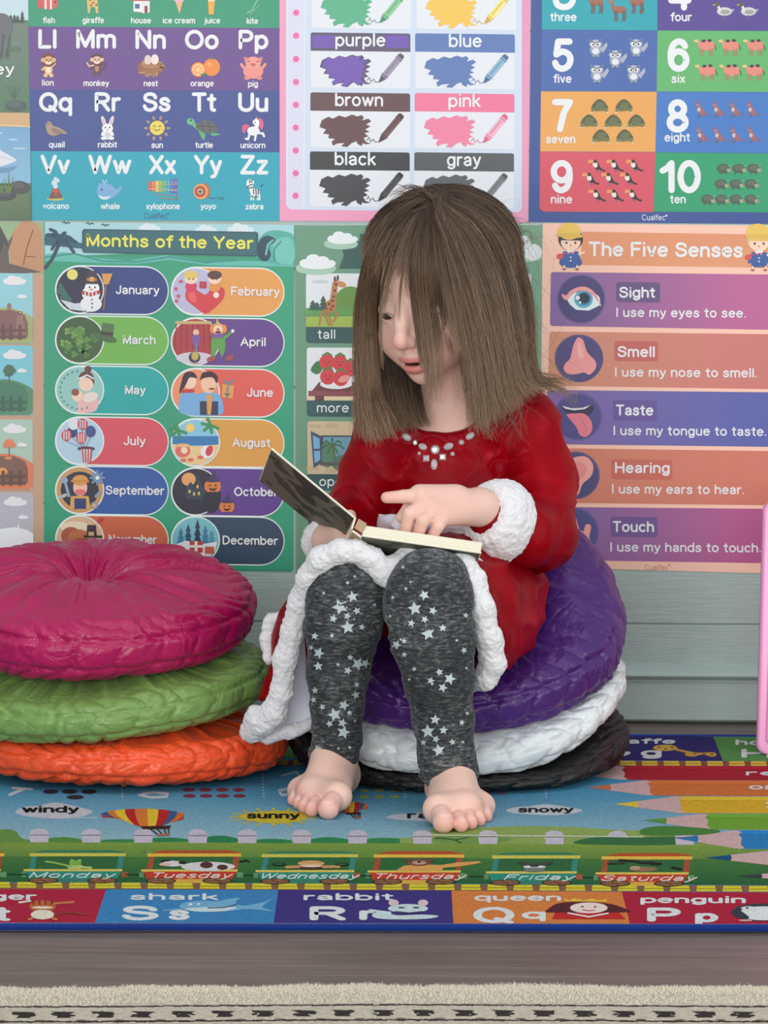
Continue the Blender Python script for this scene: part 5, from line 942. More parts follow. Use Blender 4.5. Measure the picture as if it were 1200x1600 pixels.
# ------------------------------------------------------------------ pink board at the right edge
m = Mat('pink_plastic', (244, 170, 216), 0.3, 0.45); m.set('Subsurface Weight', 0.15); m.set('Subsurface Radius', (.01, .004, .008)); PINK = m.m
m = Mat('pink_plastic_deep', (238, 152, 204), 0.35, 0.4); PINK2 = m.m
lo, hi = atZ(1185, 1180, RUG_Z + .0005), None
yb = lo.y; top = atY(1193, 786, yb + 0.02)
def slab(name, x0, x1, z0, z1, r, y0, y1, mat, lean, parent=None, bev=.004):
    """upright board with rounded corners; leans back by lean metres over its height"""
    out = []
    for cx, cz, a0 in ((x1 - r, z1 - r, 0), (x0 + r, z1 - r, 90), (x0 + r, z0 + r, 180), (x1 - r, z0 + r, 270)):
        for i in range(9): t = math.radians(a0 + 11.25 * i); out.append((cx, cz, math.cos(t), math.sin(t)))
    V, Fc = [], []; n = len(out)
    rings = [(y0, r - bev), (y0 + bev * .3, r - bev * .3), (y0 + bev, r), (y1 - bev, r), (y1 - bev * .3, r - bev * .3), (y1, r - bev)]
    for y, rr in rings:
        for cx, cz, c, s in out:
            z = cz + rr * s; V.append((cx + rr * c - (z1 - z) / (z1 - z0) * .006, y + lean * (z - z0) / (z1 - z0), z))
    for k in range(5): Fc += [[k * n + i, k * n + (i + 1) % n, (k + 1) * n + (i + 1) % n, (k + 1) * n + i] for i in range(n)]
    Fc += [list(range(n))[::-1], [5 * n + i for i in range(n)]]
    return mesh_obj(name, V, Fc, mat, parent)
bd = empty('plastic_board'); tag(bd, 'pink plastic board with rounded corners standing at the right edge of the rug', 'board')
x0 = lo.x + .004
slab('panel', x0, x0 + .22, RUG_Z + .0006, top.z, .012, yb, yb + .016, PINK, .03, bd)
slab('face_panel', x0 + .010, x0 + .21, RUG_Z + .012, top.z - .012, .008, yb - .0012, yb + .004, PINK2, .028, bd, .002)
# ------------------------------------------------------------------ numeric noise
def _hash(ix, iy, iz, seed):
    n = (ix.astype(np.int64) * 374761393 + iy.astype(np.int64) * 668265263 + iz.astype(np.int64) * 2147483647 + seed * 974711) & 0x7fffffff
    n = (n ^ (n >> 13)) * 1274126177 & 0x7fffffff
    return ((n ^ (n >> 16)) & 0xffff) / 65535.0
def vnoise(P, seed=0):
    """smooth value noise in [-1, 1] at the rows of P"""
    I = np.floor(P).astype(np.int64); f = P - I; f = f * f * (3 - 2 * f); out = 0
    for dx in (0, 1):
        for dy in (0, 1):
            for dz_ in (0, 1):
                w = (f[:, 0] if dx else 1 - f[:, 0]) * (f[:, 1] if dy else 1 - f[:, 1]) * (f[:, 2] if dz_ else 1 - f[:, 2])
                out = out + w * _hash(I[:, 0] + dx, I[:, 1] + dy, I[:, 2] + dz_, seed)
    return out * 2 - 1
def fbm(P, seed=0, o=3):
    r = 0; a_ = 1; t = 0
    for k in range(o): r = r + a_ * vnoise(P * 2 ** k, seed + k * 17); t += a_; a_ *= .5
    return r / t
def sstep(a_, b_, x): t = np.clip((x - a_) / (b_ - a_), 0, 1); return t * t * (3 - 2 * t)

# ------------------------------------------------------------------ round floor cushions
def velvet(name, col, hi, rough=.36, sheen=.14, aniso=0.0):
    m = Mat(name, col, rough, 0.5, sheen, hi)
    n = m.noise(14, 3, 0.6); m.colour(m.ramp(n, [(0.3, tuple(int(c * .92) for c in col)), (0.7, col)]))
    w = m.noise(20, 2, 0.5, m.coords((1, 1, 1.3)), 1.6)
    rd = m.node('ShaderNodeMath', operation='SUBTRACT'); m.link(w, rd.inputs[0]); rd.inputs[1].default_value = 0.5
    ab = m.node('ShaderNodeMath', operation='ABSOLUTE'); m.link(rd.outputs[0], ab.inputs[0])
    pw = m.node('ShaderNodeMath', operation='POWER'); m.link(ab.outputs[0], pw.inputs[0]); pw.inputs[1].default_value = 0.45
    b1 = m.bump(pw.outputs[0], 0.42, 0.0045)
    n2 = m.noise(400, 2, 0.5); m.bump(n2, 0.06, 0.0008, b1)
    return m.m
PILE = {}                                       # height of each stack so far
def cushion(name, label, mat, R, t, place_rz, seed, dent=.5, warp=None, button=True, NT=560, NS=170):
    th = np.linspace(0, 2 * np.pi, NT, endpoint=False)
    # profile from the top middle round the rim to the bottom middle, even steps of length
    q = np.linspace(0, np.pi, 900); cs, sn = np.sin(q), np.cos(q)
    r = R * np.sign(cs) * np.abs(cs) ** .50; z = t / 2 * np.sign(sn) * np.abs(sn) ** .66
    z = z - np.where(sn > 0, dent * t * .30 * np.exp(-(r / (R * .22)) ** 2), -dent * t * .12 * np.exp(-(r / (R * .2)) ** 2))
    L = np.concatenate([[0], np.cumsum(np.hypot(np.diff(r), np.diff(z)))])
    s = np.linspace(0, L[-1], NS); r = np.interp(s, L, r); z = np.interp(s, L, z); r[0] = r[-1] = 1e-5
    nr, nz = np.gradient(z, s), -np.gradient(r, s); nr, nz = -nr, -nz
    s0 = s[np.argmax(r)]
    TH, S = np.meshgrid(th, s, indexing='ij'); RR = np.broadcast_to(r, TH.shape); ZZ = np.broadcast_to(z, TH.shape)
    u, v = TH * R, S - s0
    side = 1 - sstep(t * .46, t * .70, np.abs(v))
    P3 = np.stack([np.cos(TH) * RR, np.sin(TH) * RR, ZZ], -1).reshape(-1, 3)
    sh = TH.shape
    wob = vnoise(P3 * 26, seed + 3).reshape(sh) * .010
    # gathered cells of the side band
    ncol = int(round(2 * np.pi * R / .044)); pu = 2 * np.pi * R / ncol; pv = t * .36
    uu, vv = u / pu + wob / pu, v / pv + wob / pv
    jr = np.floor(vv + .5); d1 = np.full(sh, 9.0); d2 = np.full(sh, 9.0); cid = np.zeros(sh)
    for dj in (-1, 0, 1):
        J = jr + dj; off = (np.mod(J, 2)) * .5
        ic = np.floor(uu - off + .5)
        for di in (-1, 0, 1):
            Ii = np.mod(ic + di, ncol)
            hx = _hash(Ii, J, np.zeros_like(J), seed) - .5; hy = _hash(Ii, J, np.ones_like(J), seed) - .5
            dx = (uu - (ic + di + off + .5 * hx)); dy = (vv - (J + .45 * hy)) * .8
            d = np.hypot(dx, dy); lt = d < d1
            d2 = np.where(lt, d1, np.minimum(d2, d)); cid = np.where(lt, _hash(Ii, J, np.full_like(J, 2), seed), cid); d1 = np.where(lt, d, d1)
    e = d2 - d1
    puff = 1 - np.exp(-e / .10)
    va = np.abs(v) / pv; up_ = np.sign(v)
    wv = fbm(P3 * 20, seed + 9, 2).reshape(sh)
    am = .55 + .45 * vnoise(P3 * 30, seed + 13).reshape(sh)
    mid = 1 - sstep(.38, .60, va + .12 * wv)
    ph = (u + up_ * 1.15 * v) / .033 + 1.2 * wv
    slant = np.abs(np.sin(np.pi * ph)) ** .42                       # slanting folds above and below
    ph2 = (u - up_ * .8 * v) / .026 + 1.8 * wv
    slant2 = np.abs(np.sin(np.pi * ph2)) ** .5
    sq = np.abs(np.sin(np.pi * (u / .047 + .35 * wv + .12 * np.sin(v / pv * 3)))) ** .30   # squarer puffs between
    hside = mid * (.0066 * sq * (.7 + .3 * am) + .0022 * slant2 * am) + (1 - mid) * (.0068 * slant * (.55 + .45 * am) + .0020 * slant2 * am)
    hside = hside + .0014 * puff - .0036 * np.exp(-((va - .5 - .1 * wv) / .10) ** 2) - .0062
    # pleats running in to the button
    cx, cy = np.cos(TH), np.sin(TH); tw = .25 * vnoise(P3 * 18, seed + 21).reshape(sh)
    def ring(f, sd): 
        Q = np.stack([cx * f + tw, cy * f + tw, RR * 7 + sd], -1).reshape(-1, 3); return 1 - np.abs(vnoise(Q, seed + sd)).reshape(sh)
    pl = ring(6, 31) ** 3 * .0085 + ring(12, 37) ** 3 * .0036 + ring(4, 41) * .003
    pl = pl * sstep(R * .03, R * .25, RR) * (1 - .55 * sstep(R * .5, R * .95, RR))
    big = fbm(P3 * 14, seed + 5, 2).reshape(sh) * .0035
    H = (side * hside + (1 - side) * (pl - .005) + big) * np.clip(RR / (R * .06), 0, 1)
    X = cx * (RR + nr * H); Y = cy * (RR + nr * H); Zv = ZZ + nz * H
    V = np.stack([X, Y, Zv], -1)
    place, rz = place_rz
    V = np.stack([V[..., 0] * math.cos(rz) - V[..., 1] * math.sin(rz), V[..., 0] * math.sin(rz) + V[..., 1] * math.cos(rz), V[..., 2]], -1)
    if warp: V = warp(V)
    M = np.array(place); V = V @ M[:3, :3].T + M[:3, 3]
    # the underside takes the shape of what it lies on
    hm = PILE.setdefault(M[0, 3] > 0, np.full((260, 260), ZR + .0014)); cell = .0025
    gx = np.clip(((V[..., 0] - (.08 if M[0, 3] > 0 else -.31)) / cell + 130).astype(int), 1, 258); gy = np.clip(((V[..., 1] + .34) / cell + 130).astype(int), 1, 258)
    V[..., 2] = np.maximum(V[..., 2], hm[gx, gy] + .0012)
    top_ = np.full((260, 260), ZR + .0014); np.maximum.at(top_, (gx.ravel(), gy.ravel()), V[..., 2].ravel())
    d2_ = top_.copy()
    for i_ in (-2, -1, 0, 1, 2):
        for j_ in (-2, -1, 0, 1, 2): d2_ = np.maximum(d2_, np.roll(np.roll(top_, i_, 0), j_, 1))
    PILE[M[0, 3] > 0] = d2_
    ids = np.arange(NT * NS).reshape(NT, NS); nx = np.roll(ids, -1, 0)
    Q = np.stack([ids[:, :-1], ids[:, 1:], nx[:, 1:], nx[:, :-1]], -1).reshape(-1, 4)
    root = fast_mesh(name, V.reshape(-1, 3), Q, mat)
    tag(root, label, 'cushion', 'round gathered floor cushions in two stacks')
    if button:
        c = V[:, 2].mean(0); up = Vector(M[:3, 2]); Vb, Fb = [], []
        n = 24
        for k in range(7):
            a_ = k / 6 * math.pi / 2; rr, zz = .0125 * math.cos(a_), .005 * math.sin(a_) + .0006
            for i in range(n): t_ = 2 * math.pi * i / n; Vb.append(tuple(Vector(c) + Vector(M[:3, 0]) * rr * math.cos(t_) + Vector(M[:3, 1]) * rr * math.sin(t_) + up * zz))
        Fb = [[k * n + i, k * n + (i + 1) % n, (k + 1) * n + (i + 1) % n, (k + 1) * n + i] for k in range(6) for i in range(n)]
        mesh_obj('button', Vb, Fb, mat, root)
    return root
def pose(x, y, z, tx=0.0, ty=0.0, rz=0.0):
    """tx lifts the back edge, ty lifts the right edge (degrees)"""
    return Matrix.Translation((x, y, z)) @ Matrix.Rotation(math.radians(tx), 4, 'X') @ Matrix.Rotation(-math.radians(ty), 4, 'Y'), rz
ZR = RUG_Z
def flat_floor(V):                              # a cushion resting on the rug is flattened underneath
    return V
def cushion_black(V):                           # pressed thin in front and in the middle by the weight on it
    V = V.copy(); t = .066; x, y = V[..., 0], V[..., 1]; k = np.clip((.042 + .17 * y + .030 * (x / .186) ** 2) / .062, .40, 1.3)
    V[..., 2] = (V[..., 2] + t / 2) * k - t / 2; return V
def cushion_white(V):
    V = V.copy(); V[..., 2] += np.where(V[..., 0] > 0, .040, .02) * (V[..., 0] / .186) ** 2; return V
def cushion_purple(V):                          # pressed down where the child sits
    V = V.copy(); x, y = V[..., 0], V[..., 1]; d = np.exp(-((x + .03) / .11) ** 2 - ((y + .07) / .13) ** 2)
    top = sstep(-.05, .03, V[..., 2]); V[..., 2] -= .030 * d * top
    V[..., 2] += .078 * top * np.exp(-((x - .118) / .070) ** 2 - ((y - .055) / .11) ** 2) + .012 * np.clip(x / .186, 0, 1) ** 2; return V
cushion('orange_cushion', 'orange round gathered cushion at the bottom of the left stack', velvet('orange_velvet', (248, 86, 40), (255, 190, 150)), .181, .060, pose(-.286, -.362, ZR + .0300), 3)
cushion('green_cushion', 'light green round gathered cushion in the middle of the left stack', velvet('green_velvet', (122, 158, 84), (220, 240, 190)), .186, .066, pose(-.311, -.360, ZR + .092, 5, 4.5, .7), 11)
cushion('pink_cushion', 'magenta round cushion with pleats and button on top of the left stack', velvet('magenta_velvet', (178, 12, 88), (255, 150, 200)), .184, .086, pose(-.325, -.350, ZR + .176, 9, -.5, 1.9), 23, dent=.8)
cushion('black_cushion', 'black round gathered cushion at the bottom under the seated child', velvet('black_velvet', (13, 13, 15), (40, 40, 46), .5, .03), .187, .066, pose(.083, -.345, ZR + .0305, 0, 0, .3), 31, warp=cushion_black, button=False)
cushion('white_cushion', 'white satin round cushion between the purple and black cushions', velvet('white_satin', (226, 232, 234), (255, 255, 255), .34, .2), .186, .056, pose(.081, -.340, ZR + .064, 11, 0, 1.2), 43, warp=cushion_white, button=False)
cushion('purple_cushion', 'purple velvet round cushion the child is sitting on', velvet('purple_velvet', (72, 30, 112), (190, 150, 240)), .186, .094, pose(.080, -.335, ZR + .132, 13, 0, 2.4), 57, warp=cushion_purple, button=False)
# ------------------------------------------------------------------ distance-field modelling
class Field:
    """signed distances on a grid; shapes are blended in one after the other, then the zero surface is meshed"""
    def __init__(self, lo, hi, h):
        self.lo = np.array(lo, float); self.h = h
        self.n = np.ceil((np.array(hi) - self.lo) / h).astype(int) + 1
        self.d = np.full(self.n, 0.03, np.float32)
        self.ax = [(self.lo[i] + h * np.arange(self.n[i])).astype(np.float32) for i in range(3)]
    def _apply(self, fn, lo, hi, k, mode='add'):
        pad = 0.03 + k if mode == 'add' else 0.004 + k
        s = []
        for i in range(3):
            a_ = int(np.clip(np.floor((lo[i] - pad - self.lo[i]) / self.h), 0, self.n[i])); b_ = int(np.clip(np.ceil((hi[i] + pad - self.lo[i]) / self.h) + 1, 0, self.n[i]))
            if b_ <= a_: return self
            s.append(slice(a_, b_))
        X, Y, Z = self.ax[0][s[0]][:, None, None], self.ax[1][s[1]][None, :, None], self.ax[2][s[2]][None, None, :]
        v = fn(X, Y, Z).astype(np.float32); D = self.d[tuple(s)]
        if mode == 'cut': D = -D
        if k > 0:
            t = np.clip(.5 + .5 * (D - v) / k, 0, 1)
            R_ = D + (v - D) * t - k * t * (1 - t)
        else: R_ = np.minimum(D, v)
        self.d[tuple(s)] = R_ if mode == 'add' else -R_
        return self
    def cone(self, a_, b_, ra, rb, k=.006, mode='add'):
        a_, b_ = np.asarray(a_, float), np.asarray(b_, float); ab = b_ - a_; L2 = max(float(ab @ ab), 1e-12); r = max(ra, rb)
        def fn(X, Y, Z):
            x, y, z = X - a_[0], Y - a_[1], Z - a_[2]
            t = np.clip((x * ab[0] + y * ab[1] + z * ab[2]) / L2, 0, 1)
            return np.sqrt((x - t * ab[0]) ** 2 + (y - t * ab[1]) ** 2 + (z - t * ab[2]) ** 2) - (ra + (rb - ra) * t)
        return self._apply(fn, np.minimum(a_, b_) - r, np.maximum(a_, b_) + r, k, mode)
    def chain(self, pts, radii, k=.006, mode='add'):
        for i in range(len(pts) - 1): self.cone(pts[i], pts[i + 1], radii[i], radii[i + 1], k, mode)
        return self
    def ball(self, c, r, k=.006, mode='add'): return self.cone(c, c, r, r, k, mode)
    def ell(self, c, rad, M=None, k=.006, mode='add'):
        c = np.asarray(c, float); rad = np.asarray(rad, float); M = np.eye(3) if M is None else np.asarray(M, float); R_ = float(rad.max())
        def fn(X, Y, Z):
            x, y, z = X - c[0], Y - c[1], Z - c[2]
            q = [(x * M[0, i] + y * M[1, i] + z * M[2, i]) for i in range(3)]
            k0 = np.sqrt(sum((q[i] / rad[i]) ** 2 for i in range(3))); k1 = np.sqrt(sum((q[i] / rad[i] ** 2) ** 2 for i in range(3)))
            return k0 * (k0 - 1) / np.maximum(k1, 1e-9)
        return self._apply(fn, c - R_, c + R_, k, mode)
    def halfspace_cut(self, p, nrm, radius, k=.002):
        """remove what lies on the side nrm points to, within radius of p"""
        p = np.asarray(p, float); nrm = np.asarray(nrm, float) / np.linalg.norm(nrm)
        def fn(X, Y, Z):
            d0 = -((X - p[0]) * nrm[0] + (Y - p[1]) * nrm[1] + (Z - p[2]) * nrm[2])
            d1 = np.sqrt((X - p[0]) ** 2 + (Y - p[1]) ** 2 + (Z - p[2]) ** 2) - radius
            return np.maximum(d0, d1)
        return self._apply(fn, p - radius, p + radius, k, 'cut')
    def mesh(self):
        D = self.d; ins = D < 0; n = self.n
        c = np.zeros(n - 1, np.int8)
        for i in (0, 1):
            for j in (0, 1):
                for k in (0, 1): c += ins[i:n[0] - 1 + i, j:n[1] - 1 + j, k:n[2] - 1 + k]
        act = np.argwhere((c > 0) & (c < 8)); idx = np.full(n - 1, -1, np.int32); idx[tuple(act.T)] = np.arange(len(act))
        S = np.zeros((len(act), 3)); N = np.zeros(len(act))
        corner = [(i, j, k) for i in (0, 1) for j in (0, 1) for k in (0, 1)]
        val = {q: D[act[:, 0] + q[0], act[:, 1] + q[1], act[:, 2] + q[2]].astype(float) for q in corner}
        for p in corner:
            for ax_ in range(3):
                if p[ax_] == 0:
                    q = list(p); q[ax_] = 1; q = tuple(q); va, vb = val[p], val[q]; m_ = (va < 0) != (vb < 0)
                    t = np.where(m_, va / np.where(m_, va - vb, 1), 0); P = np.array(p, float)[None] + t[:, None] * (np.array(q) - np.array(p))[None]
                    S[m_] += P[m_]; N[m_] += 1
        V = self.lo + self.h * (act + S / np.maximum(N, 1)[:, None])
        Q = []
        for ax_ in range(3):
            b_, c_ = (ax_ + 1) % 3, (ax_ + 2) % 3
            sl0 = [slice(None)] * 3; sl1 = [slice(None)] * 3; sl0[ax_] = slice(0, -1); sl1[ax_] = slice(1, None)
            A_, B_ = ins[tuple(sl0)], ins[tuple(sl1)]; E_ = np.argwhere(A_ != B_)
            E_ = E_[(E_[:, b_] > 0) & (E_[:, c_] > 0) & (E_[:, b_] < n[b_] - 1) & (E_[:, c_] < n[c_] - 1)]
            fl = A_[tuple(E_.T)]
            def cell(db, dc): e = E_.copy(); e[:, b_] -= db; e[:, c_] -= dc; return idx[tuple(e.T)]
            q = np.stack([cell(1, 1), cell(0, 1), cell(0, 0), cell(1, 0)], 1)
            q[~fl] = q[~fl][:, ::-1]; Q.append(q)
        Q = np.concatenate(Q); Q = Q[(Q >= 0).all(1)]
        return V, Q
def relax(V, Q, it=2, w=.5):
    for _ in range(it):
        s = np.zeros_like(V); c = np.zeros(len(V))
        for i in range(4):
            for j in (1, 3): 
                np.add.at(s, Q[:, i], V[Q[:, (i + j) % 4]]); np.add.at(c, Q[:, i], 1)
        V = V + w * (s / np.maximum(c, 1)[:, None] - V)
    return V
def normals(V, Q):
    n = np.cross(V[Q[:, 2]] - V[Q[:, 0]], V[Q[:, 3]] - V[Q[:, 1]]); N = np.zeros_like(V)
    for i in range(4): np.add.at(N, Q[:, i], n)
    return N / np.maximum(np.linalg.norm(N, axis=1), 1e-12)[:, None]
def J(px, py, y): return np.array(atY(px, py, y))
def JZ(px, py, z): return np.array(atZ(px, py, z))

# ------------------------------------------------------------------ the child: skeleton
hipA, hipB = J(655, 912, -.345), J(738, 912, -.345)
kneeA, kneeB = J(541, 920, -.575), J(669, 924, -.625)
ankA, ankB = J(522, 1182, -.540), J(706, 1206, -.612)
shA, shB = J(600, 680, -.378), J(816, 672, -.362)
elA, elB = J(556, 800, -.375), J(841, 838, -.432)
wrA, wrB = J(512, 843, -.475), J(756, 792, -.508)
neck = J(694, 662, -.372)
# head frame: x = her left, y = out of the face, z = up
yaw, pit, rol = math.radians(33), math.radians(21), math.radians(2)
hy = np.array((-math.sin(yaw) * math.cos(pit), -math.cos(yaw) * math.cos(pit), -math.sin(pit)))
hx = np.array((math.cos(yaw), -math.sin(yaw), 0.0)); hz = np.cross(hy, hx)
hx, hz = hx * math.cos(rol) + hz * math.sin(rol), hz * math.cos(rol) - hx * math.sin(rol)
HM = np.stack([hx, hy, hz], 1)
HS = 1.03
HO = J(622, 541, -.485) - HS * (HM @ np.array((0, .0935, -.0255)))      # puts the tip of the nose where it is seen
def HL(x, y, z): return HO + HS * (HM @ np.array((x, y, z), float))
def to_head(V): return ((V - HO) @ HM) / HS

def skin_material():
    m = Mat('skin', (226, 180, 162), 0.5, 0.3); a = m.node('ShaderNodeAttribute', attribute_name='skin'); m.colour(a.outputs['Color'])
    m.set('Subsurface Weight', .18); m.set('Subsurface Radius', (.010, .004, .002)); m.set('Subsurface Scale', .6)
    n = m.noise(260, 3, .6); m.bump(n, .08, .0006); return m.m

f = Field((-.155, -.80, .004), (.235, -.245, .70), .0015)
# torso, neck
f.chain([J(701, 712, -.358), J(700, 800, -.345), J(698, 905, -.335)], [.056, .064, .070], .02)
f.chain([J(612, 690, -.374), J(692, 678, -.368), J(806, 682, -.362)], [.030, .036, .030], .02)
f.cone(J(696, 668, -.366), HL(0, -.012, -.055), .030, .031, .014)
# arms
f.chain([shA, elA, wrA], [.024, .020, .016], .012); f.chain([shB, elB, wrB], [.024, .021, .0185], .012)
# legs
for hp, kn, an in ((hipA, kneeA, ankA), (hipB, kneeB, ankB)):
    f.chain([hp, kn], [.040, .0265], .02); md = kn * .62 + an * .38 + np.array((0, .006, 0)); f.chain([kn, md, an], [.0265, .0240, .0165], .012)
# feet
def foot(an, tips, radii, lens, hoff):
    zt = RUG_Z
    heel = np.array((an[0] + hoff[0], an[1] + hoff[1], zt + .0205))
    T = [JZ(px, py, zt + r_ * .92) for (px, py), r_ in zip(tips, radii)]
    dirs = np.mean(T, 0) - heel; dirs[2] = 0; dirs /= np.linalg.norm(dirs); side = np.array((-dirs[1], dirs[0], 0))
    bases = []
    for t_, L_, r_ in zip(T, lens, radii):
        b_ = t_ - dirs * L_ + np.array((0, 0, .0045)); bases.append(b_)
    f.chain([an + np.array((0, 0, .02)), an + np.array((0, 0, -.006))], [.0160, .0185], .010)
    f.cone(an + np.array((0, .002, -.012)), heel, .0185, .0195, .012)
    ball_m = bases[0] - dirs * .006 + np.array((0, 0, .003)); ball_l = bases[4] - dirs * .008 + np.array((0, 0, .0015)); ball_c = bases[2] - dirs * .010 + np.array((0, 0, .0045))
    f.cone(heel, ball_m, .0185, .0135, .014); f.cone(heel, ball_l, .0185, .0115, .014)
    f.cone(an + np.array((0, 0, .004)), ball_c, .0195, .0145, .018); f.cone(ball_m, ball_c, .0135, .0135, .01); f.cone(ball_c, ball_l, .0135, .0115, .01)
    for t_, b_, r_ in zip(T, bases, radii):
        mid = (t_ + b_) / 2 + np.array((0, 0, .003)); f.chain([b_, mid, t_], [r_ * .95, r_ * .86, r_], .0022)
        NAILS.append((t_ + dirs * r_ * .15 + np.array((0, 0, r_ * .72)), r_ * .62))
    return T
NAILS = []
TB = foot(ankB, [(693, 1285), (720.5, 1289), (735.5, 1285.5), (749, 1281), (760, 1275)], [.0112, .0078, .0074, .0070, .0066], [.026, .023, .021, .019, .017], (-.004, .018))
TA = foot(ankA, [(513, 1264), (487.5, 1265), (476, 1260.5), (467.5, 1255), (458.5, 1250)], [.0112, .0078, .0074, .0070, .0066], [.026, .023, .021, .019, .017], (.004, .018))
# her left hand, pointing
mc = [J(656, 775, -.548), J(663, 789, -.557), J(678, 799, -.559), J(694, 808, -.556)]
for p, r_ in zip(mc, (.0105, .0100, .0098, .0092)): f.cone(wrB + (p - wrB) * .12, p, .0155, r_, .010)
f.cone(J(712, 776, -.53), mc[0], .0125, .0098, .010)
FB = [([mc[0], J(630, 776, -.556), J(604, 777.5, -.560)], [.0086, .0072, .0062]), ([mc[1], J(640, 803, -.569), J(633, 831, -.563)], [.0080, .0071, .0062]),
      ([mc[2], J(661, 813, -.572), J(653, 836, -.565)], [.0078, .0070, .0060]), ([mc[3], J(685, 821, -.568), J(674, 841, -.562)], [.0074, .0066, .0057])]
for P, r_ in FB: f.chain(P, r_, .0014)
f.chain([J(716, 796, -.528), J(664, 798, -.532), J(640, 796, -.54), J(628, 808, -.543)], [.012, .0095, .0080, .0066], .003)
# her right hand, holding the book from below
ma = [J(532, 832, -.508), J(535, 840, -.512), J(537, 848, -.512), J(538, 855, -.508)]
for p, r_ in zip(ma, (.0098, .0096, .0092, .0086)): f.cone(wrA + (p - wrA) * .15, p, .0145, r_, .009)
for p, (tx, ty, yy) in zip(ma, ((566, 846, -.500), (570, 854, -.505), (569, 862, -.503), (564, 868, -.498))): f.chain([p, p * .45 + J(tx, ty, yy) * .55 + np.array((0, -.004, 0)), J(tx, ty, yy)], [.0082, .0075, .0064], .003)
f.chain([J(520, 838, -.49), J(533, 818, -.488), J(547, 806, -.492)], [.0105, .0088, .0068], .003)
# head
f.ell(HL(0, -.014, .028), np.array((.066, .081, .069)) * HS, HM, .012)
f.ell(HL(0, .020, -.020), np.array((.0515, .056, .056)) * HS, HM, .014)
f.ell(HL(0, .040, -.052), np.array((.038, .036, .026)) * HS, HM, .014)
f.ball(HL(0, .0615, -.0700), .0125, .014)
for s in (-1, 1):
    f.ball(HL(s * .030, .046, -.036), .0225, .014)
    f.ell(HL(s * .062, -.012, -.010), (.0065, .017, .022), HM, .006)
    f.ball(HL(s * .0250, .0845, .002), .0095, .014, 'cut')                                 # eye socket
    f.ball(HL(s * .0245, .0585, .000), .0130, .005)                                        # lids over the eyeball
f.chain([HL(0, .0715, .008), HL(0, .0790, -.006), HL(0, .0860, -.0215)], [.0056, .0056, .0070], .010)
f.ball(HL(0, .0872, -.0245), .0080, .006)
for s in (-1, 1):
    f.ball(HL(s * .0076, .0800, -.0280), .0054, .006)
    f.ell(HL(s * .0050, .0835, -.0345), (.0026, .0036, .0030), HM, .002, 'cut')
f.cone(HL(0, .0760, -.038), HL(0, .0765, -.046), .0055, .0065, .008)
f.ell(HL(0, .0735, -.0475), np.array((.0165, .0095, .0050)), HM, .005)                     # upper lip
f.ell(HL(0, .0730, -.0582), np.array((.0140, .0095, .0056)), HM, .005)                     # lower lip
f.ell(HL(0, .0780, -.0525), (.0112, .0120, .0023), HM, .002, 'cut')                        # open mouth
EYEO = {}
for s in (-1, 1):
    f.ell(HL(s * .0245, .0715, -.0035), (.0098, .0085, .0040), HM, .0015, 'cut')           # opening between lowered lids
V, Q = f.mesh(); V = relax(V, Q, 2, .4)
body_V, body_Q = V, Q
child = fast_mesh('person', V, Q, skin_material())
tag(child, 'small child with brown hair in red velvet dress reading a book on purple cushion', 'person')
base = np.array(lin((232, 193, 178)))[:3]; C = np.repeat(base[None], len(V), 0)
def tint(w, c): 
    global C
    C = C * (1 - w[:, None]) + np.array(lin(c))[None, :3] * w[:, None]
L = to_head(V); onh = (L[:, 2] > -.10) & (L[:, 1] > -.02)
def g(p, r_): return np.exp(-((L[:, 0] - p[0]) / r_[0]) ** 2 - ((L[:, 1] - p[1]) / r_[1]) ** 2 - ((L[:, 2] - p[2]) / r_[2]) ** 2)
for s in (-1, 1): tint(.35 * g((s * .036, .055, -.034), (.02, .03, .017)), (222, 140, 130))
tint(.40 * g((0, .092, -.026), (.010, .014, .010)), (226, 140, 128))
lip = np.clip(1.5 - np.minimum(np.abs(((L[:, 0] / .0150) ** 2 + ((L[:, 2] + .0482) / .0042) ** 2)), np.abs((L[:, 0] / .0138) ** 2 + ((L[:, 2] + .0590) / .0056) ** 2)), 0, 1) * (L[:, 1] > .060)
tint(np.clip(lip * 1.2, 0, .75), (206, 114, 110))
ins_ = ((L[:, 0] / .0112) ** 2 + ((L[:, 2] + .0525) / .0030) ** 2 < 1) & (L[:, 1] > .055) & (L[:, 1] < .0775); tint(ins_ * .9, (92, 34, 34))
for s in (-1, 1):
    X = L[:, 0] * s; brow = .0225 + .004 * (1 - ((X - .026) / .016) ** 2)
    tint(.55 * np.exp(-((L[:, 2] - brow) / .0024) ** 2) * sstep(.009, .016, X) * (1 - sstep(.036, .044, X)) * (L[:, 1] > .04), (122, 84, 62))
    lid = ((X - .0250) / .0112) ** 2 + ((L[:, 2] + .0030) / .0042) ** 2
    tint(.75 * np.exp(-((lid - .95) / .38) ** 2) * (L[:, 2] > -.0035) * (L[:, 1] > .058), (96, 60, 50))
    tint(.30 * np.exp(-((lid - 1.0) / .5) ** 2) * (L[:, 2] < -.0035) * (L[:, 1] > .058), (190, 120, 110))
for P, _ in FB:
    d_ = np.linalg.norm(V - P[2], axis=1); tint(.35 * np.exp(-(d_ / .011) ** 2), (222, 128, 118)); d_ = np.linalg.norm(V - P[0], axis=1); tint(.22 * np.exp(-(d_ / .010) ** 2), (220, 134, 120))
for t_ in TA + TB: d_ = np.linalg.norm(V - t_, axis=1); tint(.45 * np.exp(-(d_ / .013) ** 2), (218, 126, 118))
for p, r_ in NAILS: d_ = np.linalg.norm(V - p, axis=1); tint(.5 * (d_ < r_), (244, 206, 196))
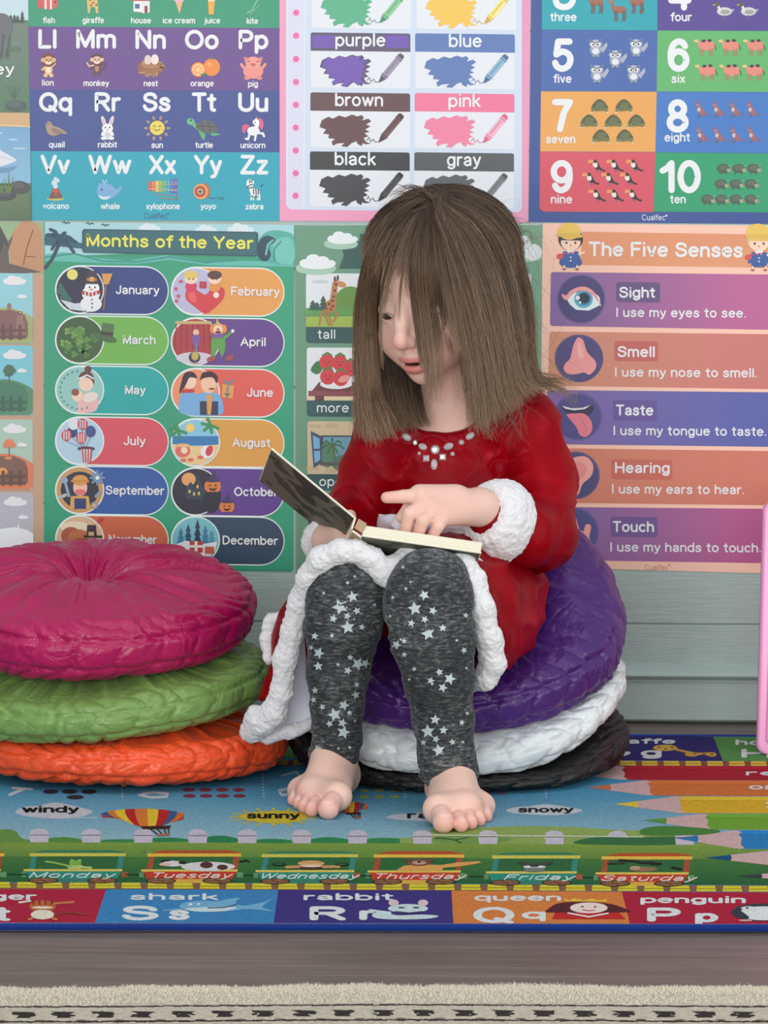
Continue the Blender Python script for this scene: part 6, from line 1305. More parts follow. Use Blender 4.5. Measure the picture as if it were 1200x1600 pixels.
at_ = child.data.attributes.new('skin', 'FLOAT_COLOR', 'POINT'); at_.data.foreach_set('color', np.concatenate([C, np.ones((len(C), 1))], 1).astype(np.float32).ravel())
# eyes
m = Mat('eye_white', (232, 226, 222), .15, .6); EW = m.m
m = Mat('iris', (62, 46, 38), .12, .7); IR = m.m
def uv_ball(c, r_, n=20):
    Vb = [(c[0], c[1], c[2] + r_)]; Fb = []
    for i in range(1, n):
        for j in range(2 * n): a_, b_ = math.pi * i / n, math.pi * j / n; Vb.append((c[0] + r_ * math.sin(a_) * math.cos(b_), c[1] + r_ * math.sin(a_) * math.sin(b_), c[2] + r_ * math.cos(a_)))
    Vb.append((c[0], c[1], c[2] - r_))
    for j in range(2 * n): Fb.append([0, 1 + j, 1 + (j + 1) % (2 * n)])
    for i in range(n - 2):
        for j in range(2 * n): p = 1 + i * 2 * n; Fb.append([p + j, p + 2 * n + j, p + 2 * n + (j + 1) % (2 * n), p + (j + 1) % (2 * n)])
    p = 1 + (n - 2) * 2 * n
    for j in range(2 * n): Fb.append([p + j, len(Vb) - 1, p + (j + 1) % (2 * n)])
    return Vb, Fb
for s in (-1, 1):
    c = HL(s * .0245, .0585, .000); eb = mesh_obj('eyeball', *uv_ball(c, .0117), EW, child)
    look = HM @ np.array((s * .0 - .08, .86, -.50)); look /= np.linalg.norm(look)
    Vb, Fb = [], []; u_ = np.cross(look, (0, 0, 1)); u_ /= np.linalg.norm(u_); w_ = np.cross(u_, look)
    for k in range(6):
        a_ = k / 5 * .62
        for j in range(24): b_ = 2 * math.pi * j / 24; Vb.append(tuple(c + (.01205 * (look * math.cos(a_) + (u_ * math.cos(b_) + w_ * math.sin(b_)) * math.sin(a_)))))
    for k in range(5): Fb += [[k * 24 + j, k * 24 + (j + 1) % 24, (k + 1) * 24 + (j + 1) % 24, (k + 1) * 24 + j] for j in range(24)]
    mesh_obj('iris', Vb, Fb, IR, eb)
# ------------------------------------------------------------------ clothes
def velvet_dress():
    m = Mat('red_velvet', (146, 2, 18), .42, .10, .08, (255, 40, 60))
    n = m.noise(11, 4, .6, None, .8); m.colour(m.ramp(n, [(.25, (104, 0, 10)), (.55, (142, 0, 16)), (.8, (170, 2, 24))]))
    w = m.noise(24, 4, .62, m.coords((1, 1, 1.2)), 1.6)
    cr = m.noise(17, 2, .5, m.coords((1.5, 1, .8)), 2.2)             # crushed nap and crinkle highlights, painted into the colour as thin bright streaks
    s1 = m.node('ShaderNodeMath', operation='SUBTRACT'); m.link(cr, s1.inputs[0]); s1.inputs[1].default_value = .5
    s2 = m.node('ShaderNodeMath', operation='ABSOLUTE'); m.link(s1.outputs[0], s2.inputs[0])
    base_c = m.b.inputs['Base Color'].links[0].from_socket
    rp = m.ramp(s2.outputs[0], [(0.0, (255, 255, 255)), (.022, (0, 0, 0))])
    mk = m.noise(9, 1, .5); mm_ = m.node('ShaderNodeMath', operation='MULTIPLY'); m.link(rp, mm_.inputs[0]); m.link(m.ramp(mk, [(.56, (0, 0, 0)), (.74, (200, 200, 200))]), mm_.inputs[1])
    mxc = m.node('ShaderNodeMix', data_type='RGBA'); m.link(mm_.outputs[0], mxc.inputs[0]); m.link(base_c, mxc.inputs[6]); mxc.inputs[7].default_value = lin((206, 40, 56)); m.colour(mxc.outputs[2])
    rd = m.node('ShaderNodeMath', operation='SUBTRACT'); m.link(w, rd.inputs[0]); rd.inputs[1].default_value = .5
    ab = m.node('ShaderNodeMath', operation='ABSOLUTE'); m.link(rd.outputs[0], ab.inputs[0])
    b1 = m.bump(ab.outputs[0], .22, .004); n2 = m.noise(300, 3, .6); m.bump(n2, .25, .0007, b1); return m.m
DRESS_M = velvet_dress()
def fleece():
    m = Mat('white_fleece', (236, 236, 240), .95, .05, .4, (255, 255, 255)); n = m.noise(230, 4, .7); n2 = m.noise(80, 3, .6)
    b = m.bump(n2, .6, .004); m.bump(n, .9, .0025, b); return m.m
FUR = fleece()
m = Mat('white_lining', (224, 226, 238), .75, .15); n = m.noise(30, 3, .5); m.bump(n, .25, .004); LINING = m.m
def cloth(name, fd, mat, parent, fn=None, smooth=2):
    V, Q = fd.mesh(); V = relax(V, Q, smooth, .4); N = normals(V, Q)
    if fn is not None: V = V + N * fn(V, N)[:, None]
    return fast_mesh(name, V, Q, mat, parent), V, Q

# dress: bodice, sleeves, skirt over the thighs
fd = Field((-.17, -.70, .10), (.27, -.22, .50), .0022)
fd.chain([J(703, 700, -.358), J(701, 770, -.352), J(699, 850, -.343), J(698, 925, -.335)], [.064, .0715, .078, .092], .02)
fd.chain([J(604, 682, -.378), J(640, 664, -.372), J(750, 654, -.364), J(815, 664, -.362)], [.036, .040, .042, .0415], .02)
fd.chain([J(602, 684, -.378), J(578, 740, -.382), J(558, 800, -.388), J(536, 826, -.43), J(522, 838, -.456)], [.036, .0335, .033, .028, .0235], .012)
fd.chain([J(818, 668, -.362), J(842, 752, -.385), J(843, 832, -.43), J(816, 832, -.462), J(776, 812, -.494)], [.0415, .0395, .0395, .036, .0300], .012)
for hp, kn in ((hipA, kneeA), (hipB, kneeB)): fd.chain([hp + np.array((0, 0, .012)), hp + (kn - hp) * .72 + np.array((0, 0, .006))], [.060, .048], .02)
fd.cone((hipA + hipB) / 2, (kneeA + kneeB) / 2 * .55 + (hipA + hipB) / 2 * .45, .055, .035, .02)
fd.ell(J(693, 618, -.415), (.050, .095, .041), None, .004, 'cut')            # round neckline
fd.cone(J(695, 640, -.37), J(690, 600, -.38), .038, .045, .004, 'cut')
def dress_folds(V, N):
    P = V * 1.0
    w = fbm(P * np.array((20, 20, 12)), 71, 2) * .0022
    # folds gathered at elbow crease and armpits, tension lines across the front
    q = np.stack([V[:, 0] * 30 + V[:, 2] * 26, V[:, 1] * 22, V[:, 2] * 30 - V[:, 0] * 18], 1); r_ = (1 - np.abs(vnoise(q, 73))) ** 3 * .0030
    gz = np.stack([np.arctan2(V[:, 0] - .07, -(V[:, 1] + .34)) * 7, V[:, 2] * 3, V[:, 2] * 0], 1); gath = (1 - np.abs(vnoise(gz, 75))) ** 3 * .004 * (1 - sstep(.22, .27, V[:, 2]))
    return w + r_ + gath - .002
dress, dV, dQ = cloth('dress', fd, DRESS_M, child, dress_folds)
dress['label'] = 'red crushed velvet dress with white fleece edges'

# bright stones sewn below the neckline
bvh_d = BVHTree.FromPolygons([tuple(v) for v in dV], [tuple(q) for q in dQ])
m = Mat('clear_stone', (236, 236, 240), .06, 1.0); m.set('Transmission Weight', .35); m.set('IOR', 1.7); m.set('Coat Weight', .6); GEM = m.m
def gem(px, py, w, h, rot, n):
    o_ = CAM; d_ = ray(px, py).normalized(); hit = bvh_d.ray_cast(o_, d_)
    if hit[0] is None: return
    p, nn = hit[0], hit[1].normalized(); nn = nn if nn.dot(d_) < 0 else -nn
    ux = Vector((1, 0, 0)); ux = (ux - nn * ux.dot(nn)).normalized(); uz = nn.cross(ux); uz = uz if uz.z > 0 else -uz
    r_ = math.radians(rot); ax_, az = ux * math.cos(r_) + uz * math.sin(r_), uz * math.cos(r_) - ux * math.sin(r_)
    Vg, Fg = [], []
    for s_, zz in ((1.0, -.001), (1.0, .0008), (.55, .0028)):
        for i in range(n): t = 2 * math.pi * (i + .5 * (n == 4)) / n; Vg.append(tuple(p + ax_ * w * s_ * math.cos(t) + az * h * s_ * math.sin(t) + nn * zz))
    Fg = [[k * n + i, k * n + (i + 1) % n, (k + 1) * n + (i + 1) % n, (k + 1) * n + i] for k in (0, 1) for i in range(n)] + [[2 * n + i for i in range(n)]]
    mesh_obj('gem', Vg, Fg, GEM, dress, smooth=False)
for X, Y, w, h, rot, n in ((565, 247, 19, 13, -30, 10), (597, 268, 9, 11, 0, 8), (625, 283, 17, 13, -25, 10), (672, 294, 17, 17, 0, 10), (722, 282, 20, 13, 28, 10), (770, 267, 11, 11, 0, 8), (803, 243, 19, 12, 35, 10),
                           (612, 308, 9, 9, 0, 4), (638, 327, 17, 17, 0, 4), (700, 322, 17, 17, 0, 4), (737, 310, 9, 9, 0, 8), (668, 350, 13, 21, 0, 10)):
    gem(400 + X * .41667, 580 + Y * .41667, w * .41667 / 1430, h * .41667 / 1430, rot, n)

# fleece cuffs and hem
def fuzz(V, N): return fbm(V * 260, 81, 2) * .0016 + vnoise(V * 90, 83) * .0009
def fur_tube(name, runs, parent, label=None):
    lo = np.min([np.min(np.array(P), 0) for P, _ in runs], 0) - .03; hi = np.max([np.max(np.array(P), 0) for P, _ in runs], 0) + .03
    ff = Field(lo, hi, .0016)
    for P, r_ in runs: ff.chain(P, r_, .006)
    o, _, _ = cloth(name, ff, FUR, parent, fuzz, 1)
    if label: o['label'] = label
    return o
# left cuff (on the pointing arm): a fat ring round the wrist
cc = J(770, 808, -.497); ax = wrB - elB; ax = ax / np.linalg.norm(ax)
u1 = np.cross(ax, (0, 0, 1.0)); u1 /= np.linalg.norm(u1); u2 = np.cross(u1, ax)
ring = [cc + ax * .004 + (u1 * math.cos(t) * .0225 + u2 * math.sin(t) * .0270) for t in np.linspace(0, 2 * math.pi, 15)]
ring2 = [p - ax * .011 + (p - cc) * .10 for p in ring]; ring3 = [p - ax * .023 + (p - cc) * .12 for p in ring]
fur_tube('cuff', [(ring, [.0115] * 15), (ring2, [.0135] * 15), (ring3, [.0135] * 15)], dress)
ca = J(511, 846, -.470); ax = J(538, 846, -.505) - J(530, 815, -.43); ax /= np.linalg.norm(ax)
u1 = np.cross(ax, (0, 0, 1.0)); u1 /= np.linalg.norm(u1); u2 = np.cross(u1, ax)
ring = [ca + (u1 * math.cos(t) * .0205 + u2 * math.sin(t) * .0205) for t in np.linspace(0, 2 * math.pi, 13)]
fur_tube('cuff', [(ring, [.0062] * 13)], dress)
TR = [(392, 1142, -.490), (430, 1116, -.520), (440, 1080, -.530), (446, 1030, -.538), (458, 985, -.545), (470, 940, -.556), (483, 902, -.572), (502, 874, -.585), (530, 861, -.592), (556, 861, -.592), (580, 874, -.590), (598, 893, -.590), (606, 902, -.590), (618, 884, -.585), (640, 868, -.575), (668, 858, -.565), (698, 862, -.565), (722, 876, -.580), (740, 908, -.600), (752, 950, -.605), (764, 998, -.600), (770, 1036, -.592), (758, 1060, -.586), (738, 1064, -.575), (722, 1056, -.540)]
TP = [J(*p) for p in TR]
TRr = [.0115, .0115, .0115, .0125, .0125, .0125, .0125, .0130, .0120, .0120, .0125, .0120, .0105, .0110, .0110, .0110, .0120, .0125, .0130, .0130, .0135, .0135, .0120, .0105, .0085]
TP2 = [J(402, 1122, -.505), J(394, 1142, -.495), J(412, 1128, -.512), J(430, 1104, -.522)]
EDGE = [J(441, 962, -.475), J(424, 972, -.470), J(418, 1000, -.470), J(420, 1030, -.476)]
fur_tube('hem_trim', [(TP, TRr), (TP2, [.014, .011, .013, .012]), (EDGE, [.006, .008, .008, .006])], dress, 'white fleece hem of the dress')
fur_tube('hem_trim', [([J(386, 1146, -.480), J(420, 1150, -.490), J(455, 1143, -.495), J(492, 1128, -.490)], [.008, .0075, .007, .006])], dress, 'white fleece hem of the dress, lowest fold')

def cr_rows(rows, n):
    """catmull-rom refinement of a list of equally long rows of points"""
    A = np.array(rows, float)
    def refine(A, n):
        P = np.concatenate([[2 * A[0] - A[1]], A, [2 * A[-1] - A[-2]]]); out = []
        for i in range(1, len(P) - 2):
            for k in range(n):
                t = k / n; out.append(.5 * (2 * P[i] + (P[i + 1] - P[i - 1]) * t + (2 * P[i - 1] - 5 * P[i] + 4 * P[i + 1] - P[i + 2]) * t * t + (3 * P[i] - P[i - 1] - 3 * P[i + 1] + P[i + 2]) * t ** 3))
        out.append(A[-1]); return np.array(out)
    A = refine(A, n); A = np.swapaxes(refine(np.swapaxes(A, 0, 1), n), 0, 1); return A
def patch(name, rows, mat, parent, thick=.004, n=10, amp=.002, scale=40, seed=5):
    A = cr_rows(rows, n); a_, b_ = A.shape[:2]; V = A.reshape(-1, 3); ids = np.arange(a_ * b_).reshape(a_, b_)
    Q = np.stack([ids[:-1, :-1], ids[1:, :-1], ids[1:, 1:], ids[:-1, 1:]], -1).reshape(-1, 4)
    N = normals(V, Q)
    if N[:, 1].mean() > 0: Q = Q[:, ::-1]; N = -N
    V = V + N * ((1 - np.abs(vnoise(V * scale, seed))) ** 2 * amp * 2 + fbm(V * scale * .5, seed + 1, 2) * amp)[:, None]
    B = V - N * thick; k = len(V); Qb = Q[:, ::-1] + k
    bd = np.concatenate([ids[0, :], ids[1:, -1], ids[-1, -2::-1], ids[-2:0:-1, 0]]); nx = np.roll(bd, -1)
    Qs = np.stack([bd, nx, nx + k, bd + k], 1)
    return fast_mesh(name, np.concatenate([V, B]), np.concatenate([Q, Qb, Qs]), mat, parent)
# skirt falling at her left side onto the cushion
R_ = [[(700, 862, -.545), (728, 905, -.585), (745, 955, -.592), (758, 1010, -.588), (766, 1048, -.575)],
      [(760, 858, -.500), (782, 905, -.545), (792, 955, -.555), (792, 1005, -.560), (778, 1046, -.560)],
      [(800, 862, -.430), (828, 900, -.470), (830, 955, -.500), (815, 1005, -.520), (786, 1042, -.540)],
      [(800, 880, -.380), (846, 905, -.410), (848, 958, -.440), (824, 1012, -.475), (790, 1040, -.510)]]
patch('skirt', [[J(*p) for p in r_] for r_ in R_], DRESS_M, dress, .005, 12, .0030, 34, 91)
# folded red skirt and pale lining at her right side
R_ = [[(500, 880, -.540), (462, 940, -.525), (446, 990, -.515), (436, 1040, -.510), (432, 1092, -.515)],
      [(480, 900, -.500), (446, 950, -.490), (428, 990, -.488), (426, 1040, -.495), (412, 1092, -.505)],
      [(470, 930, -.450), (436, 960, -.455), (420, 992, -.460), (424, 1030, -.470), (404, 1094, -.490)]]
patch('skirt', [[J(*p) for p in r_] for r_ in R_], DRESS_M, dress, .004, 12, .0015, 40, 93)
R_ = [[(486, 960, -.515), (484, 1010, -.505), (488, 1060, -.495), (494, 1096, -.490), (494, 1130, -.486)],
      [(474, 985, -.500), (468, 1030, -.490), (470, 1070, -.484), (472, 1108, -.484), (466, 1140, -.486)],
      [(456, 1000, -.515), (450, 1050, -.508), (446, 1090, -.500), (438, 1122, -.500), (424, 1148, -.492)],
      [(446, 1010, -.525), (442, 1060, -.520), (436, 1100, -.515), (420, 1128, -.512), (396, 1146, -.492)]]
patch('lining', [[J(*p) for p in r_] for r_ in R_], LINING, dress, .003, 12, .0012, 30, 95)['label'] = 'pale lining inside the lifted skirt'
fs = Field(J(482, 1066, -.515) - .03, J(486, 980, -.508) + .03, .0016)
fs.chain([J(482, 985, -.515), J(488, 1040, -.510), J(484, 1066, -.508)], [.005, .0065, .003], .004)
cloth('skirt', fs, DRESS_M, dress)
# satin bow at the waist
m = Mat('white_satin_ribbon', (226, 222, 232), .28, .5, .2); SAT = m.m
R_ = [[(592, 803, -.43), (612, 806, -.44), (640, 812, -.445), (668, 818, -.44)], [(592, 816, -.43), (612, 820, -.452), (640, 826, -.455), (668, 832, -.44)], [(594, 834, -.43), (612, 838, -.445), (640, 842, -.445), (668, 846, -.44)]]
patch('sash', [[J(*p) for p in r_] for r_ in R_], SAT, dress, .002, 8, .0015, 60, 97)
fb = Field(J(620, 845, -.485) - .03, J(745, 812, -.47) + .03, .0016)
fb.chain([J(628, 822, -.470), J(650, 816, -.478), J(668, 826, -.472)], [.011, .012, .006], .006); fb.chain([J(672, 828, -.470), J(700, 822, -.480), J(728, 828, -.482), J(742, 838, -.478)], [.006, .011, .012, .008], .006)
cloth('bow', fb, SAT, dress, lambda V, N: (1 - np.abs(vnoise(V * np.array((40, 40, 130)), 99))) ** 2 * .003)
R_ = [[(728, 858, -.520), (744, 868, -.540), (754, 876, -.545)], [(724, 868, -.520), (738, 880, -.545), (746, 888, -.550)], [(716, 876, -.520), (728, 888, -.545), (734, 896, -.550)]]
patch('bow_tail', [[J(*p) for p in r_] for r_ in R_], SAT, dress, .002, 8, .001, 60, 101)

# ------------------------------------------------------------------ leggings
m = Mat('grey_marl_jersey', (74, 76, 82), .9, .1, .25, (200, 200, 210))
v1 = m.coords((1, 1, 3.4)); n = m.noise(120, 5, .75, v1); n2 = m.noise(16, 3, .6)
mx = m.node('ShaderNodeMix', data_type='FLOAT'); mx.inputs[0].default_value = .22; m.link(n, mx.inputs[2]); m.link(n2, mx.inputs[3])
m.colour(m.ramp(mx.outputs[0], [(.36, (40, 42, 46)), (.50, (66, 69, 72)), (.58, (104, 107, 108)), (.68, (160, 162, 160))])); n3 = m.noise(420, 3, .6, m.coords((1, 1, 3))); m.bump(n3, .3, .0008)
LEG_M = m.m
m = Mat('star_print', (186, 200, 204), .6, .3); STAR = m.m
fl = Field((-.155, -.72, .02), (.22, -.22, .34), .0019)
fl.chain([hipA, J(602, 908, -.45), J(548, 917, -.560), J(541, 932, -.568), J(534, 985, -.572), J(529, 1050, -.566), J(526, 1105, -.557), J(526, 1150, -.547), J(523, 1186, -.540), J(521, 1215, -.535)], [.050, .047, .0390, .0400, .0370, .0315, .0268, .0245, .0232, .0228], .012)
fl.chain([hipB, J(704, 908, -.47), J(672, 922, -.600), J(669, 942, -.622), J(676, 1000, -.632), J(686, 1062, -.630), J(692, 1125, -.622), J(699, 1180, -.615), J(702, 1216, -.611), J(704, 1245, -.607)], [.050, .048, .0420, .0440, .0408, .0355, .0308, .0278, .0262, .0256], .012)
fl.cone(hipA, hipB, .05, .05, .01)
for (px, py, y), an, kn, r_ in (((523, 1187, -.540), ankA, kneeA, .05), ((702, 1217, -.611), ankB, kneeB, .06)):
    fl.halfspace_cut(J(px, py, y), an - kn + np.array((0, .004, 0)), r_, .002)
def leg_folds(V, N):
    q = np.stack([V[:, 0] * 16, V[:, 1] * 16, V[:, 2] * 52 + 1.2 * vnoise(V * 30, 111)], 1)
    amt = .35 + sstep(.10, .04, V[:, 2]) * .9 + np.exp(-((V[:, 2] - .19) / .03) ** 2) * .6
    hem = .0016 * np.exp(-((V[:, 2] - .052) / .006) ** 2)
    return (1 - np.abs(vnoise(q, 113))) ** 3 * .0034 * amt + fbm(V * 28, 115, 2) * .0016 - .0014
leg, lV, lQ = cloth('leggings', fl, LEG_M, child, leg_folds)
leg['label'] = 'dark grey marl leggings printed with pale stars'
# printed stars follow the cloth
bvh_l = BVHTree.FromPolygons([tuple(v) for v in lV], [tuple(q) for q in lQ])
S1 = [(848, 500, 36), (763, 570, 50), (878, 597, 26), (812, 634, 24), (716, 652, 26), (815, 712, 44), (912, 710, 22), (588, 773, 24), (615, 890, 36), (562, 852, 18), (612, 982, 30), (884, 966, 42), (936, 962, 30), (832, 920, 20), (815, 1012, 26), (876, 1110, 20), (590, 1150, 22), (870, 1180, 26), (788, 1252, 34), (724, 1318, 44), (690, 1380, 24), (777, 1375, 30), (785, 1440, 42), (826, 1305, 20), (610, 1545, 24), (640, 1265, 20), (580, 1215, 20), (706, 770, 16), (1000, 890, 18), (1070, 800, 22)]
S2 = [(727, 264, 24), (692, 314, 32), (759, 322, 20), (729, 355, 18), (679, 369, 18), (796, 387, 18), (741, 408, 32), (624, 450, 22), (652, 436, 14), (653, 486, 14), (875, 470, 16), (784, 552, 18), (822, 577, 28), (752, 584, 18), (796, 610, 22), (768, 730, 24), (741, 774, 32), (799, 770, 20), (771, 803, 18), (832, 814, 16), (725, 816, 14), (782, 845, 30), (867, 741, 14), (690, 540, 12), (880, 340, 14), (648, 160, 10)]
Vs, Fs_ = [], []
rs = random.Random(21)
stars = [(360 + x * .22491, 820 + y * .22491, s_ * .22491 * .98) for x, y, s_ in S1] + [(360 + x * .41667, 820 + y * .41667, s_ * .41667 * .72) for x, y, s_ in S2]
stars += [(rs.uniform(500, 730), rs.uniform(900, 1190), rs.uniform(1.6, 3)) for _ in range(26)]
for px, py, r_ in stars:
    a0 = rs.uniform(-.5, .5); ok = True; pts = []
    for k in range(11):
        if k == 10: x, y = px, py
        else: q = r_ * 1.18 * (1.0 if k % 2 == 0 else .46); t = a0 - math.pi / 2 + k * math.pi / 5; x, y = px + q * math.cos(t), py + q * math.sin(t)
        d_ = ray(x, y).normalized(); h_ = bvh_l.ray_cast(CAM, d_)
        if h_[0] is None or h_[1].dot(d_) * (1 if h_[1].dot(d_) < 0 else -1) > -.12: ok = False; break
        nn = h_[1] if h_[1].dot(d_) < 0 else -h_[1]; pts.append(h_[0] + nn * .0005)
    if ok and max((p - pts[10]).length for p in pts) < r_ / 1400 * 4:
        i = len(Vs); Vs += [tuple(p) for p in pts]; Fs_ += [[i + k, i + (k + 1) % 10, i + 10] for k in range(10)]
# join the printed stars into the leggings mesh as a second material
me = leg.data; me.materials.append(STAR)
n0, f0 = len(me.vertices), len(me.polygons)
allV = np.concatenate([lV, np.array(Vs)]); bm_faces = lQ.tolist() + [[i + n0 for i in fc] for fc in Fs_]
me2 = bpy.data.meshes.new('leggings'); me2.from_pydata(allV.tolist(), [], bm_faces); me2.materials.append(LEG_M); me2.materials.append(STAR)
me2.polygons.foreach_set('use_smooth', [True] * len(bm_faces)); me2.polygons.foreach_set('material_index', [0] * f0 + [1] * len(Fs_)); me2.update(); leg.data = me2

# ------------------------------------------------------------------ board book
book = empty('board_book'); tag(book, 'open board book with dark grey green covers held on her knees by the child', 'book')
m = Mat('book_cover', (50, 58, 50), .55, .2); n = m.noise(16, 3, .5); m.colour(m.ramp(n, [(.44, (66, 76, 68)), (.46, (112, 116, 102)), (.56, (120, 122, 108)), (.58, (74, 84, 72))])); COVER = m.m
m = Mat('board_pages', (238, 234, 216), .6, .2); v1 = m.coords((1, 1, 1)); n = m.noise(3, 2, .5, v1); PAGE = m.m
m = Mat('tan_board', (186, 160, 128), .7, .15); TAN = m.m
O = J(565, 838, -.605)
eu = J(752, 865, -.600) - J(565, 838, -.605); W_ = np.linalg.norm(eu); eu = eu / W_
ew = np.array((-.012, .145, -.058)); D_ = np.linalg.norm(ew); ew = ew / D_
en = np.cross(eu, ew); en /= np.linalg.norm(en); en = en if en[2] > 0 else -en
el = J(425, 699, -.612) - J(556, 808, -.606); WL = np.linalg.norm(el); el /= WL
wl = np.array((-.016, .140, -.045)); wl /= np.linalg.norm(wl)
nl = np.cross(el, wl); nl /= np.linalg.norm(nl); nl = nl if nl[2] > 0 else -nl
def board(name, o_, ex, lx, ey, ly, ez, t0, t1, mats, parent, bev=.0009, lines=0):
    """thin board with softened edges: faces 0 sides, 1 outer face, 2 inner face"""
    Vb, Fb, Mi = [], [], []
    def ringp(t, i_): return [o_ + ex * a_ + ey * b_ + ez * t for a_, b_ in ((i_, i_), (lx - i_, i_), (lx - i_, ly - i_), (i_, ly - i_))]
    lv = [(t0, bev), (t0 + bev, 0)] + [(t0 + bev + (t1 - t0 - 2 * bev) * k / (lines + 1), 0) for k in range(1, lines + 1)] + [(t1 - bev, 0), (t1, bev)]
    if lines:
        lv = [(t0, bev), (t0 + bev, 0)]
        for k in range(1, lines + 1): t = t0 + (t1 - t0) * k / (lines + 1); lv += [(t - .00035, 0), (t, .0007), (t + .00035, 0)]
        lv += [(t1 - bev, 0), (t1, bev)]
    for t, i_ in lv: Vb += [tuple(p) for p in ringp(t, i_)]
    for k in range(len(lv) - 1):
        for i in range(4): Fb.append([4 * k + i, 4 * k + (i + 1) % 4, 4 * k + 4 + (i + 1) % 4, 4 * k + 4 + i]); Mi.append(0)
    Fb += [[3, 2, 1, 0], [4 * (len(lv) - 1) + i for i in range(4)]]; Mi += [1, 2]
    o = mesh_obj(name, Vb, Fb, mats, parent, smooth=False); o.data.polygons.foreach_set('material_index', Mi); return o
board('back_cover', O + en * -.0, eu, W_, ew, D_, en, .0, .0024, [PAGE, COVER, PAGE], book)
board('page_block', O + en * 0 + eu * .0005, eu, W_ - .001, ew, D_, en, .0024, .0122, [PAGE, PAGE, PAGE], book, .0008, 5)
board('front_cover', J(556, 808, -.606) - nl * .0, el, WL, wl, D_, nl, -.0022, .0, [PAGE, COVER, PAGE], book)
# spine joining the covers
p0, p1 = J(551, 827, -.6055), J(557, 809, -.606)
es = p1 - p0; Ls = np.linalg.norm(es); es /= Ls; ns_ = np.cross(es, ew); ns_ /= np.linalg.norm(ns_); ns_ = ns_ if ns_[0] < 0 else -ns_
board('spine', p0, es, Ls, ew, D_ * .98, ns_, 0, .0022, [PAGE, COVER, TAN], book, .0004)
p0, p1 = J(551, 828, -.6052), J(565, 838, -.605); es = p1 - p0; Ls = np.linalg.norm(es); es /= Ls; ns_ = np.cross(es, ew); ns_ /= np.linalg.norm(ns_); ns_ = ns_ if ns_[2] < 0 else -ns_
board('spine', p0, es, Ls, ew, D_ * .98, ns_, 0, .0018, [PAGE, COVER, TAN], book, .0004)
p0 = J(553, 826, -.604); p1 = J(566, 834, -.604); es = p1 - p0; Ls = np.linalg.norm(es); es /= Ls; up_ = J(560, 811, -.604) - p0; hu = np.linalg.norm(up_); up_ /= hu
board('spine_lining', p0 + up_ * .0004, es, Ls, up_, hu, np.cross(es, up_) * (1 if np.cross(es, up_)[1] > 0 else -1), .0005, .0012, [TAN, TAN, TAN], book, .0002)
# ------------------------------------------------------------------ hair
HC = HL(0, -.014, .026)                                   # middle of the skull
HR = np.array((.0745, .0905, .0730)) * HS                 # hair sits a little above the scalp
def hair_y(px, py, lift=0.0):
    """depth of the hair surface seen at a pixel: on the skull where the ray meets it, beside it where it passes by"""
    o_ = np.array(CAM); d_ = np.array(ray(px, py).normalized())
    q0 = HM.T @ (o_ - HC) / (HR + lift); q1 = HM.T @ d_ / (HR + lift)
    A, B, Cc = q1 @ q1, q0 @ q1, q0 @ q0 - 1; D = B * B - A * Cc
    t = (-B - math.sqrt(D)) / A if D > 0 else -B / A
    return (o_ + d_ * t)[1]
rh = np.random.default_rng(7)
STR, RAD, TON = [], [], []
def catm(P, n):
    P = np.array(P, float); P = np.concatenate([[2 * P[0] - P[1]], P, [2 * P[-1] - P[-2]]]); m_ = len(P) - 3; out = []
    for s in np.linspace(0, m_ - 1e-6, n):
        i = int(s); t = s - i; a_, b_, c_, d_ = P[i:i + 4]
        out.append(.5 * (2 * b_ + (c_ - a_) * t + (2 * a_ - 5 * b_ + 4 * c_ - d_) * t * t + (3 * b_ - a_ - 3 * c_ + d_) * t ** 3))
    return np.array(out)
NP = 16
def lock(G3, count, r0, r1, tone=0.0, jit=.12, wav=.0012, rad=.00027, flat=.6):
    """count strands that follow the guide G3 (3-D points), spread r0 at the root and r1 at the tip"""
    Gd = catm(G3, NP); tone = tone + rh.normal() * .09
    for _ in range(count):
        a_ = rh.uniform(0, 2 * math.pi); q = math.sqrt(rh.random()); off = np.array((math.cos(a_), math.sin(a_) * flat, rh.normal() * .15)) * q
        t = np.linspace(0, 1, NP); sp = r0 + (r1 - r0) * t
        cut = 1 - abs(rh.normal()) * jit; P = np.stack([np.interp(t * max(cut, .35), t, Gd[:, i]) for i in range(3)], 1)
        ph = rh.uniform(0, 6.3, 3); fr = rh.uniform(3, 8); w = wav * rh.normal(1, .4) * np.stack([np.sin(fr * t + ph[0]), np.sin(fr * .8 * t + ph[1]), np.sin(fr * .6 * t + ph[2]) * .4], 1) * t[:, None]
        STR.append(P + off[None] * sp[:, None] + w); RAD.append(rad * rh.uniform(.7, 1.25)); TON.append(tone + rh.normal() * .12)
def px_lock(pts, count, r0=4, r1=9, lift=.004, **kw):
    """guide given by where it is seen; depth from the skull, then falling freely; optional third value moves a point nearer"""
    G3 = []; y = None
    for p in pts:
        px, py = p[0], p[1]
        if py < 500: y = hair_y(px, py, lift)
        elif y is None: y = hair_y(px, 490, lift)
        yy = y + (p[2] if len(p) > 2 else 0.0); G3.append(J(px, py, yy))
    lock(G3, count, r0 / 1440, r1 / 1440, **kw)
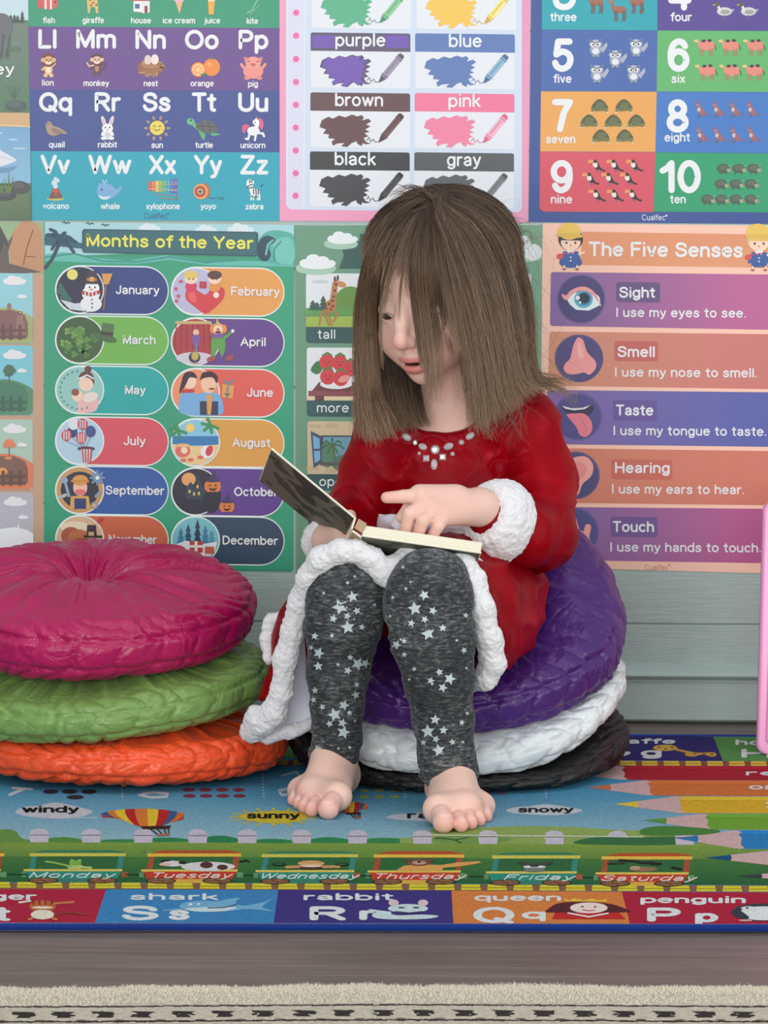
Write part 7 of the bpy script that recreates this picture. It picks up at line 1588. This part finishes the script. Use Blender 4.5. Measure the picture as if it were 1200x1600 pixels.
# family of guides from the crown: (side profile of each, image left to right)
CROWN = (676, 316)
K = [  # control points under the crown for guides from the far left round to the right silhouette
 [(640, 318), (600, 352), (575, 410), (562, 480), (560, 560), (562, 640), (566, 690)],
 [(640, 322), (606, 358), (584, 415), (573, 485), (574, 560), (580, 640), (596, 690)],
 [(644, 326), (612, 364), (594, 420), (586, 485), (588, 560), (596, 630), (612, 676)],
]
K2 = [
 [(662, 330), (650, 372), (645, 420), (652, 480), (662, 545, -.012), (666, 600, -.014), (668, 636, -.01)],
 [(668, 330), (664, 375), (664, 430), (668, 490), (676, 550, -.012), (680, 600, -.014), (682, 632, -.01)],
 [(676, 330), (682, 375), (690, 435), (704, 500), (718, 560, -.004), (724, 610, -.006), (727, 650, -.006)],
 [(684, 328), (700, 372), (716, 435), (732, 505), (742, 570), (748, 628, -.002), (752, 676, -.006)],
 [(694, 326), (720, 366), (744, 430), (760, 505), (768, 575), (772, 630), (776, 660)],
 [(702, 322), (742, 358), (772, 425), (788, 505), (794, 570), (800, 612), (814, 636)],
 [(710, 318), (762, 350), (796, 415), (812, 500), (816, 560), (822, 596), (842, 612)],
 [(716, 314), (778, 342), (814, 410), (830, 490), (830, 550), (834, 584), (858, 600)],
]
def between(F, u): i = min(int(u), len(F) - 2); t = u - i; return [(684 + rh.normal() * 9, 305 + rh.normal() * 3, 0.0)] + [tuple((a_[j] if j < len(a_) else 0) * (1 - t) + (b_[j] if j < len(b_) else 0) * t for j in range(3)) for a_, b_ in zip(F[i], F[i + 1])]
for k in range(60):
    u = rh.uniform(0, 1.55); px_lock(between(K, u), 40, 4, 8 + 7 * rh.random(), lift=rh.uniform(.000, .006), tone=.05, jit=.14, wav=.002)
for k in range(22):
    u = rh.uniform(.0, 1.85)
    if 1.3 < u and rh.random() < .6: continue
    px_lock(between(K2, u), 8, 4, 6, lift=rh.uniform(.002, .008), tone=.02, jit=.10, wav=.0012)
for k in range(40):
    u = rh.uniform(0, 2.5); px_lock(between(K2, u)[:6], 15, 4, 6, lift=rh.uniform(.002, .008), tone=-.02, jit=.12, wav=.0012)
def swept(u, du): 
    A_, B_ = between(K2, u), between(K2, min(max(u + du, 2.35), 6.99)); n_ = len(A_); dx = rh.normal() * 5
    return [tuple(a_[j] * (1 - i / (n_ - 1)) + b_[j] * i / (n_ - 1) + (dx * (i / (n_ - 1)) ** 2 if j == 0 else 0) for j in range(3)) for i, (a_, b_) in enumerate(zip(A_, B_))]
for k in range(190):
    u = 2.4 + 4.59 * rh.random() ** .85; px_lock(swept(u, rh.normal() * .30 + .05), 32 if u > 3 else 22, 5, 5 + 7 * rh.random(), lift=rh.uniform(-.004, .009), tone=-.05 + rh.normal() * .08, jit=.28, wav=.0024)
for k in range(26):
    u = rh.uniform(2.4, 4.6); px_lock(swept(u, rh.uniform(.5, 1.5)), 14, 4, 6, lift=.010, tone=.08 + rh.normal() * .06, jit=.18, wav=.003)
for k in range(40):                                       # over the crown
    u = rh.uniform(2, 6.9); P = between(K2, u); px_lock([(p[0], p[1] - 6) for p in P[:4]], 30, 6, 8, lift=.001, tone=-.1, jit=.2, wav=.001)
for k in range(24):
    u = rh.uniform(0, 1.9); P = between(K, u); px_lock([(p[0], p[1] - 5) for p in P[:5]], 30, 6, 8, lift=.002, tone=-.08, jit=.2, wav=.001)
# thin loose strands over the forehead and beside the eye
for P, n in (([(655, 332), (632, 368), (612, 420), (602, 470), (597, 500)], 12), ([(660, 332), (640, 370), (628, 430), (623, 480), (623, 505)], 7), ([(684, 306), (662, 336), (648, 380), (641, 425), (646, 480), (653, 530), (660, 580, -.01)], 70), ([(684, 306), (650, 336), (630, 370), (618, 410), (604, 450), (596, 500)], 40), ([(684, 306), (655, 335), (637, 368), (628, 402), (622, 436)], 50), ([(684, 306), (658, 335), (642, 370), (636, 404), (636, 430)], 40), ([(672, 332), (690, 400), (694, 470), (691, 540, -.01), (692, 620, -.01)], 10),
             ([(650, 330), (618, 370), (604, 420), (596, 460), (594, 520), (598, 580)], 22), ([(660, 332), (646, 378), (636, 415), (634, 440), (641, 470)], 14)):
    px_lock(P, n, 3, 3.5, lift=.006, tone=-.05, jit=.05, wav=.0008)
# locks that spread over the shoulders and the chest
for P, n, r_ in (([(572, 520, .0), (570, 590), (574, 650, -.015), (588, 700, -.028)], 60, 13), ([(580, 520), (586, 600), (604, 650, -.02), (618, 690, -.03)], 50, 11), ([(566, 520), (560, 600), (556, 650), (556, 690)], 24, 8), ([(738, 520), (744, 600), (752, 655, -.01), (770, 690, -.016)], 50, 9),
                 ([(800, 500), (806, 560), (822, 590, .01), (850, 602, .0), (868, 612, -.01)], 20, 14), ([(790, 500), (800, 570), (832, 600, .005), (868, 606, -.005), (900, 640, -.01)], 16, 10), ([(812, 460), (822, 520), (832, 560), (842, 590, .02)], 40, 8), ([(720, 520), (728, 590), (738, 640, -.005), (742, 680, -.01)], 40, 7)):
    px_lock(P, n, 7, r_, lift=.002, tone=.10, jit=.12, wav=.003)
for P in ([(600, 480, .06), (604, 560, .06), (612, 620, .05), (624, 676, .035)], [(612, 480, .07), (622, 570, .07), (634, 630, .055), (648, 672, .04)], [(630, 480, .08), (640, 580, .08), (650, 640, .06), (660, 668, .05)]): px_lock(P, 320, 16, 14, tone=-.2, jit=.10, wav=.002)
for _ in range(40):
    x1 = rh.uniform(836, 905); px_lock([(806 + rh.normal() * 8, 500), (812 + rh.normal() * 6, 560, .0), (828 + rh.normal() * 8, 588 + rh.normal() * 6, .008), (x1 - 14, 600 + rh.normal() * 8, .0), (x1, 606 + (x1 - 836) * .3 + rh.normal() * 10, -.008)], 5, 6, 8, lift=.002, tone=.08, jit=.15, wav=.004)
for _ in range(34):
    x1 = rh.uniform(732, 806); px_lock([(x1 - 6, 520), (x1 - 2, 590), (x1 + rh.normal() * 7, 640, -.004), (x1 + rh.normal() * 14, 664 + rh.uniform(0, 36), -.012)], 4, 6, 9, lift=.003, tone=.08, jit=.2, wav=.004)
# flyaways
for _ in range(70):
    u = rh.uniform(3, 7); P = between(K2, min(u, 6.99)); P = [(p[0] + rh.normal() * (3 + 7 * i), p[1] + rh.normal() * 6, p[2]) for i, p in enumerate(P)]; px_lock(P, 1, 2, 3, lift=.008, wav=.006, rad=.00014)
for _ in range(34):
    x0 = rh.uniform(770, 822); y0 = 330 + (x0 - 770) * 1.2; P = [(x0 - 30, y0 - 14), (x0, y0), (x0 + rh.uniform(4, 24), y0 - rh.uniform(0, 18)), (x0 + rh.uniform(10, 44), y0 + rh.uniform(-24, 30)), (x0 + rh.uniform(14, 50), y0 + rh.uniform(10, 70))]; px_lock(P, 1, 3, 3, lift=.004, wav=.004, rad=.00013)
for _ in range(26):
    x0 = rh.uniform(648, 690); P = [(x0 + 40, 330), (x0 + 16, 308), (x0 - 8, 297 + rh.normal() * 3), (x0 - 34, 300 + rh.normal() * 6), (x0 - 60, 318 + rh.normal() * 10)]; px_lock(P, 3, 3, 6, lift=.006, wav=.003, tone=-.1)
for _ in range(26):
    x0 = rh.uniform(596, 640); P = [(668, 322), (x0 + 20, 330 + (640 - x0) * .3), (x0 - 4, 352 + (640 - x0) * .6), (x0 - 22, 392 + (640 - x0) * .6), (x0 - 28 + rh.normal() * 4, 440)]; px_lock(P, 3, 3, 5, lift=.008, wav=.003, tone=-.08)
# back of the head, seen only from other sides
def back_lock(az, tone=-.08):
    P = []
    for el in (80, 60, 40, 20, 0):
        e_ = math.radians(el); v = np.array((math.cos(e_) * math.sin(az), -math.cos(e_) * math.cos(az), math.sin(e_))) * (HR + .002); P.append(HC + HM @ v)
    p = P[-1]; out = p - HC; out[2] = 0; out /= np.linalg.norm(out)
    for dz_, o_ in ((.04, .0), (.08, -.004), (.115 + rh.uniform(-.01, .015), -.006)): P.append(p + np.array((0, 0, -dz_)) + out * o_)
    return P
for _ in range(120):
    az = rh.uniform(-1.75, 1.75); lock(back_lock(az), 30, .006, .010, tone=-.08, jit=.12, wav=.002)
for _ in range(60):
    az = rh.uniform(-3.1, 3.1); P = back_lock(az)[:4]; lock(P, 24, .006, .008, tone=-.1, jit=.1, wav=.001)
# strands as slim three sided tapering tubes
def strands_mesh(name, S, R_, T_, mat, parent):
    S = np.array(S); R_ = np.array(R_); n, m_ = S.shape[:2]
    Tn = np.gradient(S, axis=1); Tn /= np.maximum(np.linalg.norm(Tn, axis=2, keepdims=True), 1e-9)
    up = np.array((.31, .93, .2)); A = np.cross(Tn, up); A /= np.maximum(np.linalg.norm(A, axis=2, keepdims=True), 1e-9); B = np.cross(Tn, A)
    t = np.linspace(0, 1, m_); rr = R_[:, None] * (1 - .75 * t ** 3)[None]
    V = np.stack([S + (A * math.cos(k) + B * math.sin(k)) * rr[..., None] for k in (0, 2.0944, 4.1888)], 2)
    ids = np.arange(n * m_ * 3).reshape(n, m_, 3)
    Q = np.concatenate([np.stack([ids[:, :-1, k], ids[:, :-1, (k + 1) % 3], ids[:, 1:, (k + 1) % 3], ids[:, 1:, k]], -1).reshape(-1, 4) for k in range(3)])
    me = bpy.data.meshes.new(name); Vf = np.ascontiguousarray(V.reshape(-1, 3), np.float32)
    me.vertices.add(len(Vf)); me.vertices.foreach_set('co', Vf.ravel()); me.loops.add(Q.size); me.loops.foreach_set('vertex_index', Q.astype(np.int32).ravel())
    me.polygons.add(len(Q)); me.polygons.foreach_set('loop_start', np.arange(0, Q.size, 4, dtype=np.int32)); me.polygons.foreach_set('loop_total', np.full(len(Q), 4, np.int32)); me.polygons.foreach_set('use_smooth', np.ones(len(Q), bool)); me.update(calc_edges=True)
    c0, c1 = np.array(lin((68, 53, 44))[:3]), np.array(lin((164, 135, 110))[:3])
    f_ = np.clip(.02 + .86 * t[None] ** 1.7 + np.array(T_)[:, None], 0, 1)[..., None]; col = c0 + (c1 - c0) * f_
    col = np.repeat(np.concatenate([col, np.ones(col.shape[:2] + (1,))], 2)[:, :, None], 3, 2)
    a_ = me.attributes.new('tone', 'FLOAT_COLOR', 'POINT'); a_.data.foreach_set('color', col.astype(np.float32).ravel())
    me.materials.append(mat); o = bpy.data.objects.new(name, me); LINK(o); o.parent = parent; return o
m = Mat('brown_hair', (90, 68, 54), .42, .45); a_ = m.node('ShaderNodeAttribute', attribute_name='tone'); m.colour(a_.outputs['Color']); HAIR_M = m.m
# under-layer: close cap of dark hair on the skull, open at the face
fh = Field(HO - .16, HO + .14, .0025)
fh.ell(HC, HR - .003, HM, 0)
fh.ell(HL(-.004, .085, -.040), np.array((.052, .070, .083)), HM, .006, 'cut'); fh.ball(HL(-.014, .082, .042), .034, .010, 'cut')
V, Q = fh.mesh()
m = Mat('hair_under_layer', (70, 53, 44), .6, .25); n = m.noise(60, 4, .6, m.coords((1, 1, .15))); m.bump(n, .4, .002)
cap = fast_mesh('hair', V, Q, m.m, child); cap['label'] = 'brown shoulder length hair, uncombed'
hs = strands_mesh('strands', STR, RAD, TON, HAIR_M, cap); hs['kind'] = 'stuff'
print('strands', len(STR))
